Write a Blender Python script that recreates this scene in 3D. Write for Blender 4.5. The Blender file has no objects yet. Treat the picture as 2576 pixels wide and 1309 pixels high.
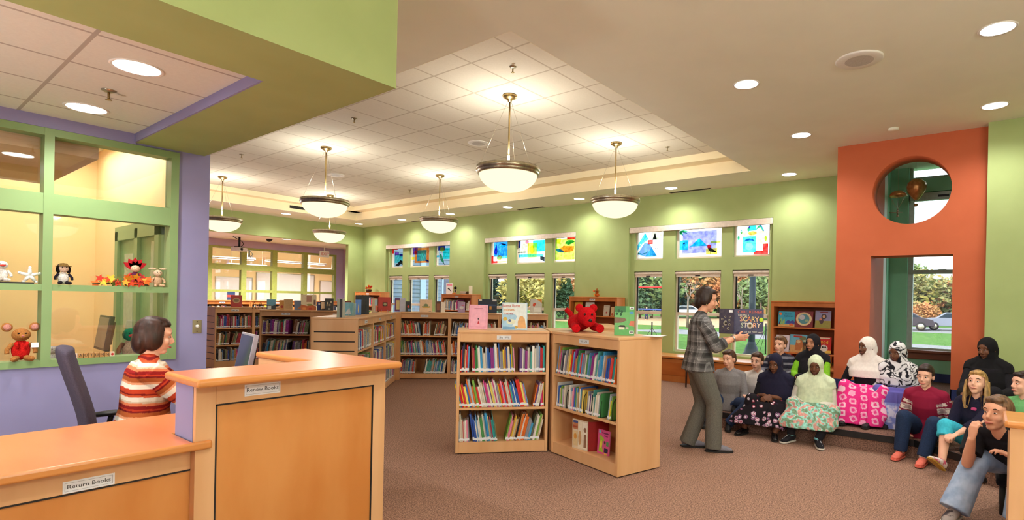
import bpy, bmesh, math, random
from mathutils import Vector, Matrix, Euler
random.seed(7)
C = bpy.context.scene
COL = C.collection
# ---------------------------------------------------------------- camera, world, sun, exposure
F_PX, YAW, ROLL, CX, CY, CAM_H = 1389.4, 0.6477, 0.020, 1432.6, 754.8, 1.5
cam = bpy.data.cameras.new('camera'); cam_o = bpy.data.objects.new('camera', cam); COL.objects.link(cam_o)
cam.sensor_width = 36.0; cam.sensor_fit = 'HORIZONTAL'; cam.lens = F_PX / 2576 * 36
cam.shift_x = (1288 - CX) / 2576; cam.shift_y = (CY - 654.5) / 2576; cam.clip_start = 0.05; cam.clip_end = 400
_f = Vector((math.cos(YAW), math.sin(YAW), 0)); _r = Vector((math.sin(YAW), -math.cos(YAW), 0)); _u = Vector((0, 0, 1))
_r2 = _r * math.cos(ROLL) + _u * math.sin(ROLL); _u2 = _u * math.cos(ROLL) - _r * math.sin(ROLL)
_m = Matrix((_r2, _u2, -_f)).transposed().to_4x4(); _m.translation = (0, 0, CAM_H); cam_o.matrix_world = _m
C.camera = cam_o
C.view_settings.view_transform = 'Standard'; C.view_settings.look = 'None'
C.view_settings.exposure = 0.9; C.view_settings.gamma = 1.0; C.view_settings.use_curve_mapping = False
try:
    C.cycles.use_denoising = True; C.cycles.max_bounces = 8; C.cycles.diffuse_bounces = 5; C.cycles.glossy_bounces = 3
    C.cycles.transparent_max_bounces = 16; C.cycles.sample_clamp_indirect = 6; C.cycles.caustics_reflective = False; C.cycles.caustics_refractive = False
except Exception: pass
W = bpy.data.worlds.new('World'); C.world = W; W.use_nodes = True
_n = W.node_tree.nodes; _bg = _n['Background']; _sky = _n.new('ShaderNodeTexSky')
_sky.sky_type = 'HOSEK_WILKIE'; _sky.turbidity = 4; _sky.ground_albedo = 0.3; _sky.sun_direction = Vector((-0.90, 0.15, 0.33)).normalized()
_mx = _n.new('ShaderNodeMix'); _mx.data_type = 'RGBA'; _mx.inputs[0].default_value = 0.62
W.node_tree.links.new(_sky.outputs[0], _mx.inputs[6]); _mx.inputs[7].default_value = (0.80, 0.93, 1.0, 1)
W.node_tree.links.new(_mx.outputs[2], _bg.inputs[0]); _bg.inputs[1].default_value = 2.8
sun = bpy.data.lights.new('sun', 'SUN'); sun.energy = 3.2; sun.color = (1, .93, .82); sun.angle = 0.01
sun_o = bpy.data.objects.new('sun', sun); COL.objects.link(sun_o); sun_o.location = (-20, 5, 30)
sun_o.rotation_euler = Vector((0.90, -0.15, -0.33)).to_track_quat('-Z', 'Y').to_euler()
PENDANT_W, DOWN_W, OFFICE_W = 25.0, 42.0, 6.5

# ---------------------------------------------------------------- helpers
def lin(c):
    c = c / 255.0
    return c / 12.92 if c <= 0.04045 else ((c + 0.055) / 1.055) ** 2.4
def rgb(r, g, b): return (lin(r), lin(g), lin(b), 1.0)
MATS = {}
def mat(name, col, rough=0.6, col2=None, scale=20.0, stretch=None, detail=3.0, bump=0.0, metal=0.0, spec=0.35, lo=0.35, hi=0.65, sheen=0.0):
    """Principled material; the colour varies with a noise texture in object space."""
    if name in MATS: return MATS[name]
    m = bpy.data.materials.new(name); m.use_nodes = True; nt = m.node_tree; p = nt.nodes['Principled BSDF']
    p.inputs['Roughness'].default_value = rough; p.inputs['Metallic'].default_value = metal
    p.inputs['Specular IOR Level'].default_value = spec
    if sheen: p.inputs['Sheen Weight'].default_value = sheen
    c1 = rgb(*col); c2 = rgb(*(col2 if col2 else [max(0, x * 0.94) for x in col]))
    tc = nt.nodes.new('ShaderNodeTexCoord'); mp = nt.nodes.new('ShaderNodeMapping'); nz = nt.nodes.new('ShaderNodeTexNoise'); cr = nt.nodes.new('ShaderNodeValToRGB')
    nt.links.new(tc.outputs['Object'], mp.inputs[0]); nt.links.new(mp.outputs[0], nz.inputs['Vector'])
    if stretch: mp.inputs['Scale'].default_value = stretch
    nz.inputs['Scale'].default_value = scale; nz.inputs['Detail'].default_value = detail
    cr.color_ramp.elements[0].position = lo; cr.color_ramp.elements[1].position = hi
    cr.color_ramp.elements[0].color = c1; cr.color_ramp.elements[1].color = c2
    nt.links.new(nz.outputs['Fac'], cr.inputs[0]); nt.links.new(cr.outputs[0], p.inputs['Base Color'])
    if bump:
        b = nt.nodes.new('ShaderNodeBump'); b.inputs['Strength'].default_value = bump; b.inputs['Distance'].default_value = 0.01
        nt.links.new(nz.outputs['Fac'], b.inputs['Height']); nt.links.new(b.outputs[0], p.inputs['Normal'])
    MATS[name] = m; return m
def emit(name, col, strength, rim=None):
    if name in MATS: return MATS[name]
    m = bpy.data.materials.new(name); m.use_nodes = True; nt = m.node_tree; nt.nodes.clear()
    o = nt.nodes.new('ShaderNodeOutputMaterial'); e = nt.nodes.new('ShaderNodeEmission'); e.inputs[1].default_value = strength
    e.inputs[0].default_value = rgb(*col)
    nt.links.new(e.outputs[0], o.inputs[0]); MATS[name] = m; return m
def glass(name, tint=(255, 255, 255), gloss=0.06):
    if name in MATS: return MATS[name]
    m = bpy.data.materials.new(name); m.use_nodes = True; nt = m.node_tree; nt.nodes.clear()
    o = nt.nodes.new('ShaderNodeOutputMaterial'); t = nt.nodes.new('ShaderNodeBsdfTransparent'); g = nt.nodes.new('ShaderNodeBsdfGlossy')
    mx = nt.nodes.new('ShaderNodeMixShader'); t.inputs[0].default_value = rgb(*tint); g.inputs['Roughness'].default_value = 0.02
    mx.inputs[0].default_value = gloss
    nt.links.new(t.outputs[0], mx.inputs[1]); nt.links.new(g.outputs[0], mx.inputs[2]); nt.links.new(mx.outputs[0], o.inputs[0])
    MATS[name] = m; return m
def stained(name, col, trans=0.75):
    """Coloured translucent glass: daylight from outside filters through it."""
    if name in MATS: return MATS[name]
    m = bpy.data.materials.new(name); m.use_nodes = True; nt = m.node_tree; nt.nodes.clear()
    o = nt.nodes.new('ShaderNodeOutputMaterial'); t = nt.nodes.new('ShaderNodeBsdfTransparent'); d = nt.nodes.new('ShaderNodeBsdfDiffuse')
    mx = nt.nodes.new('ShaderNodeMixShader'); nz = nt.nodes.new('ShaderNodeTexNoise'); cr = nt.nodes.new('ShaderNodeValToRGB'); tc = nt.nodes.new('ShaderNodeTexCoord')
    nz.inputs['Scale'].default_value = 14; nz.inputs['Detail'].default_value = 4; nt.links.new(tc.outputs['Object'], nz.inputs['Vector'])
    cr.color_ramp.elements[0].position = .35; cr.color_ramp.elements[1].position = .62
    cr.color_ramp.elements[0].color = rgb(*col); cr.color_ramp.elements[1].color = rgb(*[min(255, c + 40) for c in col])
    nt.links.new(nz.outputs['Fac'], cr.inputs[0]); nt.links.new(cr.outputs[0], t.inputs[0]); nt.links.new(cr.outputs[0], d.inputs[0])
    mx.inputs[0].default_value = 1 - trans
    nt.links.new(t.outputs[0], mx.inputs[1]); nt.links.new(d.outputs[0], mx.inputs[2]); nt.links.new(mx.outputs[0], o.inputs[0])
    MATS[name] = m; return m
def vcol(name, rough=0.8, sheen=0.0):
    """Cloth whose woven or printed pattern is stored as a colour attribute."""
    if name in MATS: return MATS[name]
    m = bpy.data.materials.new(name); m.use_nodes = True; nt = m.node_tree; p = nt.nodes['Principled BSDF']
    a = nt.nodes.new('ShaderNodeVertexColor'); a.layer_name = 'Col'; nt.links.new(a.outputs[0], p.inputs['Base Color'])
    p.inputs['Roughness'].default_value = rough; p.inputs['Specular IOR Level'].default_value = 0.2
    MATS[name] = m; return m

class MB:
    """Collects shapes; build() links them as ONE mesh object."""
    def __init__(s): s.v = []; s.f = []; s.mi = []; s.sm = []
    def _add(s, vs, fs, mi=0, sm=False):
        k = len(s.v); s.v += [tuple(v) for v in vs]
        for f in fs: s.f.append(tuple(i + k for i in f)); s.mi.append(mi); s.sm.append(sm)
        return s
    def box(s, x0, x1, y0, y1, z0, z1, mi=0, M=None):
        vs = [Vector((x, y, z)) for x in (x0, x1) for y in (y0, y1) for z in (z0, z1)]
        if M is not None: vs = [M @ v for v in vs]
        return s._add(vs, [(0, 1, 3, 2), (4, 6, 7, 5), (0, 4, 5, 1), (2, 3, 7, 6), (0, 2, 6, 4), (1, 5, 7, 3)], mi)
    def quad(s, a, b, c, d, mi=0): return s._add([a, b, c, d], [(0, 1, 2, 3)], mi)
    def prism(s, poly, z0, z1, mi=0, M=None, sm=False):
        n = len(poly); vs = [Vector((x, y, z0)) for x, y in poly] + [Vector((x, y, z1)) for x, y in poly]
        if M is not None: vs = [M @ v for v in vs]
        fs = [tuple(range(n - 1, -1, -1)), tuple(range(n, 2 * n))] + [(i, (i + 1) % n, n + (i + 1) % n, n + i) for i in range(n)]
        return s._add(vs, fs, mi, sm)
    def tube(s, pts, rad, seg=10, mi=0, flat=None, up=None, caps=True, sm=True, fix=False):
        """rad: number, list, or list of (a, b) half-widths; up: direction of the first half-width."""
        pts = [Vector(p) for p in pts]; n = len(pts)
        if not isinstance(rad, (list, tuple)): rad = [rad] * n
        rad = [(r, r) if not isinstance(r, (list, tuple)) else r for r in rad]
        k = len(s.v); ref = Vector(up) if up is not None else None; prev = None; vs = []
        for i, p in enumerate(pts):
            d = (pts[min(i + 1, n - 1)] - pts[max(i - 1, 0)]).normalized()
            a = ref if ref is not None else (prev if prev is not None else (Vector((0, 0, 1)) if abs(d.z) < 0.9 else Vector((1, 0, 0))))
            if not fix: a = (a - d * a.dot(d))
            else: a = a.copy()
            if a.length < 1e-5: a = Vector((1, 0, 0)) - d * d.x
            a.normalize(); b = d.cross(a).normalized(); prev = a
            for j in range(seg):
                t = 2 * math.pi * j / seg
                vs.append(p + a * math.cos(t) * rad[i][0] + b * math.sin(t) * rad[i][1])
        fs = [(i * seg + j, i * seg + (j + 1) % seg, (i + 1) * seg + (j + 1) % seg, (i + 1) * seg + j) for i in range(n - 1) for j in range(seg)]
        if caps: fs += [tuple(range(seg - 1, -1, -1)), tuple(range((n - 1) * seg, n * seg))]
        return s._add(vs, fs, mi, sm)
    def lathe(s, prof, seg=24, c=(0, 0, 0), mi=0, sm=True, M=None):
        vs = []
        for r, z in prof:
            for j in range(seg):
                t = 2 * math.pi * j / seg; v = Vector((r * math.cos(t), r * math.sin(t), z))
                if M is not None: v = M @ v
                vs.append(v + Vector(c))
        fs = [(i * seg + j, i * seg + (j + 1) % seg, (i + 1) * seg + (j + 1) % seg, (i + 1) * seg + j) for i in range(len(prof) - 1) for j in range(seg)]
        return s._add(vs, fs, mi, sm)
    def disc(s, c, r, seg=24, mi=0, down=True, M=None):
        vs = [Vector((c[0] + r * math.cos(2 * math.pi * j / seg), c[1] + r * math.sin(2 * math.pi * j / seg), c[2])) for j in range(seg)]
        if M is not None: vs = [M @ v for v in vs]
        return s._add(vs, [tuple(range(seg))[::-1] if down else tuple(range(seg))], mi)
    def ell(s, c, r, M=None, seg=16, rings=10, mi=0, sm=True):
        if not isinstance(r, (tuple, list)): r = (r, r, r)
        vs = []; c = Vector(c)
        for i in range(rings + 1):
            ph = math.pi * i / rings
            for j in range(seg):
                t = 2 * math.pi * j / seg
                v = Vector((r[0] * math.sin(ph) * math.cos(t), r[1] * math.sin(ph) * math.sin(t), r[2] * math.cos(ph)))
                vs.append((M @ v if M is not None else v) + c)
        fs = [(i * seg + j, (i + 1) * seg + j, (i + 1) * seg + (j + 1) % seg, i * seg + (j + 1) % seg) for i in range(rings) for j in range(seg)]
        return s._add(vs, fs, mi, sm)
    def mesh(s, name):
        me = bpy.data.meshes.new(name); me.from_pydata(s.v, [], s.f)
        me.polygons.foreach_set('material_index', s.mi); me.polygons.foreach_set('use_smooth', s.sm)
        bm = bmesh.new(); bm.from_mesh(me); bmesh.ops.remove_doubles(bm, verts=bm.verts, dist=1e-6); bmesh.ops.recalc_face_normals(bm, faces=bm.faces); bm.to_mesh(me); bm.free()
        me.update(); return me
    def build(s, name, mats, parent=None, bevel=0.0):
        me = s.mesh(name); o = bpy.data.objects.new(name, me); COL.objects.link(o)
        for m in (mats if isinstance(mats, (list, tuple)) else [mats]): me.materials.append(m)
        if parent is not None: o.parent = parent
        if bevel:
            b = o.modifiers.new('b', 'BEVEL'); b.width = bevel; b.segments = 2; b.limit_method = 'ANGLE'
        return o
def tag(o, label, cat, group=None, kind=None):
    o['label'] = label; o['category'] = cat
    if group: o['group'] = group
    if kind: o['kind'] = kind
    return o
def struct(o): o['kind'] = 'structure'; return o
def empty(name, loc=(0, 0, 0), rz=0.0, parent=None):
    o = bpy.data.objects.new(name, None); COL.objects.link(o); o.location = loc; o.rotation_euler = (0, 0, rz); o.empty_display_size = 0.1
    if parent is not None: o.parent = parent
    return o
def MW(loc, rz=0.0): return Matrix.Translation(Vector(loc)) @ Matrix.Rotation(rz, 4, 'Z')
def text_obj(s, size, m, parent, loc, rot, name='lettering', ext=0.0006, align='CENTER', sx=1.0):
    cu = bpy.data.curves.new('t', 'FONT'); cu.body = s; cu.size = size; cu.extrude = ext; cu.align_x = align; cu.align_y = 'CENTER'; cu.resolution_u = 2
    to = bpy.data.objects.new('t', cu); COL.objects.link(to); bpy.context.view_layer.update()
    me = bpy.data.meshes.new_from_object(to.evaluated_get(bpy.context.evaluated_depsgraph_get()))
    bpy.data.objects.remove(to); bpy.data.curves.remove(cu); me.name = name
    me.materials.clear(); me.materials.append(m)
    o = bpy.data.objects.new(name, me); COL.objects.link(o); o.parent = parent; o.location = loc; o.rotation_euler = rot; o.scale = (sx, 1, 1)
    return o
def bez(pts, n):
    """smooth open polyline through points (Catmull-Rom)"""
    P = [Vector(p) for p in pts]; out = []
    for i in range(len(P) - 1):
        a, b, c, d = P[max(i - 1, 0)], P[i], P[i + 1], P[min(i + 2, len(P) - 1)]
        for k in range(n):
            t = k / n; out.append(0.5 * ((2 * b) + (c - a) * t + (2 * a - 5 * b + 4 * c - d) * t * t + (3 * b - a - 3 * c + d) * t ** 3))
    return out + [P[-1]]
ORD = 'first second third fourth fifth sixth seventh eighth ninth tenth eleventh twelfth thirteenth fourteenth fifteenth sixteenth seventeenth eighteenth nineteenth'.split()
TENS = {2: 'twenty', 3: 'thirty', 4: 'forty', 5: 'fifty', 6: 'sixty', 7: 'seventy'}
TENTH = {2: 'twentieth', 3: 'thirtieth', 4: 'fortieth', 5: 'fiftieth', 6: 'sixtieth', 7: 'seventieth'}
def ordinal(n):
    if n < 20: return ORD[n - 1]
    return TENTH[n // 10] if n % 10 == 0 else TENS[n // 10] + '-' + ORD[n % 10 - 1]

# ---------------------------------------------------------------- materials
M_GREEN = mat('green_paint', (164, 179, 118), .75, (159, 174, 113), 3)
M_GREENF = mat('green_trim', (130, 158, 106), .45, (126, 154, 102), 3)
M_PURPLE = mat('purple_paint', (143, 140, 182), .75, (139, 136, 178), 3)
M_PLUM = mat('plum_paint', (186, 166, 196), .75, (182, 162, 192), 3)
M_ORANGE = mat('orange_paint', (194, 98, 60), .7, (189, 94, 56), 3)
M_CEIL = mat('ceiling_cream', (240, 240, 224), .8, (236, 236, 220), 2)
M_BAND = mat('cove_cream', (254, 242, 204), .8, (251, 238, 200), 2)
M_WHITE = mat('white_paint', (235, 232, 225), .6, (231, 228, 221), 4)
M_CREAM = mat('cream_wall', (246, 218, 160), .8, (243, 214, 155), 2)
M_NOOK = mat('nook_green', (140, 194, 160), .75, (136, 190, 156), 3)
M_WOOD = mat('maple', (222, 175, 128), .38, (212, 161, 112), 6, (1, 1, .12), 4, spec=.4)
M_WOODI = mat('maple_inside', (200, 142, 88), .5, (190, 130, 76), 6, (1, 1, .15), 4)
M_CASEO = mat('cherry', (198, 122, 62), .42, (182, 106, 48), 6, (1, 1, .15), 4)
M_TOP = mat('counter_laminate', (226, 132, 80), .3, (216, 118, 68), 5, (1, .25, 1), 4, spec=.45)
M_NOSE = mat('nosing', (212, 142, 78), .28, (202, 130, 66), 8, (.15, 1, 1), 4, spec=.5)
M_BASEB = mat('blue_base', (38, 52, 104), .6, (34, 47, 96), 4)
M_BLACK = mat('black_plastic', (22, 21, 22), .45, (28, 27, 28), 20)
M_DARK = mat('dark_rubber', (30, 27, 25), .6, (36, 32, 30), 20)
M_METAL = mat('brushed_steel', (190, 182, 160), .3, (170, 160, 138), 30, (1, 1, .1), metal=.9)
M_BRASS = mat('antique_brass', (196, 172, 120), .28, (150, 128, 84), 30, (1, 1, .1), metal=.9)
M_FRAME = mat('window_frame_tan', (222, 208, 190), .5, (216, 202, 184), 5)
M_PAPER = mat('label_paper', (238, 240, 244), .6, (230, 233, 240), 40)
M_INK = mat('ink_black', (45, 45, 52), .7, (40, 40, 46), 20)
M_GLASS = glass('window_glass'); M_GLASSIN = glass('partition_glass', gloss=.09)
def tile_mat(name, sx, sy, ox, oy, base=(222, 215, 198), line=(190, 178, 158), w=0.022):
    m = mat(name, base, .85, [c - 4 for c in base], 60); nt = m.node_tree; p = nt.nodes['Principled BSDF']; old = p.inputs['Base Color'].links[0].from_socket
    tc = nt.nodes.new('ShaderNodeTexCoord'); sp = nt.nodes.new('ShaderNodeSeparateXYZ'); nt.links.new(tc.outputs['Object'], sp.inputs[0]); ms = []
    for i, (s, o) in enumerate(((sx, ox), (sy, oy))):
        a = nt.nodes.new('ShaderNodeMath'); a.operation = 'SUBTRACT'; nt.links.new(sp.outputs[i], a.inputs[0]); a.inputs[1].default_value = o - s * 100
        b = nt.nodes.new('ShaderNodeMath'); b.operation = 'PINGPONG'; nt.links.new(a.outputs[0], b.inputs[0]); b.inputs[1].default_value = s / 2
        c = nt.nodes.new('ShaderNodeMath'); c.operation = 'LESS_THAN'; nt.links.new(b.outputs[0], c.inputs[0]); c.inputs[1].default_value = w / 2; ms.append(c)
    mx = nt.nodes.new('ShaderNodeMath'); mx.operation = 'MAXIMUM'; nt.links.new(ms[0].outputs[0], mx.inputs[0]); nt.links.new(ms[1].outputs[0], mx.inputs[1])
    mi = nt.nodes.new('ShaderNodeMix'); mi.data_type = 'RGBA'; nt.links.new(mx.outputs[0], mi.inputs[0]); nt.links.new(old, mi.inputs[6]); mi.inputs[7].default_value = rgb(*line)
    nt.links.new(mi.outputs[2], p.inputs['Base Color']); return m
M_TILE = tile_mat('ceiling_tile', .6096, .61, 4.009, 3.79)
M_TILE2 = tile_mat('recess_tile', 1.1, .55, .76, 3.6, (220, 222, 212), (172, 168, 158), .02)
# carpet: fine speckle of browns
M_CARPET = mat('carpet', (176, 138, 118), .95, (112, 86, 74), 95, None, 3, .3, spec=.1, lo=.38, hi=.62)
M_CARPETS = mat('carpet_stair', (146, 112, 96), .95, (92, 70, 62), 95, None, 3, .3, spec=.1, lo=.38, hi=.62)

# ---------------------------------------------------------------- the room
XW, YB, ZC = 10.0, 15.8, 3.66
struct(MB().box(-4.5, 10.3, -5, 26, -.1, 0).build('floor', M_CARPET))
# low ceiling with the rectangular hole of the tray (3.24..8.93 x 3.10..14.48)
c = MB(); tx0, tx1, ty0, ty1 = 3.24, 8.93, 3.10, 14.48
for a in ((-4.5, 10.3, -5, ty0), (-4.5, tx0, ty0, ty1), (tx1, 10.3, ty0, ty1), (-4.5, 10.3, ty1, YB + .15)): c.box(a[0], a[1], a[2], a[3], ZC, ZC + .06)
struct(c.build('ceiling', M_CEIL))
c = MB(); L = .28
e_ = .003
c.box(tx0 - .04, tx0 + e_, ty0, ty1, ZC + .001, 3.87); c.box(tx1 - e_, tx1 + .04, ty0, ty1, ZC + .001, 3.87); c.box(tx0, tx1, ty0 - .04, ty0 + e_, ZC + .001, 3.87); c.box(tx0, tx1, ty1 - e_, ty1 + .04, ZC + .001, 3.87)
c.box(tx1 - L, tx1 + .04, ty0, ty1, 3.87, 4.02); c.box(tx0 - .04, tx0 + L, ty0, ty1, 3.87, 4.02); c.box(tx0, tx1, ty1 - L, ty1 + .04, 3.87, 4.02); c.box(tx0, tx1, ty0 - .04, ty0 + L, 3.87, 4.02)
struct(c.build('trim_1', M_BAND))
struct(MB().box(tx0 + L - .01, tx1 - L + .01, ty0 + L - .01, ty1 - L + .01, 3.99, 4.05).build('ceiling_tray', M_TILE))
struct(MB().box(-4.7, 10.5, -5.2, 26, 4.4, 4.5).build('roof', M_WHITE))
# wall right = window wall (x = 10), with the three window openings and the nook window
OPEN = [(3.06, 6.03), (7.42, 10.35), (11.68, 14.60)]; ZT = 3.04
w = MB(); ys = [1.24] + [v for o in OPEN for v in o] + [YB + .25]
for i in range(0, len(ys), 2): w.box(XW, XW + .28, ys[i], ys[i + 1], 0, 4.4)
for a, b in OPEN: w.box(XW, XW + .28, a, b, ZT, 4.4); w.box(XW, XW + .28, a, b, 0, .44)
struct(w.build('wall_right', M_GREEN))
w = MB()
for a in ((-5, .1, 0, 4.4), (1.0, 1.24, 0, 4.4), (.1, 1.0, 0, .80), (.1, 1.0, 3.26, 3.46), (.1, 1.0, 4.2, 4.4)): w.box(XW, XW + .28, a[0], a[1], a[2], a[3])
struct(w.build('wall_nook', M_NOOK))
# wall back with the opening to the alcove
w = MB(); ox0, ox1, oz = 1.5, 9.49, 3.08
w.box(ox1, XW + .28, YB, YB + .15, 0, 4.4); w.box(-4.5, ox1, YB, YB + .15, oz, 4.4); w.box(-4.5, ox0, YB, YB + .15, 0, oz)
struct(w.build('wall_back', M_GREEN))
# alcove behind it: plum walls, low ceiling
struct(MB().box(-4.5, 10.7, YB + .15, 18, 3.1, 3.16).build('ceiling_alcove', M_CEIL))
w = MB(); gx0, gx1, gz0, gz1 = 6.42, 10.36, .95, 2.89
w.box(10.62, 10.75, YB + .15, 18, 0, 3.1); w.box(-4.5, gx0, 18, 18.15, 0, 3.16); w.box(gx1, 10.75, 18, 18.15, 0, 3.16); w.box(gx0, gx1, 18, 18.15, gz1, 3.16); w.box(gx0, gx1, 18, 18.15, 0, gz0)
struct(w.build('wall_alcove', M_PLUM))
# wall left: purple, with the big green-framed office window
w = MB(); PY = 5.6
w.box(-4.5, -.2, PY, PY + .15, 0, 3.66); w.box(1.758, 2.0, PY, PY + .15, 0, 3.66); w.box(-.2, 1.758, PY, PY + .15, 0, .921); w.box(-.2, 1.758, PY, PY + .15, 2.70, 3.66)
w.box(1.92, 2.0, PY + .15, 12.7, 0, 3.66)
struct(w.build('wall_left', M_PURPLE))
# green bulkhead over the desk with its recessed tile ceiling
SZ, sx1, sy0, rx1, ry0 = 2.72, 1.955, 2.785, 1.455, 3.335
s = MB(); s.box(-4.5, sx1, sy0, ry0, SZ, 3.66); s.box(rx1, sx1, ry0, PY, SZ, 3.66); s.box(-4.5, rx1, ry0, PY, 2.83, 3.66)
struct(s.build('wall_bulkhead', M_GREEN))
struct(MB().box(-4.5, rx1 - .004, ry0 + .004, PY - .004, 2.79, 2.832).build('ceiling_recess', M_TILE2))
struct(MB().box(rx1 - .012, rx1, ry0, PY, SZ + .001, 2.79).box(-4.5, rx1, PY - .012, PY - .0005, 2.702, 2.79).build('trim_2', M_PURPLE))
# orange screen wall with door opening and round hole, then the green wall to its right
def orange_wall():
    y0, y1, z0, z1 = -.1, 1.66, .0, 3.66; x0, x1 = 8.2, 8.57; cy, cz, R = .80, 2.985, .432; dy0, dy1, dz = .345, 1.235, 2.155
    m = MB(); N = 48
    # bottom piece with the door cut out
    for a in ((dy1, y1, z0, 2.4), (y0, dy0, z0, 2.4), (dy0, dy1, dz, 2.4)): m.box(x0, x1, a[0], a[1], a[2], a[3])
    def rim(t):  # outer rectangle point in direction t
        dy, dz_ = math.cos(t), math.sin(t); k = min(((y1 - cy) if dy > 0 else (cy - y0)) / max(abs(dy), 1e-6), ((z1 - cz) if dz_ > 0 else (cz - 2.4)) / max(abs(dz_), 1e-6))
        return cy + dy * k, cz + dz_ * k
    ang = sorted(set([2 * math.pi * i / N for i in range(N)] + [math.atan2(zz - cz, yy - cy) % (2 * math.pi) for yy in (y0, y1) for zz in (2.4, z1)]))
    for i, t in enumerate(ang):
        u = ang[(i + 1) % len(ang)]; a, b = rim(t), rim(u); p = (cy + R * math.cos(t), cz + R * math.sin(t)); q = (cy + R * math.cos(u), cz + R * math.sin(u))
        for x in (x0, x1): m.quad((x, *a), (x, *b), (x, *q), (x, *p))
        m._add([(x0, *p), (x0, *q), (x1, *q), (x1, *p)], [(0, 1, 2, 3)], 0, True)
    m.quad((x0, y1, 2.4), (x1, y1, 2.4), (x1, y1, z1), (x0, y1, z1))
    m.box(x1, 9.42, 1.25, 1.37, 0, 4.3)                      # side return inside the nook
    return m
struct(orange_wall().build('wall_orange', M_ORANGE))
struct(MB().box(9.42, 9.7, 1.25, 1.37, 0, 4.3).build('lit_wall_end', M_WHITE))  # white colour stands in for window light on the side return's end face
struct(MB().box(9.7, XW, 1.24, 1.40, 0, 4.3).box(8.57, XW, -.2, -.1, 0, 4.3).build('wall_nook_side', M_NOOK))
struct(MB().box(8.57, 10.3, -.2, 1.40, 4.3, 4.35).build('ceiling_nook', M_WHITE))
struct(MB().box(8.028, 8.3, -5, .022, 0, 3.66).build('wall_green_right', M_GREEN))
struct(MB().box(8.188, 8.2, 1.235, 1.66, .368, .50).box(8.188, 8.2, .022, .345, .368, .50).box(8.188, 8.582, .333, .345, .368, .50).box(9.985, 9.998, -.1, 1.24, .0, .50).box(8.016, 8.028, -5, .022, .0, .50).build('baseboard_right', M_BASEB))
# walls behind and beside the camera close the room
struct(MB().box(-4.6, -4.5, -5, 26, 0, 4.4).build('wall_far_left', M_PURPLE))
struct(MB().box(-4.6, 8.1, -5.1, -5, 0, 4.4).build('wall_front', M_GREEN))
# office behind the left window
struct(MB().box(1.90, 1.92, PY + .15, 8.9, 0, 3.2).box(-4.5, -4.4, PY + .15, 8.9, 0, 3.2).box(-4.5, 1.9, 8.8, 8.9, 0, 3.2).build('wall_office', M_CREAM))
M_OCEIL = mat('office_ceiling', (206, 172, 136), .8, (201, 167, 131), 3)
struct(MB().box(-4.5, 1.25, PY + .15, 7.6, 2.56, 3.2).build('ceiling_office_drop', M_OCEIL))
struct(MB().box(-4.5, 1.9, PY + .15, 8.9, 3.2, 3.25).build('ceiling_office', M_WHITE))
# classroom behind the far glazing
struct(MB().box(-1, 15, 24, 24.1, 0, 3.3).box(15, 15.1, 18.15, 24, 0, 3.3).box(-1.1, -1, 18.15, 24, 0, 3.3).build('wall_classroom', M_CREAM))
struct(MB().box(-1, 15, 18.15, 24, 3.25, 3.3).build('ceiling_classroom', M_WHITE))
struct(MB().box(10.3, 15, 18.15, 24, -.1, 0).build('floor_classroom', M_CARPET))
# carpeted story steps
st1 = [(6.41, 2.9), (6.41, .55), (6.02, .12), (5.62, -.35), (5.2, -1.1), (5.0, -2.4), (8.0, -2.4), (8.0, 0.0), (10.0, 0.0), (10.0, 1.25), (8.2, 1.6), (8.2, 1.66), (9.4, 1.66), (9.4, 2.9)]
st2 = [(7.03, 2.35), (7.03, .35), (6.8, -.15), (6.45, -.7), (6.25, -2.4), (8.0, -2.4), (8.0, 0.0), (10.0, 0.0), (10.0, 1.25), (8.2, 1.6), (8.2, 1.66), (9.4, 1.66), (9.4, 2.35)]
def inset(poly, d, k=6):  # move the first k front points forward by d along -x-ish
    return [(p[0] - d, p[1]) if i < k else p for i, p in enumerate(poly)]
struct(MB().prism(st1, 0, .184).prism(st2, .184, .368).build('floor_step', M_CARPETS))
def nosing(poly, z, k=6):
    m = MB(); pts = poly[:k]
    for a, b in zip(pts[:-1], pts[1:]):
        a, b = Vector((*a, 0)), Vector((*b, 0)); d = (b - a).normalized(); nrm = Vector((d.y, -d.x, 0));
        if nrm.x > 0: nrm = -nrm
        q = [a, b, b + nrm * .012, a + nrm * .012]
        m.prism([(p.x, p.y) for p in q], z - .062, z + .004)
    return m
struct(nosing(st1, .184).build('trim_4', M_BLACK)); struct(nosing(st2, .368).build('trim_5', M_BLACK))
# ---------------------------------------------------------------- windows
M_TANF = M_FRAME
def glazed(root, name, x0, x1, y0, y1, z0, z1, fr=.045, rail=None, m=None):
    """a sash frame in the plane x with its pane; optional meeting rail height"""
    m = m or M_TANF
    f = MB(); f.box(x0, x1, y0, y0 + fr, z0, z1); f.box(x0, x1, y1 - fr, y1, z0, z1); f.box(x0, x1, y0 + fr, y1 - fr, z0, z0 + fr); f.box(x0, x1, y0 + fr, y1 - fr, z1 - fr, z1)
    if rail: f.box(x0 - .015, x1, y0 + fr, y1 - fr, rail - .03, rail + .03); f.box(x0 - .03, x0 - .012, (y0 + y1) / 2 - .05, (y0 + y1) / 2 + .05, rail + .0, rail + .035)
    fo = f.build('frame', m, root)
    xm = (x0 + x1) / 2 + .01
    MB().box(xm, xm + .006, y0 + fr, y1 - fr, z0 + fr, z1 - fr).build('pane', M_GLASS, fo)
SUBS = [(.07, .75), (.97, 1.93), (2.21, 2.87)]
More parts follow.
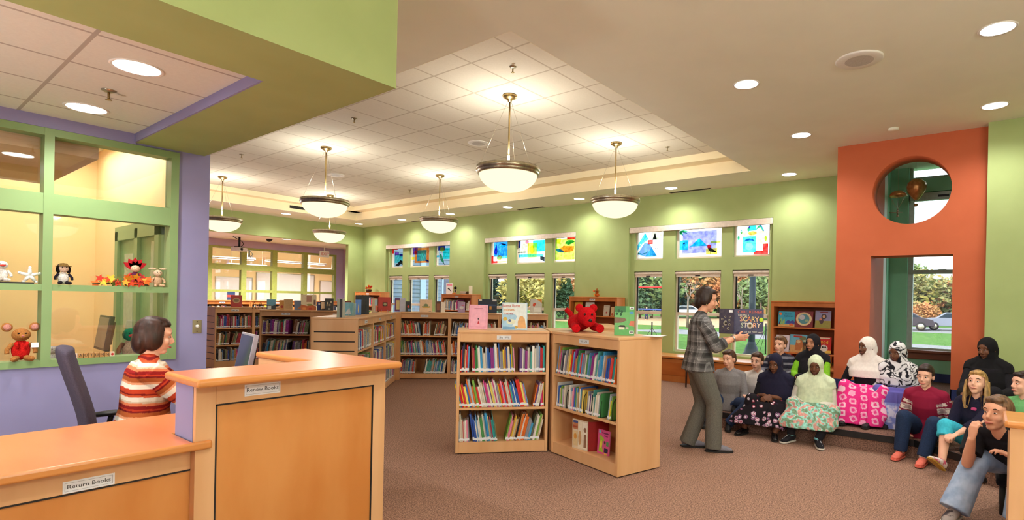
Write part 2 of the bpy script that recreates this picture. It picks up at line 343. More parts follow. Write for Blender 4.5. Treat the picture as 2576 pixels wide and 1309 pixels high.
def big_window(n, y0, y1):
    r = struct(empty('window_%d' % n)); k = (y1 - y0) / 2.97
    subs = [(y0 + a * k, y0 + b * k) for a, b in SUBS]
    x0, x1 = XW + .07, XW + .22
    m = MB(); edges = [y0] + [v for s in subs for v in s] + [y1]
    for i in range(0, len(edges), 2): m.box(x0, x1, edges[i], edges[i + 1], .44, ZT)
    for a, b in subs: m.box(x0, x1, a, b, .44, .515); m.box(x0, x1, a, b, 2.12, 2.365); m.box(x0, x1, a, b, 2.985, ZT)
    m.build('infill_panel', M_GREEN, r)
    for a, b in subs:
        glazed(r, 'lower', x0 + .07, x1 - .02, a, b, .515, 2.12, .04, 1.27); glazed(r, 'upper', x0 + .07, x1 - .02, a, b, 2.365, 2.985, .035)
        s = MB(); s.tube([(x0 + .035, a + .008, 2.075), (x0 + .035, b - .008, 2.075)], .034, 14); s.box(x0 + .02, x0 + .05, a + .02, b - .02, 2.0, 2.05)
        s.build('shade_roll', mat('shade_fabric', (222, 206, 190), .7), r)
        MB().box(x0 + .012, x0 + .03, (a + b) / 2 - .05, (a + b) / 2 + .05, 2.012, 2.03).build('latch', M_BLACK, r)
        MB().box(x0 + .05, x0 + .068, b - .075, b - .045, 1.3, 2.03).build('side_track', M_BLACK, r)
    MB().box(XW - .005, XW + .065, y0 + .01, y1 - .01, ZT - .115, ZT - .004).build('shade_valance', mat('valance', (226, 212, 196), .6), r, .006)
    return subs
SUB3 = big_window(3, *OPEN[0]); SUB2 = big_window(2, *OPEN[1]); SUB1 = big_window(1, *OPEN[2])
r = struct(empty('window_4')); glazed(r, 'lower', XW + .08, XW + .16, .1, 1.0, .80, 3.26, .07, 2.04, mat('frame_grey', (196, 206, 200), .5)); glazed(r, 'upper', XW + .08, XW + .16, .1, 1.0, 3.46, 4.2, .05, None, MATS['frame_grey'])
MB().box(XW + .0, XW + .08, .12, .98, 3.13, 3.25).build('shade_box', MATS['frame_grey'], r, .005); MB().box(XW - .012, XW, .48, .62, 3.17, 3.20).build('latch', M_BLACK, r)
MB().box(XW - .09, XW + .06, -.05, 1.12, .80, .84).box(XW - .03, XW - .001, 0, 1.08, .70, .80).build('sill', mat('sill_wood', (132, 74, 48), .45, (118, 64, 40), 8, (1, .15, 1)), r, .008)
def partition(n, y, xs, zs, fr_x0, fr_x1, z0, z1, depth=.15, y_off=-.02, gm=None):
    """green-framed interior glazing in the plane y: xs / zs are the bars (start, end)"""
    r = struct(empty('window_%d' % n)); f = MB()
    for a, b in xs: f.box(a, b, y + y_off, y + depth - .03, z0, z1)
    for a, b in zs:
        cuts = [v for s in xs for v in s]
        for i in range(1, len(cuts) - 1, 2): f.box(cuts[i], cuts[i + 1], y + y_off + .004, y + depth - .034, a, b)
    f.build('frame', gm or M_GREENF, r)
    cuts = [v for s in xs for v in s]; zc = [v for s in sorted(zs) for v in s]
    for i in range(1, len(cuts) - 1, 2):
        for j in range(1, len(zc) - 1, 2):
            MB().box(cuts[i], cuts[i + 1], y + .085, y + .091, zc[j], zc[j + 1]).build('pane', M_GLASSIN, r)
    return r
partition(6, PY, [(-.2, -.12), (.903, .958), (1.700, 1.758)], [(.921, .972), (1.490, 1.538), (2.066, 2.215), (2.645, 2.70)], -.2, 1.758, .921, 2.70)
partition(5, 18, [(6.42, 6.525), (7.315, 7.46), (8.222, 8.368), (9.21, 9.345), (10.29, 10.36)], [(.95, 1.02), (1.53, 1.605), (2.205, 2.365), (2.83, 2.89)], 6.42, 10.36, .95, 2.89, gm=mat('green_trim_far', (158, 168, 84), .5))
# office: green framed doorway in its right wall
d = struct(empty('door_1')); m = MB()
for a, b in ((6.35, 6.47), (6.98, 7.08), (7.65, 7.75)): m.box(1.84, 1.90, a, b, 0, 2.15)
m.box(1.84, 1.90, 6.35, 7.75, 2.05, 2.2); m.build('frame', M_GREENF, d)
MB().box(1.875, 1.899, 6.47, 6.98, 0, 2.05).box(1.875, 1.899, 7.08, 7.65, 0, 2.05).build('panel', mat('green_door', (118, 160, 104), .4), d)
MB().box(1.868, 1.875, 6.55, 6.66, .2, 2.0).box(1.868, 1.875, 7.2, 7.5, 1.1, 1.9).build('pane', mat('dim_glass', (150, 178, 150), .1), d)

# ---------------------------------------------------------------- stained glass panels in the upper windows
SG = {k: stained('stained_' + k, v) for k, v in dict(blue=(20, 110, 230), sky=(60, 180, 245), cyan=(20, 215, 225), violet=(110, 110, 225), red=(228, 30, 24), orange=(245, 120, 40), yellow=(245, 230, 60), pale=(250, 240, 150), green=(40, 140, 90), lime=(160, 200, 60), navy=(20, 30, 130), grey=(170, 170, 140), black=(20, 24, 26), white=(236, 246, 250), teal=(60, 190, 190), tan=(190, 160, 80), pink=(235, 90, 110), purple=(120, 60, 180)).items()}
SGK = list(SG)
def art(y0, y1, parts, label):
    """parts: (colour, polygon in 0..1 as seen from the room: u to the viewer's right, v up)"""
    x = XW + .128; z0, z1 = 2.40, 2.95; y0 += .035; y1 -= .035; m = MB()
    for i, (cname, poly) in enumerate(parts):
        xx = x - .0012 * (i % 9)
        pts = [(xx, y1 - u * (y1 - y0), z0 + v * (z1 - z0)) for u, v in poly]
        m._add(pts, [tuple(range(len(pts)))], SGK.index(cname))
    o = m.build('stained_glass_panel', [SG[k] for k in SGK]); tag(o, label, 'stained glass', 'stained glass panels in the upper windows'); return o
def R_(u0, v0, u1, v1): return [(u0, v0), (u1, v0), (u1, v1), (u0, v1)]
def O_(u, v, a, b, n=14): return [(u + a * math.cos(2 * math.pi * i / n), v + b * math.sin(2 * math.pi * i / n)) for i in range(n)]
def leafp(u, v, l, w, ang):
    c, s_ = math.cos(ang), math.sin(ang)
    return [(u + a * c - b * s_, v + a * s_ + b * c) for a, b in ((0, 0), (l * .3, w), (l * .7, w * .8), (l, 0), (l * .7, -w * .6), (l * .3, -w))]
A3 = [
 ([('sky', [(0, .5), (.3, .97), (.42, .7), (.2, .55), (0, .3)]), ('blue', [(0, .15), (.3, .6), (.5, .52), (.8, .05), (.35, .05)]), ('sky', [(.22, .62), (.32, .95), (.46, .66), (.36, .78), (.26, .7)]), ('white', [(.02, .12), (.12, .45), (.3, .72), (.42, .5), (.58, .45), (.52, .3), (.3, .05), (.05, .08)]), ('grey', R_(.6, .68, .97, .98)), ('black', [(.6, .68), (.7, .95), (.78, .68)]), ('red', R_(.42, .52, .62, .68)), ('white', O_(.52, .6, .06, .03)), ('green', [(.02, .17), (.2, .13), (.42, .2), (.44, .3), (.4, .22), (.2, .17), (.04, .22)]), ('pale', R_(.62, .05, .88, .14)), ('black', R_(.7, .33, .73, .36)), ('black', R_(.8, .33, .83, .36))], 'stained glass panel with a blue peak and small red square'),
 ([('violet', R_(.1, .12, .9, .9)), ('white', R_(.24, .35, .76, .68)), ('cyan', [(.3, .38), (.5, .65), (.68, .38)]), ('teal', R_(.28, .36, .7, .39)), ('cyan', R_(.04, .25, .24, .6)), ('black', R_(.12, .46, .16, .52)), ('green', leafp(.05, .95, .2, .03, -1.3)), ('green', leafp(.05, .95, .22, .03, -.6)), ('green', leafp(.05, .95, .2, .03, -.2)), ('green', leafp(.05, .95, .16, .03, -1.6)), ('lime', R_(.76, .45, .99, .53)), ('yellow', R_(.66, .06, .92, .28)), ('black', [(.70, .3), (.76, .3), (.92, .12), (.84, .13), (.76, .16), (.72, .22)]), ('red', O_(.73, .34, .045, .07)), ('black', R_(.76, .05, .775, .16))], 'stained glass panel with a violet script page and a dark bird, above the standing woman'),
 ([('pale', R_(.14, .35, .95, .78)), ('sky', R_(.2, .08, .62, .62)), ('blue', [(.24, .44), (.3, .52), (.41, .55), (.52, .52), (.58, .44), (.52, .46), (.41, .48), (.3, .46)]), ('white', O_(.41, .28, .12, .13)), ('tan', O_(.5, .72, .13, .07)), ('red', [(.55, 0), (.98, 0), (.98, .35), (.82, .35), (.82, .12), (.62, .12), (.55, .06)]), ('cyan', R_(.4, .8, .62, .98)), ('green', O_(.16, .78, .035, .08)), ('green', O_(.38, .85, .035, .08)), ('green', O_(.08, .58, .035, .08)), ('lime', O_(.9, .52, .035, .09)), ('purple', O_(.16, .86, .025, .04)), ('purple', O_(.4, .92, .025, .04)), ('green', [(.6, .8), (.66, .95), (.76, .97), (.84, .75), (.8, .78), (.74, .9), (.68, .88)]), ('blue', [(.66, .97), (.76, .99), (.86, .78), (.84, .76), (.76, .95)])], 'stained glass panel with hanging green bulbs and a blue card')]
A2 = [
 ([('blue', R_(.15, .3, .98, .98)), ('navy', [(.15, .5), (.3, .9), (.4, .5), (.3, .35)]), ('teal', R_(.35, .2, .98, .6)), ('tan', O_(.5, .25, .16, .12)), ('red', R_(.02, 0, .15, .35)), ('red', R_(.15, 0, .4, .1)), ('black', leafp(.55, .9, .45, .03, -.2)), ('cyan', leafp(.5, .75, .5, .06, .1)), ('yellow', R_(.4, .02, .95, .08))], 'stained glass panel of deep blue water with a red corner, in the middle window'),
 ([('cyan', R_(.55, .45, .98, .95)), ('grey', R_(.1, .3, .4, .85)), ('yellow', R_(.36, .2, .7, .85)), ('pale', O_(.53, .55, .13, .25)), ('yellow', O_(.53, .55, .09, .18)), ('pink', O_(.34, .9, .07, .08)), ('navy', R_(.02, .65, .1, .97)), ('sky', R_(.05, .22, .95, .35)), ('black', R_(.0, .43, .3, .47)), ('black', [(.82, .25), (.98, .2), (.98, .0), (.82, .1)])], 'stained glass panel with a tall yellow figure card, in the middle window'),
 ([('lime', R_(.02, .05, .98, .95)), ('yellow', leafp(.1, .75, .3, .12, .8)), ('orange', [(.2, .5), (.45, .65), (.95, .6), (.9, .4), (.6, .36), (.3, .4)]), ('blue', leafp(.05, .5, .45, .08, -.3)), ('red', R_(.6, .88, .98, .99)), ('pale', O_(.65, .18, .2, .12)), ('green', leafp(.5, .75, .5, .1, .1)), ('pale', O_(.25, .12, .15, .07))], 'stained glass panel with an orange fish shape on green leaves, in the middle window')]
A1 = [
 ([('teal', R_(.25, .2, .98, .7)), ('red', R_(.02, .72, .18, .99)), ('red', R_(.18, .92, .5, .99)), ('purple', R_(.25, .62, .6, .78)), ('black', [(.3, .05), (.55, .2), (.75, .35), (.98, .25), (.98, .05), (.8, .15), (.6, .02)]), ('navy', R_(.65, .55, .98, .68))], 'stained glass panel with teal square and black creature, in the farthest window'),
 ([('orange', R_(.2, .15, .95, .95)), ('sky', R_(.32, .25, .82, .82)), ('teal', O_(.57, .5, .15, .18)), ('purple', R_(.12, .6, .36, .98)), ('red', O_(.24, .72, .06, .1)), ('yellow', R_(.05, .34, .2, .48)), ('navy', leafp(.75, .3, .25, .05, -.4))], 'stained glass panel with a blue stamp framed in orange, in the farthest window'),
 ([('cyan', R_(.45, .3, .98, .85)), ('navy', R_(.1, .75, .6, .98)), ('lime', O_(.38, .8, .18, .12)), ('green', [(.2, .6), (.35, .55), (.55, .15), (.5, .08), (.3, .25)]), ('sky', R_(.02, .4, .2, .5)), ('black', leafp(.5, .12, .2, .02, -.8))], 'stained glass panel with a long green creature, in the farthest window')]
for subs, A in ((SUB3, A3), (SUB2, A2), (SUB1, A1)):
    for (a, b), (parts, lab) in zip(reversed(subs), A): art(a, b, parts, lab)

# ---------------------------------------------------------------- lamps
E_BOWL = emit('bowl_glow', (255, 236, 192), .80); E_DOWN = emit('downlight_glow', (255, 246, 230), 9.0)
def point(name, parent, loc, w, col=(1, .82, .58), r=.05):
    l = bpy.data.lights.new(name, 'POINT'); l.energy = w; l.color = col; l.shadow_soft_size = r
    o = bpy.data.objects.new(name, l); COL.objects.link(o); o.parent = parent; o.location = loc; return o
def spot(name, parent, loc, w, col=(1, .98, .95), ang=2.6, r=.06):
    l = bpy.data.lights.new(name, 'SPOT'); l.energy = w; l.color = col; l.spot_size = ang; l.spot_blend = .8; l.shadow_soft_size = r
    o = bpy.data.objects.new(name, l); COL.objects.link(o); o.parent = parent; o.location = loc; return o
def make_pendant():
    root = empty('pendant_lamp'); Rr = .385; zr = 3.09 - 3.99
    MB().lathe([(0, 0), (.085, 0), (.09, -.012), (.085, -.03), (.06, -.045), (.03, -.06), (.018, -.085), (0, -.085)], 28).build('canopy', M_BRASS, root)
    MB().tube([(0, 0, -.08), (0, 0, zr + .02)], .011, 10).build('stem', M_BRASS, root)
    MB().lathe([(0, zr + .16), (.012, zr + .16), (.02, zr + .0), (0, zr - .02)], 14).build('stem_sleeve', M_BRASS, root)
    for k in range(3):
        t = 2 * math.pi * k / 3 + .5
        MB().tube([(.02 * math.cos(t), .02 * math.sin(t), -.07), (Rr * .93 * math.cos(t), Rr * .93 * math.sin(t), zr)], .0016, 6).build('cable', M_METAL, root)
    MB().lathe([(Rr - .02, zr + .01), (Rr + .004, zr + .012), (Rr + .008, zr - .035), (Rr - .008, zr - .04), (Rr - .008, zr - .05), (Rr - .014, zr - .078), (Rr - .03, zr - .08), (Rr - .03, zr + .0), (Rr - .02, zr + .01)], 48).build('rim_band', M_METAL, root)
    pr = []
    for i in range(13):
        a = math.pi / 2 * i / 12; pr.append(((Rr - .028) * math.cos(a), zr - .06 - .225 * math.sin(a)))
    MB().lathe(pr, 48).build('glass_bowl', E_BOWL, root)
    point('bulb', root, (0, 0, zr + .17), PENDANT_W * 1.15, (1, .94, .84), r=.09)
    return root
def copy_tree(o, parent=None):
    c = o.copy(); COL.objects.link(c)
    if parent is not None: c.parent = parent
    for ch in list(o.children): copy_tree(ch, c)
    return c
PX = [(4.92, 4.70, 'nearest hanging bowl lamp, large in front of the ceiling tray'), (4.92, 8.93, 'hanging bowl lamp with a farther lamp right below it'), (4.92, 13.1, 'hanging bowl lamp partly hidden by the purple wall'), (7.35, 13.1, 'farthest hanging bowl lamp, in front of the alcove opening'), (7.35, 8.93, 'hanging bowl lamp in front of the far window pair of wall and valance'), (7.35, 4.70, 'hanging bowl lamp in front of the window nearest the standing woman')]
p0 = make_pendant()
for i, (x, y, lab) in enumerate(PX):
    o = p0 if i == 0 else copy_tree(p0); o.location = (x, y, 3.99); tag(o, lab, 'pendant lamp', 'bowl pendants under the tray ceiling')
for x, y in ((2.4, -2.6), (-1.6, -2.4), (-2.0, 1.4)):  # unseen pendants added as soft fill, bounced off the ceiling
    o = copy_tree(p0); o.location = (x, y, ZC); tag(o, 'added fill bowl lamp, hanging out of view', 'pendant lamp', 'added fill pendants behind the viewer')
    for ch in o.children:
        if ch.type == 'LIGHT': ch.data = ch.data.copy(); ch.data.energy = 120
def fill_globe_lamp(x, y, z, w, label):  # unseen lamps added to brighten the undersides and the desk area
    root = empty('fill_globe_lamp', (x, y, z)); MB().lathe([(0, 0), (.10, 0), (.10, .012), (.02, .03), (.015, .22), (.03, .24), (0, .24)], 20).build('stand', M_BRASS, root)
    g = MB(); g.ell((0, 0, .36), .13); g.build('globe', glass('opal_globe', (255, 250, 240), .1), root); point('bulb', root, (0, 0, .36), w, (.94, 1, .97), .12); tag(root, label, 'lamp')
fill_globe_lamp(-1.1, 3.5, .765, 62, 'added fill globe lamp on the lower desk, out of view')
fill_globe_lamp(1.2, -2.0, .9, 80, 'added fill globe lamp on a low cabinet behind the viewer')
tag(MB().box(.9, 1.5, -2.3, -1.7, 0, .9).build('cabinet', M_WOOD), 'low maple cabinet behind the viewer', 'cabinet')
def make_down():
    root = empty('downlight')
    MB().lathe([(.108, .0), (.124, -.006), (.128, 0), (.128, .004)], 32).build('trim_ring', M_WHITE, root)
    MB().disc((0, 0, -.002), .11, 32).build('lens', E_DOWN, root)
    spot('bulb', root, (0, 0, -.03), DOWN_W)
    return root
DL = [(5.37, -.03, 'round downlight nearest the room corner above the steps'), (5.37, 1.93, 'round downlight near the tray edge, beside the ceiling speaker'), (7.4, -.03, 'round downlight before the top corner of the orange wall'), (7.38, 1.93, 'round downlight over the steps, between the smoke detector and the tray corner'), (9.5, 2.66, 'round downlight by the orange wall above the wall bookcase'), (9.5, 4.82, 'round downlight above the nearest big window'), (9.5, 6.98, 'round downlight between the nearest and middle windows'), (9.5, 9.08, 'round downlight above the middle window'), (9.5, 11.1, 'round downlight between the middle and farthest windows'), (9.5, 13.14, 'round downlight above the farthest window'), (7.21, 15.05, 'round downlight above the alcove opening'), (9.4, 15.1, 'round downlight in the far corner of the ceiling'), (4.8, 15.05, None), (3.2, 1.2, None), (3.2, -1.4, None), (5.37, -2.2, None), (1.0, .6, None), (1.0, -2.2, None), (-1.5, .6, None)]
d0 = make_down()
for i, (x, y, lab) in enumerate(DL):
    o = d0 if i == 0 else copy_tree(d0); o.location = (x, y, ZC - .001); tag(o, lab or 'added fill downlight in the cream ceiling, out of view', 'downlight', 'ceiling downlights')  # those without a label of their own are unseen, added for brightness
for (x, y, z, lab, w) in ((1.02, 3.93, 2.788, 'round downlight in the desk recess, the nearer one', 40), (1.04, 5.11, 2.788, 'round downlight in the desk recess, close to the office window', 40), (-.4, 4.5, 2.788, 'added fill downlight in the desk recess, out of view', 40), (7.81, 16.27, 3.098, 'round downlight in the alcove ceiling', 420), (5.0, 16.6, 3.098, 'round downlight in the alcove beyond the purple wall', 420), (.62, 6.6, 2.558, 'round downlight in the office, the lower one seen through the glass', 9), (.42, 5.98, 2.558, 'round downlight in the office, partly behind the green bar', 9)):  # the out-of-view recess lamp is added to brighten the desk area
    o = copy_tree(d0); o.location = (x, y, z); tag(o, lab, 'downlight', 'ceiling downlights')
    for ch in o.children:
        if ch.type == 'LIGHT': ch.data = ch.data.copy(); ch.data.energy = w
o = copy_tree(d0); o.location = (9.3, .6, 4.298); tag(o, 'added fill downlight hidden in the nook ceiling behind the orange wall', 'downlight')  # hidden lamp added to brighten the nook
for ch in list(o.children):
    if ch.type == 'LIGHT': bpy.data.objects.remove(ch)
point('bulb', o, (0, 0, -.12), 300, (.92, 1, .98), .1)
# office and classroom lamps
def strip_lamp(x, y, z, L, lab, w, ang=0.0):
    root = empty('linear_lamp', (x, y, z), ang)
    MB().prism([(-.10, .0), (.10, .0), (.14, .03), (.06, .07), (-.06, .07), (-.14, .03)], -L / 2, L / 2, M=Matrix.Rotation(math.pi / 2, 4, 'Y') @ Matrix.Rotation(math.pi / 2, 4, 'Z')).build('housing', M_WHITE, root)
    MB().box(-L / 2 + .05, L / 2 - .05, -.08, .08, -.004, .0).build('diffuser', emit('tube_glow', (255, 250, 240), 7.0), root)
    for s in (-1, 1): MB().tube([(s * L * .4, 0, .07), (s * L * .4, 0, 3.249 - z)], .004, 6).build('cable', M_METAL, root)
    l = bpy.data.lights.new('tube', 'AREA'); l.shape = 'RECTANGLE'; l.size = L; l.size_y = .15; l.energy = w; l.color = (1, .97, .9)
    o = bpy.data.objects.new('tube', l); COL.objects.link(o); o.parent = root; o.location = (0, 0, -.02)
    l2 = l.copy(); l2.energy = w * .8; o2 = bpy.data.objects.new('tube', l2); COL.objects.link(o2); o2.parent = root; o2.location = (0, 0, .09); o2.rotation_euler = (math.pi, 0, 0)
    tag(root, lab, 'lamp', 'linear lamps in the classroom'); return root
strip_lamp(7.6, 20.6, 2.66, 2.4, 'long white hanging lamp behind the first far pane', 48)
strip_lamp(8.9, 21.4, 2.5, 1.3, 'long white hanging lamp under the classroom projector', 30)
strip_lamp(10.3, 20.6, 2.66, 2.2, 'long white hanging lamp crossing the third and fourth far panes', 48)
strip_lamp(12.0, 22.0, 2.55, 1.2, 'short white hanging lamp at the end of the far panes', 36)
def office_lamp():
    root = empty('ceiling_panel_lamp', (1.55, 7.4, 3.19))
    MB().box(-.16, .16, -1.1, 1.1, -.05, 0).build('housing', M_WHITE, root)
    MB().box(-.14, .14, -1.05, 1.05, -.056, -.05).build('diffuser', emit('panel_glow', (255, 252, 246), 6.0), root)
    l = bpy.data.lights.new('tube', 'AREA'); l.shape = 'RECTANGLE'; l.size = .3; l.size_y = 2.1; l.energy = OFFICE_W; l.color = (1, .95, .85)
    o = bpy.data.objects.new('tube', l); COL.objects.link(o); o.parent = root; o.location = (0, 0, -.07)
    tag(root, 'white ceiling panel lamp glowing behind the office soffit', 'lamp')
    r2 = copy_tree(root); r2.location = (-.3, 8.2, 3.19); r2.rotation_euler.z = math.pi / 2; r2['label'] = 'white ceiling panel lamp along the back of the office'
office_lamp()
# ceiling fittings
def ceiling_speaker(x, y, z, lab, R=.19):
    root = empty('ceiling_speaker', (x, y, z))
    MB().lathe([(R, 0), (R, -.008), (R * .95, -.014), (R * .62, -.014), (0, -.014)], 32).build('rim', M_WHITE, root)
    MB().disc((0, 0, -.0155), R * .6, 28).build('grille', mat('speaker_mesh', (206, 202, 196), .6, (180, 176, 170), 220), root)
    tag(root, lab, 'ceiling speaker', 'ceiling speakers')
ceiling_speaker(5.37, .93, ZC, 'round white speaker in the plain ceiling between two downlights')
ceiling_speaker(6.16, 6.56, 3.99, 'round speaker in the tiles beside the nearest pendant stem', .17)
ceiling_speaker(6.16, 10.78, 3.99, 'round speaker in the tiles behind the second pendant stem', .17)
o = MB().lathe([(.058, 0), (.058, -.02), (.045, -.028), (0, -.03)], 24).build('smoke_detector', M_CEIL); o.location = (7.69, .94, ZC); tag(o, 'small cream disc detector on the ceiling above the orange wall', 'smoke detector')
def sprinkler(x, y, z, lab):
    root = empty('fire_sprinkler', (x, y, z))
    MB().lathe([(.04, 0), (.04, -.004), (.022, -.014), (0, -.014)], 18).build('escutcheon', M_METAL, root)
    MB().tube([(0, 0, -.01), (0, 0, -.06)], .007, 8).lathe([(0, -.06), (.018, -.06), (.018, -.064), (0, -.064)], 14).build('head', M_BRASS, root)
    tag(root, lab, 'sprinkler', 'fire sprinklers')
for a in ((4.33, 4.10, 3.99, 'fire sprinkler in the tiles just before the nearest pendant'), (4.33, 7.13, 3.99, 'fire sprinkler in the tiles beside the green bulkhead corner'), (4.32, 10.7, 3.99, 'fire sprinkler in the tiles close over the purple wall'), (8.0, 4.14, 3.99, 'fire sprinkler in the tiles by the tray corner'), (7.99, 10.78, 3.99, 'small fire sprinkler in the farthest tiles'), (1.03, 4.53, 2.79, 'fire sprinkler between the two recess downlights')): sprinkler(*a)
for (y0, y1, lab) in ((4.2, 5.04, 'slim dark slot air vent above the nearest window'), (8.3, 9.1, 'slim dark slot air vent above the middle window'), (12.4, 13.2, 'slim dark slot air vent above the farthest window')):
    tag(MB().box(9.86, 9.93, y0, y1, ZC - .006, ZC + .0).build('slot_vent', M_DARK), lab, 'air vent', 'slot vents along the window wall')
tag(MB().box(7.02, 7.95, 14.472, 14.482, 3.74, 3.815).build('slot_vent', M_BLACK), 'black slot air vent in the tray side behind a pendant', 'air vent')
# ---------------------------------------------------------------- counters
def counter():
    S = .7071
    root = empty('checkout_counter'); yf = 3.10
    MB().box(1.065, 1.155, yf, yf + .03, 0, 1.045).build('stile', M_WOOD, root, .002); MB().box(2.055, 2.14, yf, yf + .03, 0, 1.045).build('stile', M_WOOD, root, .002)
    MB().box(1.155, 2.055, yf, yf + .028, .935, 1.045).build('top_rail', M_WOOD, root, .002)
    MB().box(1.155, 2.055, yf + .008, yf + .03, 0, .931).build('front_panel', mat('counter_panel', (214, 148, 84), .32, (200, 128, 64), 4, (1, 1, .3), 5, spec=.45), root)
    MB().box(1.155, 1.163, yf + .002, yf + .01, 0, .935).box(2.047, 2.055, yf + .002, yf + .01, 0, .935).box(1.155, 2.055, yf + .002, yf + .01, .927, .935).build('groove', M_DARK, root)
    MB().box(1.062, 1.09, yf + .03, 3.36, .722, 1.045).build('end_panel', M_PURPLE, root)
    MB().box(1.066, 1.15, yf + .028, yf + .06, 0, .722).build('corner_post', M_WOOD, root)
    MB().box(2.09, 2.14, yf + .03, 4.12, 0, 1.045).box(1.09, 2.09, 3.33, 3.36, 0, 1.045).box(1.80, 1.83, 3.36, 4.12, .76, 1.045).build('carcass', M_WOOD, root)
    tag(root, 'tall maple checkout counter with a framed front panel', 'counter')
    t = MB().prism([(1.02, 2.955), (2.165, 2.955), (2.165, 4.15), (1.79, 4.15), (1.79, 3.40), (1.02, 3.40)], 1.045, 1.086).build('counter_top', [M_TOP, M_NOSE])
    for p in t.data.polygons:
        if abs(p.normal.z) < .5: p.material_index = 1
    b = t.modifiers.new('b', 'BEVEL'); b.width = .016; b.segments = 4; b.limit_method = 'ANGLE'; b.material = 1
    tag(t, 'L-shaped salmon laminate top with rounded maple edge on the tall counter', 'counter top')
    root = empty('return_desk'); yf = 3.155
    MB().box(-2.2, 1.11, yf, yf + .03, .618, .72).build('top_rail', M_WOOD, root, .002)
    MB().box(-2.2, 1.095, yf + .008, yf + .03, 0, .614).build('front_panel', MATS['counter_panel'], root)
    MB().box(-2.2, 1.095, yf + .002, yf + .01, .61, .618).box(1.088, 1.096, yf + .002, yf + .01, 0, .618).build('groove', M_DARK, root)
    MB().box(1.02, 1.06, 3.4, 3.9, 0, .72).box(-2.2, -2.16, 3.2, 3.9, 0, .72).build('carcass', M_WOOD, root)
    tag(root, 'lower maple return desk with a framed front panel', 'desk')
    t = MB().prism([(-2.2, 3.075), (1.135, 3.075), (1.135, 3.098), (1.058, 3.098), (1.058, 3.365), (1.30, 3.365), (1.30, 3.93), (-2.2, 3.93)], .722, .764).build('counter_top', [M_TOP, M_NOSE])
    for p in t.data.polygons:
        if abs(p.normal.z) < .5: p.material_index = 1
    b = t.modifiers.new('b', 'BEVEL'); b.width = .014; b.segments = 4; b.limit_method = 'ANGLE'; b.material = 1
    tag(t, 'long salmon laminate top with rounded maple edge on the lower desk', 'counter top')
    root = empty('side_desk'); MB().box(1.62, 2.08, 3.94, 5.0, .71, .745).build('desk_top', M_TOP, root, .006)
    for (x, y) in ((1.66, 4.0), (1.66, 4.95), (2.04, 4.95)): MB().tube([(x, y, 0), (x, y, .71)], .022, 10).build('leg', M_DARK, root)
    tag(root, 'salmon laminate desk the seated woman types at, mostly hidden', 'desk')
    for txt, x0, x1, y, zc, h, lab in (('Renew Books', 1.288, 1.472, 3.10, .989, .062, 'white framed paper sign on the tall counter'), ('Return Books', .588, .766, 3.155, .646, .052, 'white framed paper sign on the lower desk')):
        w = x1 - x0; root = empty('paper_sign', ((x0 + x1) / 2, y - .0008, zc)); root.rotation_euler = (math.pi / 2, 0, 0)
        MB().box(-w / 2, w / 2, -h / 2, h / 2, 0, .0006).build('paper', M_PAPER, root)
        f = MB(); a, c_, t = w / 2 - .007, h / 2 - .008, .0008
        f.box(-a, a, c_ - t, c_, .0007, .0009).box(-a, a, -c_, -c_ + t, .0007, .0009).box(-a, -a + t, -c_, c_, .0007, .0009).box(a - t, a, -c_, c_, .0007, .0009); f.build('border', M_INK, root)
        text_obj(txt, h * .47, M_INK, root, (0, 0, .0009), (0, 0, 0), ext=.0002, sx=1.02 * w / .184 if txt[2] == 'n' else 1.1 * w / .178)
        tag(root, lab, 'sign')
counter()
def right_counter():
    root = empty('low_counter', (4.13, -.098, 0), -math.pi / 2)
    MB().box(0.02, .09, .02, .05, 0, .80).build('stile', M_WOOD, root); MB().box(.90, .97, .02, .05, 0, .80).build('stile', M_WOOD, root)
    MB().box(.09, .90, .02, .048, .71, .80).build('top_rail', M_WOOD, root)
    MB().box(.09, .90, .03, .05, 0, .705).build('front_panel', MATS['counter_panel'], root)
    MB().box(.02, .04, .05, .40, 0, .80).box(.95, .97, .05, .40, 0, .80).build('side_panel', M_WOOD, root)
    MB().box(.0, .99, .03, .42, .785, .80).build('shadow_strip', M_DARK, root)
    MB().box(-.01, 1.0, 0, .43, .80, .842).build('top', M_NOSE, root, .018)
    tag(root, 'low maple counter end with rounded top at the picture edge', 'counter')
right_counter()

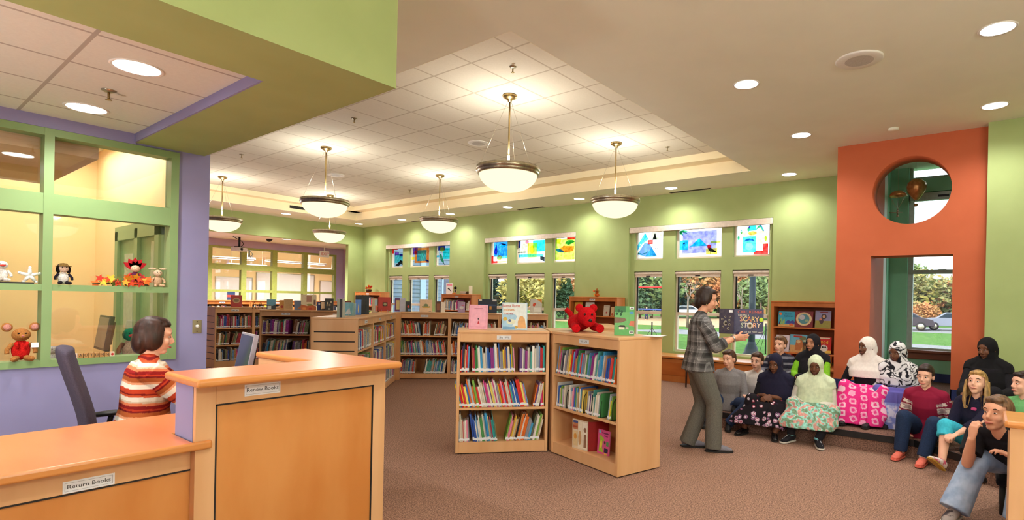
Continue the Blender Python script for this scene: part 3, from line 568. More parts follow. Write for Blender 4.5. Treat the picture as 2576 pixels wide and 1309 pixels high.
# ---------------------------------------------------------------- bookcases
CASES = {}
def bookcase(key, label, loc, ang, Wd, D, H, boards, wood=M_WOOD, inside=M_WOODI, text=None, slat=False, header=.085, group=None, z0=0.0, double=False, tw=.028, lab=True):
    root = empty('bookcase', (loc[0], loc[1], z0), ang)
    for s in (0, 1):
        x = s * (Wd - tw)
        p = MB().box(x, x + tw, 0, D, .012, H - .026).build('side_panel', wood, root, .002)
        if slat and s == 0 and slat != 'r' or slat == 'r' and s == 1:
            g = MB(); zz = H - .19
            while zz > .1:
                g.box(x - .001, x + tw + .001, .035, D - .035, zz, zz + .014); zz -= .122
            g.build('slat_groove', M_BLACK, p)
    MB().box(.0, Wd, -.012, D + .008, H - .026, H).build('top', wood, root, .006)
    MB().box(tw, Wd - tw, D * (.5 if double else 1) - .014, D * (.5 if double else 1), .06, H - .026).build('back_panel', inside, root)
    if double: MB().box(tw, Wd - tw, D - .014, D - .002, .012, H - .026).build('rear_panel', wood, root)
    MB().box(tw, Wd - tw, .006, .024, .012, boards[-1] - .0).build('base_rail', wood, root)
    if header: MB().box(tw, Wd - tw, .004, .022, H - .026 - header, H - .026).build('header_rail', wood, root)
    dd = D * (.5 if double else 1) - .016
    for b in boards: MB().box(tw, Wd - tw, .004 if b != boards[-1] else .024, dd, b - .022 if b != boards[-1] else b - .02, b).build('shelf', wood, root, .002)
    MB().box(.02, Wd - .02, .03, D - .03, 0, .014).build('plinth', M_DARK, root)
    if lab:
        zc = H - .026 - header / 2
        h = MB().box(Wd / 2 - .07, Wd / 2 + .07, -.001, .004, zc - .02, zc + .02).build('label_holder', mat('card_white', (222, 224, 228), .5), root)
        if text: text_obj(text, .026, M_INK, h, (Wd / 2, -.0012, zc), (math.pi / 2, 0, 0), ext=.0002)
        else:
            MB().box(Wd / 2 - .045, Wd / 2 - .005, -.0016, -.001, zc - .006, zc + .006).box(Wd / 2 + .01, Wd / 2 + .045, -.0016, -.001, zc - .006, zc + .006).build('printed_line', mat('ink_grey', (120, 120, 130), .7), h)
    tag(root, label, 'bookcase', group)
    CASES[key] = dict(M=MW((loc[0], loc[1], z0), ang), W=Wd, D=dd, H=H, boards=boards, tw=tw, root=root)
    return root
# the near pair, back to back units set at an angle
bookcase('A1', 'low maple bookcase in the middle of the carpet, the one facing the checkout counter', (3.559, 4.022), math.atan2(-.675, .737), .885, .52, 1.19, [.785, .445, .115], text='Sha - Wil', double=True)
bookcase('A2', 'low maple bookcase in the middle of the carpet whose plain end panel faces the steps', (4.215, 3.385), math.atan2(-.966, -.257), .955, .52, 1.19, [.785, .465, .115], text='Wil - Zal', double=True)
# wedge filler and the spur running back from the pair
def spur():
    a, b = Vector((5.70, 3.91)), Vector((6.31, 4.08)); ang = math.atan2(.95, .31)
    bookcase('A3', 'low maple bookcase behind the red plush toy, its white label catching the window light', (5.55, 3.35), math.atan2(.72, .69), 1.0, .52, 1.19, [.785, .445, .115], double=True)
    tag(MB().box(-.06, .05, -.05, .06, 0, 1.22, M=Matrix.Translation((6.09, 8.48, 0)) @ Matrix.Rotation(math.pi / 4, 4, 'Z')).build('corner_filler', M_WOOD), 'maple post in the inner corner of the diagonal row and the short spur', 'bookcase corner')
    tag(MB().prism([(4.24, 3.44), (4.62, 3.83), (4.95, 3.55), (4.74, 3.24)], 1.164, 1.19).prism([(4.27, 3.45), (4.60, 3.79), (4.90, 3.53), (4.72, 3.27)], 0, 1.164).build('corner_filler', M_WOOD, None), 'maple corner piece joining the two near bookcases', 'bookcase corner')
spur()
# the long diagonal row
S = .70711; DG = 'low bookcases in the long diagonal row'
DW = .862; DWr = .905; d_ang = -math.pi / 4
row = [('D1', 4.45, 10.17, DW, 'low bookcase at the end of the diagonal row behind the counter monitor'), ('D2', 4.45 + DW * S, 10.17 - DW * S, DW, 'low bookcase in the diagonal row, mostly behind the slatted end panel')]
for k, x, y, wd, lab in row: bookcase(k, lab, (x, y), d_ang, wd, .50, 1.22, [.79, .44, .10], wood=M_WOOD, group=DG, slat=False)
x, y = 6.12, 8.50
for i, lab in enumerate(('low bookcase of picture books right beside the inner corner of the row', 'low bookcase in the diagonal row, second from the inner corner', 'low bookcase at the window end of the diagonal row')):
    bookcase('D%d' % (i + 3), lab, (x + i * DWr * S, y - i * DWr * S), d_ang, DWr, .50, 1.22, [.79, .44, .10], group=DG)
# the spur with the slatted end panel
sx_, sy_ = 6.04, 8.42; UW = .93
for i, lab in enumerate(('low bookcase with the slatted end panel facing the counter', 'low bookcase in the middle of the short spur', 'low bookcase of the short spur touching the diagonal row')):
    st = 2.95 - i * UW - .0
    bookcase('B%d' % (i + 1), lab, (sx_ - st * S, sy_ - st * S), math.pi / 4, UW, .56, 1.22, [.79, .44, .10], slat=(i == 0), double=True, group='low bookcases of the short spur')
# left row parallel to the back wall, and the low unit in the alcove
for i, lab in enumerate(('low bookcase with grooved side right next to the purple wall', 'low bookcase half hidden behind the diagonal row end')):
    bookcase('C%d' % (i + 1), lab, (4.46 + i * .72, 12.1), 0.0, .72, .45, 1.22, [.80, .46, .14], slat=(i == 0))
for i, lab in enumerate(('long low shelf unit under the far glazing, beside the red book', 'long low shelf unit under the far glazing, its middle part', 'long low shelf unit under the far glazing toward the plum wall')):
    bookcase('F%d' % (i + 1), lab, (5.7 + i * 1.5, 17.0), 0.0, 1.48, .4, 1.30, [.9, .5, .12], wood=M_CASEO, inside=M_CASEO, group='low shelf units in the alcove')
# tall wall cases
def wall_case(key, y0, y1, z0, z1, boards, label, white=True):
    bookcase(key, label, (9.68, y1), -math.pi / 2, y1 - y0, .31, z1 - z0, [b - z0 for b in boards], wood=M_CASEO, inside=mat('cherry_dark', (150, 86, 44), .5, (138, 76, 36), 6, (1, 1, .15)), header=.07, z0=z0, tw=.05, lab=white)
wall_case('W1', 14.35, 15.70, 0, 1.62, [1.2, .8, .4, .1], 'cherry bookcase standing in the far corner by the farthest window')
wall_case('W2', 10.42, 11.60, 0, 1.59, [1.17, .78, .4, .1], 'cherry bookcase against the wall between the farthest and middle windows')
wall_case('W3', 6.09, 7.34, 0, 1.575, [1.17, .78, .4, .1], 'cherry bookcase against the wall behind the red plush toy', )
wall_case('W4', 1.68, 2.97, .482, 1.555, [1.115, .69, .50], 'cherry bookcase on the bench end next to the orange wall', False)
# window bench
def bench():
    root = empty('window_bench'); y0, y1 = 1.68, 5.98
    MB().box(9.42, XW - .002, y0, y1, .44, .48).build('seat', mat('bench_top', (206, 138, 78), .28, (196, 124, 62), 8, (1, .15, 1), 4, spec=.5), root, .012)
    MB().box(9.47, 9.5, y0, y1, .0, .44).build('front', M_CASEO, root)
    k = 5; wv = (y1 - y0) / k
    for i in range(k):
        a, b = y0 + i * wv + .1, y0 + (i + 1) * wv - .1
        MB().box(9.462, 9.47, a, b, .12, .36).build('raised_panel', mat('bench_panel', (190, 108, 50), .4, (176, 96, 40), 6, (1, .3, 1)), root, .004)
    MB().box(9.465, 9.472, y0, y1, .425, .44).build('shadow_strip', M_DARK, root)
    tag(root, 'long built-in wooden window bench below the nearest window', 'bench')
bench()
# ---------------------------------------------------------------- books on shelves
PAL = [(236, 232, 224), (222, 214, 196), (40, 44, 60), (28, 28, 34), (192, 36, 40), (226, 60, 48), (240, 206, 60), (244, 226, 120), (60, 110, 190), (36, 70, 150), (110, 160, 210), (40, 140, 140), (90, 170, 160), (60, 130, 70), (130, 180, 80), (150, 60, 140), (214, 80, 150), (240, 150, 180), (230, 120, 50), (196, 140, 90), (120, 80, 60), (150, 150, 160), (180, 190, 200), (90, 60, 120), (250, 246, 236), (206, 90, 90), (70, 160, 210), (160, 40, 60), (100, 110, 80), (210, 190, 150)]
PALN = ['white', 'cream', 'dark navy', 'black', 'red', 'bright red', 'yellow', 'pale yellow', 'blue', 'deep blue', 'light blue', 'teal', 'mint', 'green', 'lime', 'purple', 'magenta', 'pink', 'orange', 'tan', 'brown', 'grey', 'pale grey', 'violet', 'ivory', 'coral', 'sky blue', 'maroon', 'olive', 'beige']
BM = [mat('spine_' + n.replace(' ', '_'), c, .45, tuple(min(255, x + 26) if sum(c) < 330 else max(0, x - 30) for x in c), 70, None, 3, lo=.48, hi=.58) for c, n in zip(PAL, PALN)]
M_PAGES = mat('pages', (232, 224, 206), .8, (214, 204, 184), 90, (1, .05, 1))
def unit_book():
    m = MB()  # width x (thickness) 0..1, depth y 0..1 (spine at 0), height z 0..1
    t = .16
    prof = [(0, 0.012), (.3, 0), (.7, 0), (1, .012)]
    poly = prof + [(1, 1), (1 - t, 1), (1 - t, .06), (t, .06), (t, 1), (0, 1)]
    m.prism(poly, 0, 1, 0)
    m.prism([(t, .06), (1 - t, .06), (1 - t, .975), (t, .975)], .012, .985, 1)
    return m.mesh('book')
UB = unit_book(); UB.materials.append(BM[0]); UB.materials.append(M_PAGES)
lm = MB(); lm.box(-.02, 1.02, -.012, .004, .06, .155); UL = lm.mesh('spine_label'); UL.materials.append(M_PAPER)
STUFF = MB(); STUFF_M = BM + [M_PAGES, M_PAPER]
nbooks = [0]
def put_book(Mw, t, d, h, ci, label, group):
    o = bpy.data.objects.new('book', UB); COL.objects.link(o)
    o.matrix_world = Mw @ Matrix.Diagonal((t, d, h, 1)); o.material_slots[0].link = 'OBJECT'; o.material_slots[0].material = BM[ci]
    l = bpy.data.objects.new('spine_label', UL); COL.objects.link(l); l.parent = o
    tag(o, label, 'book', group); nbooks[0] += 1
def stuff_book(Mw, t, d, h, ci):
    Mx = Mw @ Matrix.Diagonal((t, d, h, 1)); k = len(STUFF.v)
    STUFF.box(0, 1, 0, 1, 0, .985, ci, M=Mx); STUFF.box(.12, .88, .05, .97, .985, 1, len(BM), M=Mx); STUFF.box(-.02, 1.02, -.012, .004, .06, .155, len(BM) + 1, M=Mx)
def shelf_books(key, bi, segs, where, indiv, pal=None, hmax=.27, tmean=.0124, seed=0, dmax=.21):
    """segs: (x0, x1, lean in degrees, positive = tops to the right) along the shelf, in metres inside the case"""
    rnd = random.Random(seed * 97 + bi * 13 + 5); c = CASES[key]; zb = c['boards'][bi] + .001; n = 0; lst = []
    x_in, x_out = c['tw'] + .004, c['W'] - c['tw'] - .004
    for (x0, x1, lean) in segs:
        th = math.radians(abs(lean)); x0 = max(x0, x_in); x1 = min(x1, x_out)
        x = x0 if lean >= 0 else x0
        fam = rnd.randrange(len(PAL)); run = 0
        if lean < 0:
            pass
        while True:
            t = max(.004, rnd.gauss(tmean, tmean * .38)); h = min(hmax, max(.17, rnd.gauss(hmax * .86, hmax * .09))); d = min(dmax, h * rnd.uniform(.72, .95))
            w = t / math.cos(th)
            if x + w > x1 - (0 if abs(lean) < 2 else (h * math.sin(th) if lean > 0 and x1 >= x_out - .01 else 0)): break
            if run <= 0:
                fam = rnd.choice(pal) if pal and rnd.random() < .6 else rnd.choice((0, 0, 1, 1, 24, 22, 21, 29, 19, 10)) if rnd.random() < .42 else rnd.randrange(len(PAL)); run = rnd.choice((1, 1, 1, 1, 1, 2))
            run -= 1
            if lean >= 0: Ml = Matrix.Translation((x + t * 0, .012 + rnd.random() * .012, zb)) @ Matrix.Rotation(th, 4, 'Y')
            else: Ml = Matrix.Translation((x + w, .012 + rnd.random() * .012, zb)) @ Matrix.Rotation(-th, 4, 'Y') @ Matrix.Translation((-t, 0, 0))
            if lean >= 0: Ml = Matrix.Translation((0, 0, t * math.sin(th))) @ Ml
            else: Ml = Matrix.Translation((0, 0, t * math.sin(th))) @ Ml
            lst.append((c['M'] @ Ml, t * .97, d, h, fam, lean)); x += w + .0004
    for i, (Mw, t, d, h, ci, lean) in enumerate(lst):
        if indiv:
            put_book(Mw, t, d, h, ci, '%s %s book%s, %s along %s' % ('thick' if t > .016 else 'thin' if t < .009 else 'slim', PALN[ci], ' leaning over' if abs(lean) > 6 else '', ordinal(i + 1), where), 'picture books on ' + where)
        else: stuff_book(Mw, t, d, h, ci)
brights = [4, 5, 6, 7, 8, 10, 14, 15, 16, 17, 18, 24, 0, 1, 26]
shelf_books('A1', 0, [(.03, .125, 1.5), (.145, .56, -3.5), (.60, .86, 0)], 'the counter-facing bookcase top shelf', True, seed=1, hmax=.275)
shelf_books('A1', 1, [(.03, .705, -13), (.735, .80, 11), (.812, .86, 0)], 'the counter-facing bookcase middle shelf', True, brights, seed=2, hmax=.275)
shelf_books('A1', 2, [(.03, .14, -3), (.165, .42, -9), (.47, .86, 13)], 'the counter-facing bookcase bottom shelf', True, seed=3, hmax=.275)
shelf_books('A2', 0, [(.05, .93, 9)], 'the steps-side bookcase top shelf', True, seed=4, hmax=.265, tmean=.0142)
shelf_books('A2', 1, [(.05, .20, 3), (.235, .46, 4), (.49, .70, 6), (.79, .84, 8)], 'the steps-side bookcase middle shelf', True, [0, 24, 10, 12, 14, 22, 1, 8], seed=5, hmax=.235, tmean=.0115)
warm = [1, 5, 18, 20, 25, 29, 0, 2, 28]
shelf_books('D3', 0, [(.03, .39, -9), (.42, .56, 1), (.62, .88, 12)], 'the inner-corner bookcase top shelf', False, warm, seed=6)
shelf_books('D3', 1, [(.03, .86, -8)], 'the inner-corner bookcase middle shelf', False, seed=7)
shelf_books('D3', 2, [(.03, .31, 5), (.45, .88, 9)], 'the inner-corner bookcase bottom shelf', False, [11, 12, 0, 9, 26, 21], seed=8)
for key, sd in (('D4', 20), ('D5', 30), ('D1', 40), ('D2', 50), ('B1', 60), ('B2', 70), ('B3', 80)):
    for b in range(3):
        shelf_books(key, b, [(.03, .47, (-6, 3, 8)[(sd // 10 + b) % 3]), (.54, .88, (2, 10, -7)[(sd // 10 + 2 * b) % 3])], '', False, [0, 24, 8, 9, 6, 4, 21, 22] if key[0] == 'B' else [1, 2, 3, 20, 23, 28, 29, 0] if sd > 30 else None, seed=sd + b, tmean=.014 if key[0] == 'B' else .017)
for key, sd in (('C1', 90), ('C2', 100)):
    for b in range(3): shelf_books(key, b, [(.03, .28, (1, 6, 0)[b]), (.3, .68, (0, 14, 0)[b])], '', False, [2, 3, 9, 20, 27, 28, 0], seed=sd + b, tmean=.02)
for b in range(2):
    shelf_books('W1', b, [(.06, .9, 0)], '', False, seed=110 + b, tmean=.022); shelf_books('W2', b, [(.07, .5, (3, 0)[b]), (.52, .7, 0), (.95, 1.1, 2)], '', False, [0, 1, 24, 22, 29], seed=120 + b, tmean=.024)
for b in range(1):
    for k in (1, 2, 3): shelf_books('F%d' % k, b, [(.05, 1.3, 0)], '', False, [2, 3, 20], seed=130 + k, tmean=.03)
so = STUFF.build('shelved_books', STUFF_M); tag(so, 'rows of library books filling all the farther bookcases', 'books', kind='stuff')
# ---------------------------------------------------------------- people
def remesh(mb, name, vox, smooth=3):
    me = mb.mesh(name); o = bpy.data.objects.new('tmp', me); COL.objects.link(o)
    a = o.modifiers.new('r', 'REMESH'); a.mode = 'VOXEL'; a.voxel_size = vox; a.use_smooth_shade = True
    if smooth: b = o.modifiers.new('s', 'SMOOTH'); b.iterations = smooth; b.factor = .5
    bpy.context.view_layer.update()
    r = bpy.data.meshes.new_from_object(o.evaluated_get(bpy.context.evaluated_depsgraph_get())); r.name = name
    bpy.data.objects.remove(o); bpy.data.meshes.remove(me)
    r.polygons.foreach_set('use_smooth', [True] * len(r.polygons)); return r
def link_mesh(me, name, m, parent):
    o = bpy.data.objects.new(name, me); COL.objects.link(o); me.materials.clear(); me.materials.append(m); o.parent = parent; return o
def paint(me, fn):
    ca = me.color_attributes.new('Col', 'FLOAT_COLOR', 'POINT'); out = []
    for v in me.vertices: out += list(fn(v.co))
    ca.data.foreach_set('color', out)
def carve(me, test):
    bm = bmesh.new(); bm.from_mesh(me); dv = [v for v in bm.verts if test(v.co)]
    bmesh.ops.delete(bm, geom=dv, context='VERTS'); bm.to_mesh(me); bm.free(); me.update()
def ik(a, b, l1, l2, pole):
    d = b - a; L = d.length
    if L > (l1 + l2) * .995: b = a + d * ((l1 + l2) * .995 / L); d = b - a; L = d.length
    x = (l1 * l1 - l2 * l2 + L * L) / (2 * L); h = math.sqrt(max(l1 * l1 - x * x, 0)); u = d / L
    p = pole - u * pole.dot(u); p.normalize(); return a + u * x + p * h, b
SKIN_F = mat('skin_fair', (226, 168, 138), .55, (220, 158, 128), 12, spec=.3); SKIN_P = mat('skin_rosy', (236, 184, 158), .55, (230, 174, 148), 12, spec=.3)
SKIN_B = mat('skin_brown', (112, 70, 48), .5, (104, 64, 44), 12, spec=.35); SKIN_M = mat('skin_tan', (178, 124, 92), .55, (170, 116, 86), 12, spec=.3)
EYE_W = mat('eye_white', (206, 200, 194), .3, (202, 196, 190), 9); EYE_D = mat('eye_dark', (40, 26, 20), .2, (36, 24, 18), 9); LIP = mat('lips', (176, 86, 80), .45, (168, 80, 74), 9); LIPD = mat('lips_dark', (96, 48, 42), .45, (90, 44, 40), 9)
def hair_mat(n, c): return mat('hair_' + n, c, .45, tuple(int(x * .6) for x in c), 60, (1, 1, .12), 4, .3)
H_DK = hair_mat('dark_brown', (52, 32, 26)); H_BR = hair_mat('brown', (84, 54, 38)); H_BL = hair_mat('blond', (192, 150, 90)); H_SB = hair_mat('sandy', (122, 88, 62)); H_BK = hair_mat('black', (30, 22, 22))
class Body:
    """skeleton in world space; local axes f (facing), r (right side), u (up)"""
    def __init__(s, loc, yaw, sc, lean=0, side=0, head_yaw=None, head_pitch=0, feet=None, hands=None, knee_out=.15, head_k=None, knee_pole=None, elbow=None, shw=1.0, head_fwd=0.0, girth=1.0, head_roll=0):
        s.s = sc; k = sc; s.g = girth; y = math.radians(yaw); s.f = Vector((math.cos(y), math.sin(y), 0)); s.r = Vector((math.sin(y), -math.cos(y), 0)); s.u = Vector((0, 0, 1))
        s.pel = Vector(loc); le = math.radians(lean); sd = math.radians(side)
        s.up = (s.u * math.cos(le) + s.f * math.sin(le)); s.up = (s.up * math.cos(sd) + s.r * math.sin(sd)).normalized(); s.fw = (s.f * math.cos(le) - s.u * math.sin(le)).normalized(); s.hk = head_k or max(k, .88)
        s.chest = s.pel + s.up * .46 * k; s.neck = s.chest + s.up * .05 * k + s.fw * .01 * k
        hy = math.radians(yaw if head_yaw is None else head_yaw); hp = math.radians(head_pitch); hf = Vector((math.cos(hy), math.sin(hy), 0)); s.hr = Vector((math.sin(hy), -math.cos(hy), 0))
        s.hf = (hf * math.cos(hp) + s.u * math.sin(hp)); s.hu = (s.u * math.cos(hp) - hf * math.sin(hp))
        if head_roll:
            q = Matrix.Rotation(math.radians(head_roll), 3, s.hf); s.hr = q @ s.hr; s.hu = q @ s.hu
        s.hc = s.neck + s.up * .045 * k + s.u * .115 * s.hk + s.hf * (.02 + head_fwd) * k
        sw = .165 * k * shw; s.sh = {'L': s.chest - s.r * sw - s.up * .015 * k, 'R': s.chest + s.r * sw - s.up * .015 * k}; s.hip = {'L': s.pel - s.r * .085 * k, 'R': s.pel + s.r * .085 * k}
        s.el, s.wr, s.kn, s.an = {}, {}, {}, {}
        for q, sg in (('L', -1), ('R', 1)):
            t = s.P(hands[q]); pole = (s.r * sg * .5 - s.f * .5 - s.u * .8) if not elbow or q not in elbow else s.f * elbow[q][0] + s.r * elbow[q][1] + s.u * elbow[q][2]
            s.el[q], s.wr[q] = ik(s.sh[q], t, .275 * k, .245 * k, pole)
            t = s.P(feet[q]); pole = (s.f * 1.0 + s.u * .6 + s.r * sg * knee_out) if not knee_pole or q not in knee_pole else s.f * knee_pole[q][0] + s.r * knee_pole[q][1] + s.u * knee_pole[q][2]
            s.kn[q], s.an[q] = ik(s.hip[q], t, .41 * k, .40 * k, pole)
        s.feet = feet; s.Mh = Matrix((s.hf, s.hr, s.hu)).transposed()
    def P(s, t): return Vector((s.pel.x, s.pel.y, 0)) + s.f * t[0] + s.r * t[1] + s.u * t[2]   # local forward/right, z absolute
    def H(s, a, b, c): return s.hc + (s.hf * a + s.hr * b + s.hu * c) * s.hk
    def hl(s, co): d = (Vector(co) - s.hc) / s.hk; return d.dot(s.hf), d.dot(s.hr), d.dot(s.hu)
def torso(m, B, inf=0.0, top=True, bottom=True, bust=.0):
    k = B.s; g = B.g; c = [B.pel - B.up * .07 * k, B.pel + B.up * .03 * k, B.pel + B.up * .17 * k, B.pel + B.up * .32 * k + B.fw * .01 * k, B.chest - B.up * .02 * k, B.chest + B.up * .035 * k]
    rr = [(.15, .115), (.165, .125), (.135, .105), (.152, .115), (.150, .092), (.085, .065)]
    m.tube(c, [(a * k * g + inf, b * k * g + inf) for a, b in rr], 20, up=B.r)
    if bust:
        for sg in (-1, 1): m.ell(B.pel + B.up * .31 * k + B.fw * .085 * k + B.r * sg * .07 * k, bust * k + inf)
    for q in 'LR':
        m.ell(B.sh[q] - B.up * .006 * k, .047 * k * (1 + (g - 1) * .5) + inf); m.tube([B.chest + B.up * .045 * k, B.chest.lerp(B.sh[q], .55) + B.up * .012 * k, B.sh[q]], [.052 * k + inf * .6, .050 * k + inf * .8, .046 * k + inf], 12)
def limb(m, a, b, c, r0, r1, r2, inf, end=1.0):
    e = b + (c - b) * end; re = r1 + (r2 - r1) * end
    m.tube([a, a + (b - a) * .5, b], [r0 + inf, (r0 + r1) * .52 + inf, r1 + inf], 14); m.ell(b, r1 + inf)
    m.tube([b, b + (e - b) * .35, e], [r1 + inf, r1 * 1.02 + inf, re + inf], 14)
def hand(m, W, d, n, t, k, curl=.45, spread=.12):
    d = d.normalized(); n = (n - d * n.dot(d)).normalized(); t = (t - d * t.dot(d) - n * t.dot(n)).normalized()
    m.tube([W - d * .02 * k, W + d * .02 * k, W + d * .05 * k, W + d * .085 * k], [(.024 * k, .018 * k), (.032 * k, .017 * k), (.039 * k, .016 * k), (.038 * k, .013 * k)], 14, up=t)
    for i, L in enumerate((.068, .078, .072, .056)):
        p = W + d * (.082 if i in (1, 2) else .076) * k + t * (.0285 - .019 * i) * k; a = 0.1 + curl * .35; pts = [p - d * .012 * k, p]
        dd0 = (d + t * spread * (1.5 - i) * .5).normalized()
        for j, fr in enumerate((.45, .32, .26)):
            q = dd0 * math.cos(a) + n * math.sin(a); p = p + q * L * fr * k; pts.append(p); a += curl * (.8 + .12 * i)
        m.tube(pts, [.0088 * k, .0090 * k, .0082 * k, .0075 * k, .006 * k], 10)
    p = W + d * .028 * k + t * .028 * k; q1 = (d * .62 + t * .62 + n * .38).normalized(); q2 = (d * .85 + t * .12 + n * .5).normalized()
    m.tube([p - t * .012 * k, p + q1 * .034 * k, p + q1 * .034 * k + q2 * .03 * k], [.0125 * k, .0105 * k, .008 * k], 10)
def head_geo(m, B):
    Mh = B.Mh; h = B.hk
    E = lambda p, r: m.ell(B.H(*p), tuple(x * h for x in r), Mh, 18, 12)
    E((-.012, 0, .022), (.098, .076, .100)); E((.030, 0, -.035), (.066, .058, .082)); E((.062, 0, -.098), (.026, .030, .022)); E((.045, 0, .035), (.052, .060, .055))
    for sg in (-1, 1):
        E((.058, sg * .036, -.032), (.030, .024, .028)); E((-.008, sg * .077, -.012), (.020, .010, .032)); E((.074, sg * .030, .030), (.018, .026, .010))
    m.tube([B.H(.088, 0, .018), B.H(.104, 0, -.012), B.H(.113, 0, -.034)], [.009 * h, .0115 * h, .0145 * h], 10); E((.100, 0, -.038), (.014, .019, .010))
    E((.086, 0, -.067), (.016, .026, .012))
    m.tube([B.neck - B.up * .05 * B.s, B.neck + B.up * .01 * B.s, B.H(-.015, 0, -.06)], [.062 * B.s, .052 * B.s, .05 * h], 14)
def skin_body(B, root, m, hands=None, vox=.0055, lips=LIP, smile=0.0, brow=EYE_D, eyes=True, curl=.5):
    b = MB(); k = B.s; torso(b, B, -.008); head_geo(b, B)
    for q, sg in (('L', -1), ('R', 1)):
        limb(b, B.sh[q], B.el[q], B.wr[q], .046 * k, .037 * k, .025 * k, 0)
        hd = hands.get(q) if hands else None; d = (B.wr[q] - B.el[q]).normalized()
        if hd and hd.get('d') is not None: d = (B.f * hd['d'][0] + B.r * hd['d'][1] + B.u * hd['d'][2]).normalized()
        n = (B.f * hd['n'][0] + B.r * hd['n'][1] + B.u * hd['n'][2]) if hd and 'n' in hd else -B.u
        t = n.cross(d) * (-sg); t = -t if (hd and hd.get('flip')) else t
        hand(b, B.wr[q], d, n, t, k * 1.0, (hd or {}).get('curl', curl))
        limb(b, B.hip[q], B.kn[q], B.an[q], .075 * k, .052 * k, .036 * k, 0)
        fd = (B.f if not (B.feet and len(B.feet[q]) > 3) else B.feet[q][3]); fd = Vector(fd).normalized(); a = B.an[q]
        b.tube([a - fd * .03 * k - B.u * .02 * k, a + fd * .05 * k - B.u * .035 * k, a + fd * .14 * k - B.u * .052 * k], [(.034 * k, .034 * k), (.038 * k, .03 * k), (.038 * k, .016 * k)], 12, up=B.r)
    link_mesh(remesh(b, 'body', vox), 'body', m, root); h = B.hk
    if eyes:
        for sg in (-1, 1):
            e = MB(); e.ell(B.H(.0825, sg * .030, .004), tuple(x * h for x in (.0080, .0122, .0052)), B.Mh, 14, 8); eo = e.build('eye', EYE_W, root)
            i = MB(); i.ell(B.H(.0890, sg * .030, .004), tuple(x * h for x in (.0035, .0062, .0058)), B.Mh, 12, 8); i.build('iris', EYE_D, eo)
            w = MB(); w.tube([B.H(.090, sg * .014, .028), B.H(.0925, sg * .032, .034), B.H(.080, sg * .05, .028)], [.0032 * h, .004 * h, .0022 * h], 8); w.build('eyebrow', brow, root)
    l = MB(); l.tube([B.H(.092, -.026, -.064 + smile), B.H(.1035, -.010, -.068), B.H(.105, 0, -.0675), B.H(.1035, .010, -.068), B.H(.092, .026, -.064 + smile)], [.003 * h, .006 * h, .0062 * h, .006 * h, .003 * h], 10); l.build('mouth', lips, root)
def top_mesh(B, inf=.014, sleeve=1.0, hem=0.0, neck=True, vox=.007, flare=0.0, cuff=.012, bust=0.0, r_arm=(.052, .043, .032)):
    m = MB(); k = B.s; torso(m, B, inf, bust=bust)
    if hem: m.tube([B.pel + B.up * .17 * k, B.pel + B.up * .03 * k, B.pel - B.up * hem * k], [(.138 * k * B.g + inf, .108 * k * B.g + inf), (.172 * k * B.g + inf + flare * .5, .13 * k * B.g + inf + flare * .5), (.175 * k * B.g + inf + flare, .14 * k * B.g + inf + flare)], 22, up=B.r)
    if neck: m.tube([B.chest, B.neck + B.up * .0 * k], [.085 * k, .062 * k + .004], 14)
    for q in 'LR':
        if sleeve <= .5: m.tube([B.sh[q], B.sh[q] + (B.el[q] - B.sh[q]) * sleeve * 2], [r_arm[0] * k + inf, r_arm[0] * k + cuff], 14)
        else: limb(m, B.sh[q], B.el[q], B.wr[q], r_arm[0] * k, r_arm[1] * k, r_arm[2] * k, cuff, (sleeve - .5) * 2)
    return remesh(m, 'top', vox, 5)
def trouser_mesh(B, inf=.016, leg=1.0, vox=.0075, flare=0.0, waist=True, r=(.088, .066, .050)):
    m = MB(); k = B.s
    m.tube([B.pel - B.up * .08 * k, B.pel + B.up * .02 * k, B.pel + B.up * .13 * k], [(.14 * k * B.g + inf, .115 * k * B.g + inf), (.165 * k * B.g + inf, .125 * k * B.g + inf), (.142 * k * B.g + inf, .11 * k * B.g + inf)], 20, up=B.r)
    for q in 'LR':
        m.ell(B.hip[q], r[0] * k + inf); m.tube([B.hip[q], (B.hip[q] + B.kn[q]) / 2, B.kn[q]], [r[0] * k + inf, r[0] * .92 * k + inf, r[1] * k + inf], 16); m.ell(B.kn[q], r[1] * k + inf)
        e = B.kn[q] + (B.an[q] - B.kn[q]) * leg; m.tube([B.kn[q], (B.kn[q] + e) / 2, e], [r[1] * k + inf, (r[1] + r[2]) * .5 * k + inf + flare * .4, (r[1] + (r[2] - r[1]) * leg) * k + inf + flare], 16)
    return remesh(m, 'trousers', vox)
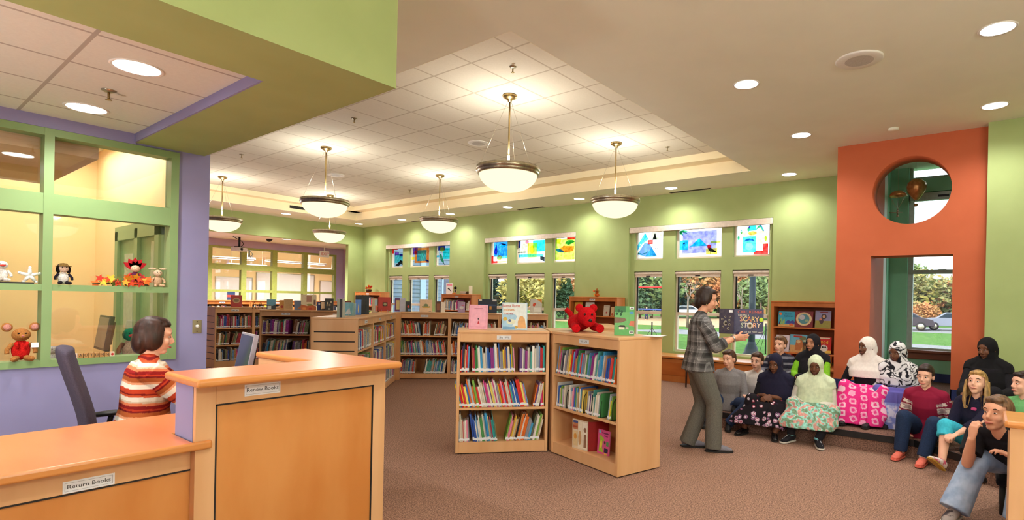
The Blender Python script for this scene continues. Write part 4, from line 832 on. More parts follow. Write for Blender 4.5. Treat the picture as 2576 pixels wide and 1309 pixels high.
def skirt_mesh(B, hem_drop=1.0, wide=.16, vox=.0075, inf=.02, hem_z=None, ripple=.012):
    m = MB(); k = B.s; kn = (B.kn['L'] + B.kn['R']) / 2; an = (B.an['L'] + B.an['R']) / 2; e = kn + (an - kn) * hem_drop
    if hem_z is not None: e.z = hem_z
    sp = (B.kn['R'] - B.kn['L']).length / 2; sa = (B.an['R'] - B.an['L']).length / 2
    out = (kn - B.pel); out.z = 0; out.normalize()
    for q in 'LR': m.tube([B.hip[q], (B.hip[q] + B.kn[q]) / 2, B.kn[q]], [.115 * k, .105 * k, .085 * k], 14); m.ell(B.kn[q], .088 * k); m.tube([B.kn[q], B.kn[q] + (B.an[q] - B.kn[q]) * min(1, hem_drop) * .8], [.085 * k, .085 * k], 12)
    m.tube([B.pel + B.up * .12 * k - B.f * .02, B.pel - B.f * .02, B.pel + (kn - B.pel) * .5 + B.u * .0, kn - out * .02], [(.15 * k, .12 * k), (.18 * k, .12 * k), (sp * .6 + .12 * k, .085 * k), (sp + .04 * k, .06 * k)], 24, up=B.r, fix=True)
    m.tube([kn - B.u * .0, kn + (e - kn) * .3 + out * .015, kn + (e - kn) * .7 + out * .025, e + out * .02], [(sp + .04 * k, .06 * k), (max(sp, sa) + .07 * k, .085 * k), (max(sp, sa) + .09 * k + wide * .3, .11 * k), (sa + .10 * k + wide * .6, .125 * k)], 28, up=B.r, fix=True)
    me = remesh(m, 'skirt', vox, 5)
    for v in me.vertices:
        if v.co.z < kn.z - .01:
            d = v.co - (kn + (e - kn) * min(1, max(0, (kn.z - v.co.z) / max(.01, kn.z - e.z)))); d.z = 0
            if d.length > .02: t = math.atan2(d.dot(B.f), d.dot(B.r)); v.co += d.normalized() * ripple * math.sin(9 * t + 2.1 * math.sin(3 * t)) * min(1, (kn.z - v.co.z) / .12)
    return me
def hair_mesh(B, style, vox=.006):
    m = MB(); h = B.hk; E = lambda p, r: m.ell(B.H(*p), tuple(x * h for x in r), B.Mh, 18, 12)
    E((-.018, 0, .034), (.106, .087, .106))
    if style == 'bob':
        for sg in (-1, 1): E((-.010, sg * .062, -.015), (.062, .034, .085))
        E((-.062, 0, -.03), (.062, .082, .10)); E((.040, .006, .088), (.044, .064, .034)); E((.0, 0, .100), (.08, .074, .036))
    if style == 'crop':
        E((-.070, 0, -.02), (.05, .072, .085)); E((.042, .01, .088), (.042, .060, .032)); E((-.02, 0, .095), (.07, .07, .045))
        for sg in (-1, 1): E((-.02, sg * .066, .0), (.05, .026, .06))
    if style == 'boy': E((.035, 0, .098), (.06, .066, .03)); E((-.075, 0, -.015), (.04, .064, .06))
    if style in ('long', 'tail', 'bun'):
        E((-.05, 0, 0), (.07, .082, .095)); E((.045, 0, .094), (.05, .06, .028))
        if style == 'long':
            for sg in (-1, 1): m.tube([B.H(-.01, sg * .068, .02), B.H(-.01, sg * .078, -.09), B.H(.0, sg * .082, -.19), B.H(.01, sg * .075, -.28)], [.04 * h, .042 * h, .036 * h, .016 * h], 12)
            m.tube([B.H(-.07, 0, .02), B.H(-.085, 0, -.1), B.H(-.09, 0, -.22)], [.06 * h, .06 * h, .03 * h], 12)
        if style == 'tail':
            E((-.115, 0, .01), (.03, .03, .03)); m.tube([B.H(-.11, 0, .01), B.H(-.16, 0, -.03), B.H(-.17, 0, -.12), B.H(-.15, 0, -.2)], [.025 * h, .035 * h, .03 * h, .012 * h], 12)
        if style == 'bun': E((-.125, .0, .0), (.045, .045, .045))
    me = remesh(m, 'hair', vox, 2)
    def cut(co):
        a, b, c = B.hl(co)
        face = a > .018 and abs(b) < .074 and c < .072 - .25 * abs(b) and c > -.3
        if style in ('boy',): return face or (c < -.035 and a > -.05) or (a > -.03 and abs(b) > .05 and c < .01)
        if style in ('bob', 'crop'): return (a > .034 and abs(b) < .066 and c < .070) or (a > .045 and c < .062)
        return face or (a > .06 and c < .06)
    carve(me, cut); return me
def hijab_mesh(B, drop=.30, width=.20, vox=.0065, point=.0, tight=False):
    """head scarf with a face opening; drop = length over the chest, width = half width over the shoulders"""
    m = MB(); k = B.s; h = B.hk; E = lambda p, r: m.ell(B.H(*p), tuple(x * h for x in r), B.Mh, 20, 14)
    E((-.014, 0, .022), (.114, .094, .116)); E((.012, 0, -.055), (.086, .080, .085)); E((-.05, 0, -.03), (.085, .088, .12))
    m.tube([B.H(-.005, 0, -.04), B.H(-.01, 0, -.11), B.chest + B.up * .02 * k, B.chest - B.up * .06 * k, B.chest - B.up * drop * k * .6 + B.fw * .02, B.chest - B.up * drop * k + B.fw * .03],
           [(.085 * h, .085 * h), (.10 * h, .095 * h), (.165 * k, .12 * k), (max(.225, width) * k, .142 * k), (max(.235, width * 1.12) * k, .155 * k), (max(.22, width * 1.1) * k, .15 * k)], 24, up=B.r)
    for q in 'LR': m.tube([B.neck, (B.neck + B.sh[q]) / 2 + B.up * .02 * k, B.sh[q], B.sh[q] + (B.el[q] - B.sh[q]) * .25], [.07 * k, .078 * k, .084 * k, .075 * k], 14)
    me = remesh(m, 'head_scarf', vox, 3)
    def cut(co):
        a, b, c = B.hl(co); return a > .015 and (b / .056) ** 2 + ((c + .012) / .080) ** 2 < 1
    carve(me, cut); return me
def shoe(B, q, root, m, sole, name='shoe', hgt=1.0, tilt=None):
    k = B.s; a = B.an[q]; fd = Vector(B.feet[q][3]) if len(B.feet[q]) > 3 else B.f; fd.normalize(); up = Vector(tilt) if tilt else B.u; up = (up - fd * up.dot(fd)).normalized(); rt = fd.cross(up)
    g = lambda x, z: a + fd * x * k + up * z * k
    b = MB(); b.tube([g(-.075, -.035), g(-.05, -.028), g(.0, -.022 * 1), g(.06, -.04), g(.13, -.052), g(.185, -.062)], [(.026 * k, .03 * k), (.036 * k, .045 * k * hgt), (.038 * k, .05 * k * hgt), (.042 * k, .036 * k), (.045 * k, .026 * k), (.026 * k, .014 * k)], 16, up=rt)
    o = link_mesh(remesh(b, name, .0055, 2), name, m, root)
    s = MB(); pts = [(-.085, .0), (-.07, .03), (0, .036), (.08, .042), (.14, .046), (.19, .030), (.203, 0), (.19, -.030), (.14, -.046), (.08, -.042), (0, -.036), (-.07, -.03)]
    n = len(pts); vs = [a + fd * x * k + rt * y * k - up * .066 * k for x, y in pts] + [a + fd * x * k + rt * y * k - up * .082 * k for x, y in pts]
    s._add(vs, [tuple(range(n)), tuple(range(2 * n - 1, n - 1, -1))] + [(i, (i + 1) % n, n + (i + 1) % n, n + i) for i in range(n)]); s.build('sole', sole, o); return o
def stripes(t, bands):
    per = sum(w for w, c in bands); x = t % per
    for w, c in bands:
        if x < w: return rgb(*c)
        x -= w
    return rgb(*bands[-1][1])
def arm_coord(B, co):
    """signed distance along the nearest arm, or None near the trunk"""
    co = Vector(co); best = None
    for q in 'LR':
        for a, b, base in ((B.sh[q], B.el[q], 0), (B.el[q], B.wr[q], (B.el[q] - B.sh[q]).length)):
            d = b - a; t = max(0, min(1, (co - a).dot(d) / d.length_squared)); ds = (a + d * t - co).length
            if best is None or ds < best[0]: best = (ds, base + t * d.length, q, t)
    return best
def hsh(i, j=0): 
    x = math.sin(i * 127.1 + j * 311.7) * 43758.5453; return x - math.floor(x)
def cells(co, sz, k=0):
    """distance and id of the nearest random dot centre in a 3-D grid"""
    p = Vector(co) / sz; b = [math.floor(x) for x in p]; best = (9, 0)
    for i in (-1, 0, 1):
        for j in (-1, 0, 1):
            for l in (-1, 0, 1):
                c = (b[0] + i, b[1] + j, b[2] + l); q = Vector((c[0] + .25 + .5 * hsh(c[0] + k, c[1] * 7 + c[2]), c[1] + .25 + .5 * hsh(c[1] + k, c[2] * 5 + c[0]), c[2] + .25 + .5 * hsh(c[2] + k, c[0] * 3 + c[1])))
                d = (q - p).length
                if d < best[0]: best = (d, hsh(c[0] * 3 + c[1], c[2]))
    return best
from mathutils import noise as NZ

# -- the standing reader
def reader():
    root = empty('person', (5.31, 2.355, 0)); LK = []
    B = Body((5.315, 2.352, .865), -57, 1.0, lean=2, head_yaw=-57, head_pitch=-9, head_fwd=.02, girth=1.0,
             feet={'L': (-.07, -.07, .085), 'R': (.15, .09, .085, Vector((math.cos(-1.0), math.sin(-1.0), 0)))},
             hands={'R': (.345, .10, 1.155), 'L': (.36, -.12, 1.13)}, knee_out=.0, elbow={'R': (-.4, .35, -.8), 'L': (-.4, -.3, -.8)})
    skin_body(B, root, SKIN_F, hands={'R': dict(d=(1, -.1, .0), n=(0, -1, .35), curl=.35), 'L': dict(d=(.8, .6, .1), n=(.3, .8, .4), curl=.5)}, smile=.006)
    me = top_mesh(B, .018, .72, hem=.055, flare=.012, bust=.062, cuff=.02)
    gx = [(.0, (52, 50, 58)), (.2, (150, 146, 144)), (.45, (92, 88, 92)), (.62, (40, 40, 48)), (.8, (196, 190, 184)), (.84, (110, 104, 104))]
    def plaid(co):
        v = Vector(co) - B.pel; ac = arm_coord(B, co); k = ac[0] < .075 and ac[3] > .12 or (ac[0] < .07 and ac[1] > .1)
        t = ac[1] if k else v.dot(B.up); w = v.dot(B.r) + v.dot(B.f) * .7 if not k else v.dot(B.r) * 1.0 + v.dot(B.f) * .6 + v.z * .6
        def band(x, p):
            x = (x / p) % 1.0
            return 0.16 if x < .30 else .62 if x < .36 else .36 if x < .58 else .80 if x < .61 else .44 if x < .86 else .24
        g = (band(t, .105) + band(w, .095)) / 2; l = g ** 1.7 * .80; return (l * 1.02, l * .985, l * 1.0, 1)
    paint(me, plaid); link_mesh(me, 'plaid_jacket', vcol('plaid_cloth'), root)['label'] = 'grey plaid jacket with turned-up sleeves'
    link_mesh(trouser_mesh(B, .012, 1.12, flare=.022, r=(.094, .070, .052)), 'trousers', mat('grey_tweed', (108, 105, 98), .9, (84, 82, 76), 240, lo=.4, hi=.6), root)
    link_mesh(hair_mesh(B, 'crop'), 'hair', H_DK, root)
    cl = MB()
    for sg in (-1, 1):
        c0 = B.neck - B.up * .02; cl.tube([c0 - B.fw * .06, c0 + B.r * sg * .07 + B.up * .012, c0 + B.fw * .07 + B.r * sg * .03 - B.up * .05, c0 + B.fw * .10 - B.up * .12], [(.012, .03), (.012, .036), (.01, .034), (.006, .01)], 10)
    me = remesh(cl, 'collar', .005, 2); paint(me, plaid); link_mesh(me, 'collar', MATS['plaid_cloth'], root)
    for q in 'LR': shoe(B, q, root, mat('grey_suede', (126, 124, 134), .8, (112, 110, 120), 60), M_DARK, 'flat_shoe', .7)
    MB().lathe([(.031, -.009), (.036, -.006), (.036, .006), (.031, .009)], 20, M=(B.wr['R'] - B.el['R']).to_track_quat('Z', 'Y').to_matrix(), c=B.wr['R'] - (B.wr['R'] - B.el['R']).normalized() * .03).build('bracelet', mat('silver', (210, 206, 196), .25, (180, 176, 168), 40, metal=.8), root)
    for sg in (-1, 1): MB().ell(B.H(-.005, sg * .087, -.05), .008 * B.hk).build('earring', M_BRASS, root)
    b = MB()
    for i in range(4): b.ell(B.chest + B.fw * .135 - B.up * (.06 + i * .085), .009)
    for o_ in (b.build('button', M_BLACK, root),): pass
    tag(root, 'standing woman in grey plaid jacket and trousers holding up an open book', 'person')
    # the open picture book she holds: front cover and back cover spread towards the room
    c = B.P((.35, .03, 1.315)); bk = empty('open_book', c, math.radians(-57 + 4)); M1 = mat('cover_midnight', (44, 40, 74), .35, (60, 56, 92), 30)
    # local: x to her front (picture right), y = towards her left / away from the camera
    hgt = .255; cv = MB(); cv.box(.006, .285, -.002, .002, -hgt / 2, hgt / 2, M=Matrix.Rotation(math.radians(-6), 4, 'Z')).build('front_cover', M1, bk)
    MB().box(-.15, -.006, -.002, .002, -hgt / 2, hgt / 2, M=Matrix.Rotation(math.radians(-18), 4, 'Z')).build('back_cover', mat('cover_dusk', (52, 46, 66), .35, (70, 60, 72), 40), bk)
    MB().box(-.007, .007, -.004, .002, -hgt / 2, hgt / 2).build('spine', M1, bk)
    MB().box(.008, .275, .003, .012, -hgt / 2 + .006, hgt / 2 - .006, M=Matrix.Rotation(math.radians(-6), 4, 'Z')).build('pages', M_PAGES, bk)
    fr = empty('front_art', (0, 0, 0), 0); fr.parent = bk; fr.rotation_euler = (0, 0, math.radians(-6))
    bpy.data.objects.remove(fr)
    Rz = Matrix.Rotation(math.radians(-6), 4, 'Z')
    def put(txt, size, x, z, col, sx=1.0, rz=0):
        t_ = text_obj(txt, size, mat('ink_%d_%d_%d' % col, col, .5, col, 10), bk, (0, 0, 0), (0, 0, 0), ext=.0003, sx=sx)
        t_.matrix_local = Rz @ Matrix.Translation((x, -.0028, z)) @ Matrix.Rotation(math.radians(rz), 4, 'Y') @ Matrix.Rotation(math.pi / 2, 4, 'X') @ Matrix.Diagonal((sx, 1, 1, 1))
    put('CARL REINER', .040, .150, .098, (206, 92, 70), 1.02); put('Tell Me a', .030, .085, .066, (226, 220, 200))
    for ch, x, col in (('S', .065, (224, 160, 120)), ('C', .103, (236, 220, 150)), ('A', .143, (230, 130, 80)), ('R', .183, (226, 200, 130)), ('Y', .220, (240, 190, 140))): put(ch, .070, x, .024, col, 1.0, -6 + 12 * hsh(x * 99))
    for ch, x, col in (('S', .075, (190, 200, 170)), ('T', .108, (220, 210, 200)), ('R', .198, (236, 170, 130)), ('Y', .238, (230, 210, 180))): put(ch, .070, x, -.038, col, 1.0, 5)
    put('and did YOU hear?', .024, .185, -.105, (210, 206, 196))
    e = MB(); e.ell((.152, -.004, -.038), (.030, .004, .032), seg=18); 
    for v in range(len(e.v)): e.v[v] = tuple(Rz @ Vector(e.v[v]))
    eo = e.build('painted_eye', EYE_W, bk); e = MB(); e.ell(Rz @ Vector((.152, -.0075, -.038)), (.017, .003, .018)); e.ell(Rz @ Vector((.152, -.010, -.038)), (.008, .002, .009), mi=1); e.build('painted_iris', [mat('iris_brown', (130, 110, 70), .4, (110, 90, 56), 40), EYE_D], eo)
    e = MB(); e.ell(Rz @ Vector((.262, -.004, .022)), (.022, .003, .022)); e.build('lime_spot', mat('lime_spot', (190, 220, 50), .5, (180, 210, 40), 20), bk)
    Rb = Matrix.Rotation(math.radians(-18), 4, 'Z'); e = MB()
    for i, (x, z, r) in enumerate(((-.085, -.02, .026), (-.048, -.035, .014), (-.05, .01, .012), (-.12, .02, .012), (-.112, -.06, .013), (-.06, -.075, .015), (-.09, .045, .01), (-.04, .04, .009))): e.ell(Rb @ Vector((x, -.003, z)), (r, .0025, r), mi=0); e.ell(Rb @ Vector((x, -.0055, z)), (r * .45, .002, r * .45), mi=1)
    e.build('painted_eye', [mat('eye_dull', (170, 160, 140), .5, (120, 112, 100), 40), EYE_D], bk)
    MB().box(-.055, -.02, -.0035, -.002, .09, .115, M=Rb).build('barcode_label', M_PAPER, bk)
    tag(bk, 'open dark picture book with an eyeball title, held up by the standing woman', 'book')
reader()

# -- the librarian at the desk
def librarian():
    root = empty('person', (1.2, 4.5, .45))
    B = Body((1.235, 4.5, .545), -14, .98, lean=3, head_yaw=-8, head_pitch=-8, head_fwd=-.005, girth=1.14,
             feet={'L': (.50, -.10, .085), 'R': (.46, .12, .085)}, hands={'R': (.44, .06, .79), 'L': (.45, -.13, .79)}, elbow={'R': (-.5, .5, -.7), 'L': (-.5, -.5, -.7)})
    skin_body(B, root, SKIN_P, hands={'R': dict(d=(1, -.15, -.05), n=(0, 0, -1), curl=.4), 'L': dict(d=(1, .1, -.05), n=(0, 0, -1), curl=.4)}, smile=.002)
    me = top_mesh(B, .020, 1.0, hem=.09, flare=.014, bust=.068, cuff=.022, r_arm=(.056, .048, .036), vox=.0048)
    bands = [(.030, (196, 66, 36)), (.010, (128, 28, 26)), (.014, (204, 84, 46)), (.026, (236, 222, 204)), (.012, (214, 186, 158)), (.018, (224, 124, 84)), (.022, (140, 28, 28)), (.010, (196, 62, 36)), (.012, (120, 24, 26)), (.026, (168, 84, 40)), (.014, (222, 150, 110)), (.030, (240, 228, 212))]
    def st(co):
        ac = arm_coord(B, co); v = Vector(co) - B.chest
        if ac[0] < .078 and ac[1] > .09: return stripes(ac[1] + .03, bands)
        return stripes(-v.dot(B.up) + .10 + .006 * math.sin(v.dot(B.r) * 30), bands)
    paint(me, st); link_mesh(me, 'striped_sweater', vcol('striped_knit', .95), root)['label'] = 'rust, red and cream striped sweater'
    link_mesh(trouser_mesh(B, .012, 1.0), 'trousers', mat('maroon_cloth', (84, 34, 32), .9, (72, 28, 28), 80), root)
    link_mesh(hair_mesh(B, 'bob'), 'hair', hair_mat('chestnut', (62, 34, 24)), root)
    for q in 'LR': shoe(B, q, root, M_BLACK, M_DARK)
    tag(root, 'seated woman in a striped sweater typing behind the counter', 'person')
    # office chair: tall curved back behind her
    ch = empty('office_chair', (1.12, 4.56, 0), math.radians(-10)); CF = mat('chair_fabric', (74, 66, 82), .9, (64, 57, 72), 160, bump=.1)
    m = MB(); pts = bez([(-.16, 0, .52), (-.155, 0, .66), (-.19, 0, .82), (-.235, 0, .98), (-.265, 0, 1.10), (-.262, 0, 1.15)], 5); n = len(pts)
    m.tube(pts, [((.16 + .07 * math.sin(math.pi * min(1, i / (n - 1) * .8 + .15))) * (1 if i < n - 4 else (.96, .86, .66, .3)[i - n + 4]), .046 if i < n - 2 else .03) for i in range(n)], 24, up=(0, 1, 0)); link_mesh(remesh(m, 'backrest', .008, 3), 'backrest', CF, ch)
    m = MB(); m.box(-.20, .26, -.24, .24, .40, .46); link_mesh(remesh(m, 'seat', .012, 5), 'seat', CF, ch)
    m = MB(); m.tube(bez([(-.12, 0, .40), (-.24, 0, .42), (-.24, 0, .62)], 5), .022, 10); m.build('back_bracket', M_BLACK, ch)
    for sg in (-1, 1):
        m = MB(); m.tube(bez([(-.06, sg * .25, .40), (-.04, sg * .29, .52), (-.02, sg * .29, .63)], 4), .016, 10); ao = m.build('arm', M_BLACK, ch); m = MB(); m.tube([(-.16, sg * .29, .645), (.0, sg * .29, .65), (.10, sg * .29, .645)], [(.04, .016), (.045, .02), (.03, .014)], 14, up=(0, 1, 0)); m.build('arm_pad', M_BLACK, ao)
    MB().tube([(0, 0, .40), (0, 0, .10)], .03, 14).build('column', M_BLACK, ch)
    for i in range(5):
        t = 2 * math.pi * i / 5; m = MB(); m.tube([(0, 0, .11), (.27 * math.cos(t), .27 * math.sin(t), .075)], [.03, .018], 10); lo = m.build('leg', M_BLACK, ch); m = MB(); m.lathe([(0, -.012), (.03, -.012), (.03, .012), (0, .012)], 16, M=Matrix.Rotation(math.pi / 2, 3, 'X') , c=(.27 * math.cos(t), .27 * math.sin(t), .031)); m.build('caster', M_BLACK, lo)
    tag(ch, 'office chair with a tall dark curved back behind the seated woman', 'chair')
librarian()

# -- the listening children
GK = 'children sitting on the carpeted steps'
def kid(label, loc, yaw, sc, skin, **kw):
    root = empty('person', (loc[0], loc[1], loc[2] - .09)); bk = {k: kw[k] for k in ('lean', 'side', 'head_yaw', 'head_pitch', 'feet', 'hands', 'knee_out', 'elbow', 'knee_pole', 'head_fwd', 'girth', 'head_roll') if k in kw}
    B = Body(loc, yaw, sc, **bk); skin_body(B, root, skin, hands=kw.get('hd'), vox=.006, lips=LIPD if skin is SKIN_B else LIP, curl=.7); tag(root, label, 'person', GK); return root, B
def W2(B, p):  # world point -> local tuple for feet/hands
    pass
def loc_t(loc, yaw, p):
    y = math.radians(yaw); d = Vector((p[0] - loc[0], p[1] - loc[1])); return (d.x * math.cos(y) + d.y * math.sin(y), d.x * math.sin(y) - d.y * math.cos(y), p[2])
def mk(label, loc, yaw, sc, skin, feet, hands, **kw):
    ft = {}
    for q in 'LR':
        f = feet[q]; t = loc_t(loc, yaw, f); ft[q] = t + ((Vector(f[3]).normalized(),) if len(f) > 3 else ())
    return kid(label, loc, yaw, sc, skin, feet=ft, hands={q: loc_t(loc, yaw, hands[q]) for q in 'LR'}, **kw)
DENIM = mat('denim', (44, 62, 96), .9, (34, 48, 80), 90, lo=.4, hi=.6); DENIML = mat('light_denim', (176, 194, 220), .9, (138, 160, 194), 14, lo=.35, hi=.7); BLKC = mat('black_cloth', (20, 18, 24), .95, (26, 23, 30), 60); NAVY = mat('navy_cloth', (22, 20, 44), .95, (28, 25, 50), 60)
WHT = mat('white_rubber', (222, 216, 204), .6, (212, 206, 194), 30)
def dirv(deg): return Vector((math.cos(math.radians(deg)), math.sin(math.radians(deg)), 0))
# 1 boy in grey sweater
r, B = mk('boy in a grey sweater and jeans sitting beside the standing woman', (6.64, 2.52, .262), 200, .82, SKIN_P, {'R': (6.33, 2.70, .075), 'L': (6.36, 2.42, .075)}, {'R': (6.40, 2.72, .34), 'L': (6.50, 2.30, .25)}, lean=6, head_yaw=168, head_pitch=-5, head_roll=8, knee_out=.9, girth=1.08, hd={'L': dict(d=(.3, .1, -1), n=(0, 1, 0), curl=.3)})
link_mesh(top_mesh(B, .018, 1.0, hem=.08), 'sweater', mat('grey_knit', (136, 132, 134), .95, (122, 118, 120), 120), r); link_mesh(trouser_mesh(B), 'jeans', DENIM, r); link_mesh(hair_mesh(B, 'boy'), 'hair', H_BR, r)
for q in 'LR': shoe(B, q, r, M_BLACK, M_DARK)
# 2 boy in white henley
r, B = mk('boy in a white henley shirt sitting between grey sweater and navy scarf', (6.90, 2.27, .262), 200, .78, SKIN_P, {'R': (6.55, 2.42, .26), 'L': (6.58, 2.16, .26)}, {'R': (6.62, 2.34, .40), 'L': (6.62, 2.18, .40)}, lean=8, head_yaw=175, head_pitch=-4, knee_out=1.6, knee_pole={'L': (.6, -1, .3), 'R': (.6, 1, .3)})
link_mesh(top_mesh(B, .018, 1.0, hem=.08), 'shirt', mat('white_knit', (224, 216, 210), .95, (214, 206, 200), 90), r); link_mesh(trouser_mesh(B), 'jeans', DENIM, r); link_mesh(hair_mesh(B, 'boy'), 'hair', H_BR, r)
em = MB(); em.lathe([(0, 0), (.022, 0), (.022, .003), (0, .003)], 16, M=B.fw.to_track_quat('Z', 'Y').to_matrix(), c=B.chest - B.up * .06 + B.fw * .098 - B.r * .07); em.build('crest', mat('crest_grey', (150, 140, 150), .8, (110, 100, 116), 120), r)
for q in 'LR': shoe(B, q, r, M_BLACK, M_DARK)
# 3 boy in striped hoodie behind
r, B = mk('boy in a navy and grey striped hoodie behind the navy scarf girl', (7.42, 2.14, .452), 195, .76, SKIN_P, {'R': (7.05, 2.24, .26), 'L': (7.05, 2.04, .26)}, {'R': (7.16, 2.28, .62), 'L': (7.16, 2.0, .62)}, lean=5, head_yaw=170, head_pitch=0)
me = top_mesh(B, .020, 1.0, hem=.08); paint(me, lambda co: stripes(Vector(co).z, [(.045, (36, 34, 50)), (.03, (120, 118, 130))])); link_mesh(me, 'striped_hoodie', vcol('striped_jersey'), r); link_mesh(trouser_mesh(B), 'jeans', DENIM, r); link_mesh(hair_mesh(B, 'boy'), 'hair', H_SB, r)
for q in 'LR': shoe(B, q, r, M_BLACK, M_DARK)
# 4 girl in navy scarf
r, B = mk('girl in a navy head scarf and black skirt printed with pink rings', (6.62, 1.95, .262), 190, .84, SKIN_B, {'R': (6.28, 2.20, .075, dirv(165)), 'L': (6.27, 1.86, .075, dirv(200))}, {'R': (6.36, 2.01, .46), 'L': (6.36, 1.95, .455)}, lean=10, head_yaw=178, head_pitch=-14, knee_out=.6, hd={'R': dict(d=(.5, -.8, -.5), n=(-.3, -.6, -.6), curl=.8), 'L': dict(d=(.5, .8, -.5), n=(-.3, .6, -.6), curl=.8)}, head_fwd=.02)
link_mesh(top_mesh(B, .016, .55, hem=.05), 'blouse', BLKC, r); me = skirt_mesh(B, 1.0, .12, hem_z=.135)
def rings(co):
    z = co.z; d, h = cells(co, .062); low = z < .30
    if d < (.40 if low else .30) and (low or h > .45):
        if d < .12: return rgb(30, 22, 30)
        if d < .22: return rgb(236, 226, 234)
        if d < .30: return rgb(150, 40, 70) if h > .6 else rgb(60, 40, 66)
        return rgb(214, 176, 200) if h > .4 else rgb(170, 120, 160)
    return rgb(22, 17, 24)
paint(me, rings); link_mesh(me, 'printed_skirt', vcol('ring_print'), r)['label'] = 'long black skirt printed with pink and white rings'; link_mesh(hijab_mesh(B, .32, .19), 'head_scarf', NAVY, r)
for q in 'LR': shoe(B, q, r, mat('patent_black', (16, 14, 15), .2, (20, 18, 18), 20, spec=.6), M_DARK, 'flat_shoe', .6)
# 5 girl in black scarf with green top, behind
r, B = mk('girl in a long black scarf over bright green, seated against the bookcase side', (7.42, 1.74, .452), 190, .84, SKIN_M, {'R': (7.05, 1.88, .26), 'L': (7.05, 1.62, .26)}, {'R': (7.12, 1.86, .62), 'L': (7.12, 1.62, .62)}, lean=4, head_yaw=165, head_pitch=2)
link_mesh(top_mesh(B, .018, 1.0, hem=.1), 'top', mat('lime_cloth', (134, 196, 40), .9, (120, 182, 34), 60), r); link_mesh(skirt_mesh(B, 1.0, .1), 'skirt', BLKC, r); link_mesh(hijab_mesh(B, .30, .17), 'head_scarf', BLKC, r)
for q in 'LR': shoe(B, q, r, M_BLACK, M_DARK)
# 6 girl in pale green scarf
r, B = mk('girl in a long pale green scarf, patterned skirt and black sneakers', (6.62, 1.52, .262), 190, .85, SKIN_B, {'R': (6.26, 1.68, .08, dirv(160)), 'L': (6.24, 1.40, .08, dirv(205))}, {'R': (6.42, 1.62, .40), 'L': (6.42, 1.44, .40)}, lean=8, head_yaw=184, head_pitch=-12, knee_out=.5)
link_mesh(top_mesh(B, .012, 1.0), 'top', WHT, r)
me = skirt_mesh(B, .72, .05)
def patch(co):
    n = NZ.noise(Vector(co) * 26); n2 = NZ.noise(Vector(co) * 60); c = (206, 150, 140) if n > .12 else (150, 214, 200) if n > -.15 else (120, 150, 120); f = 1 + .22 * n2
    return rgb(*[min(255, x * f) for x in c])
paint(me, patch); link_mesh(me, 'printed_skirt', vcol('floral_print'), r); link_mesh(trouser_mesh(B, .006, 1.0, r=(.080, .056, .042)), 'leggings', BLKC, r)
me = hijab_mesh(B, .50, .215); link_mesh(me, 'head_scarf', mat('mint_cloth', (214, 224, 192), .9, (196, 208, 176), 26), r)
for q in 'LR':
    so_ = shoe(B, q, r, BLKC, WHT, 'sneaker'); fd = Vector(B.feet[q][3]); m = MB()
    for i in range(4): m.tube([B.an[q] + fd * (.05 + .022 * i) - B.u * (.006 + .008 * i) + B.r * sg * .018 for sg in (-1, 1)], .004, 6)
    m.build('lace', M_PAPER, so_); MB().tube([B.an[q] + B.u * .02, B.an[q] - B.u * .0], .043 * B.s, 12).build('sock', mat('aqua_sock', (130, 200, 206), .9, (120, 190, 196), 60), r)
# 7 girl in white scarf, pink skirt
r, B = mk('girl in a white head scarf and pink skirt with white rounded squares', (7.14, 1.08, .452), 182, .86, SKIN_B, {'R': (6.74, 1.25, .265), 'L': (6.74, 1.02, .265)}, {'R': (6.98, 1.28, .52), 'L': (6.98, .94, .52)}, lean=2, head_yaw=142, head_pitch=-4, knee_out=.4)
link_mesh(top_mesh(B, .020, 1.0), 'top', BLKC, r); me = skirt_mesh(B, 1.0, .10, hem_z=.20)
PKX = [(0, 0)]
def sq(co):
    v = Vector(co) - B.pel; x, z = v.dot(B.r) + v.dot(B.f) * .15, co.z - v.dot(B.f) * .55; i, j = math.floor(x / .105), math.floor(z / .105 + (.5 if math.floor(x / .105) % 2 else 0))
    h1, h2 = hsh(i + 3, j), hsh(i, j + 9); px = x / .105 - i - .5 + (h1 - .5) * .2; pz = z / .105 + (.5 if i % 2 else 0) - j - .5 + (h2 - .5) * .2; t = (h1 - .5) * .9; px, pz = px * math.cos(t) - pz * math.sin(t), px * math.sin(t) + pz * math.cos(t)
    w, hh = .26 + .12 * h2, .34; d = (abs(px) / w) ** 4 + (abs(pz) / hh) ** 4
    if d < 1: return rgb(228, 60, 140) if d < .06 and h1 > .3 else rgb(240, 196, 216) if d > .55 or h2 > .5 else rgb(236, 160, 196)
    return rgb(226, 46, 132)
paint(me, sq); link_mesh(me, 'pink_skirt', vcol('pink_print'), r)['label'] = 'long pink skirt with white rounded squares'; link_mesh(hijab_mesh(B, .20, .185), 'head_scarf', mat('white_scarf', (232, 222, 216), .9, (222, 212, 206), 40), r)
for q in 'LR': shoe(B, q, r, M_BLACK, M_DARK)
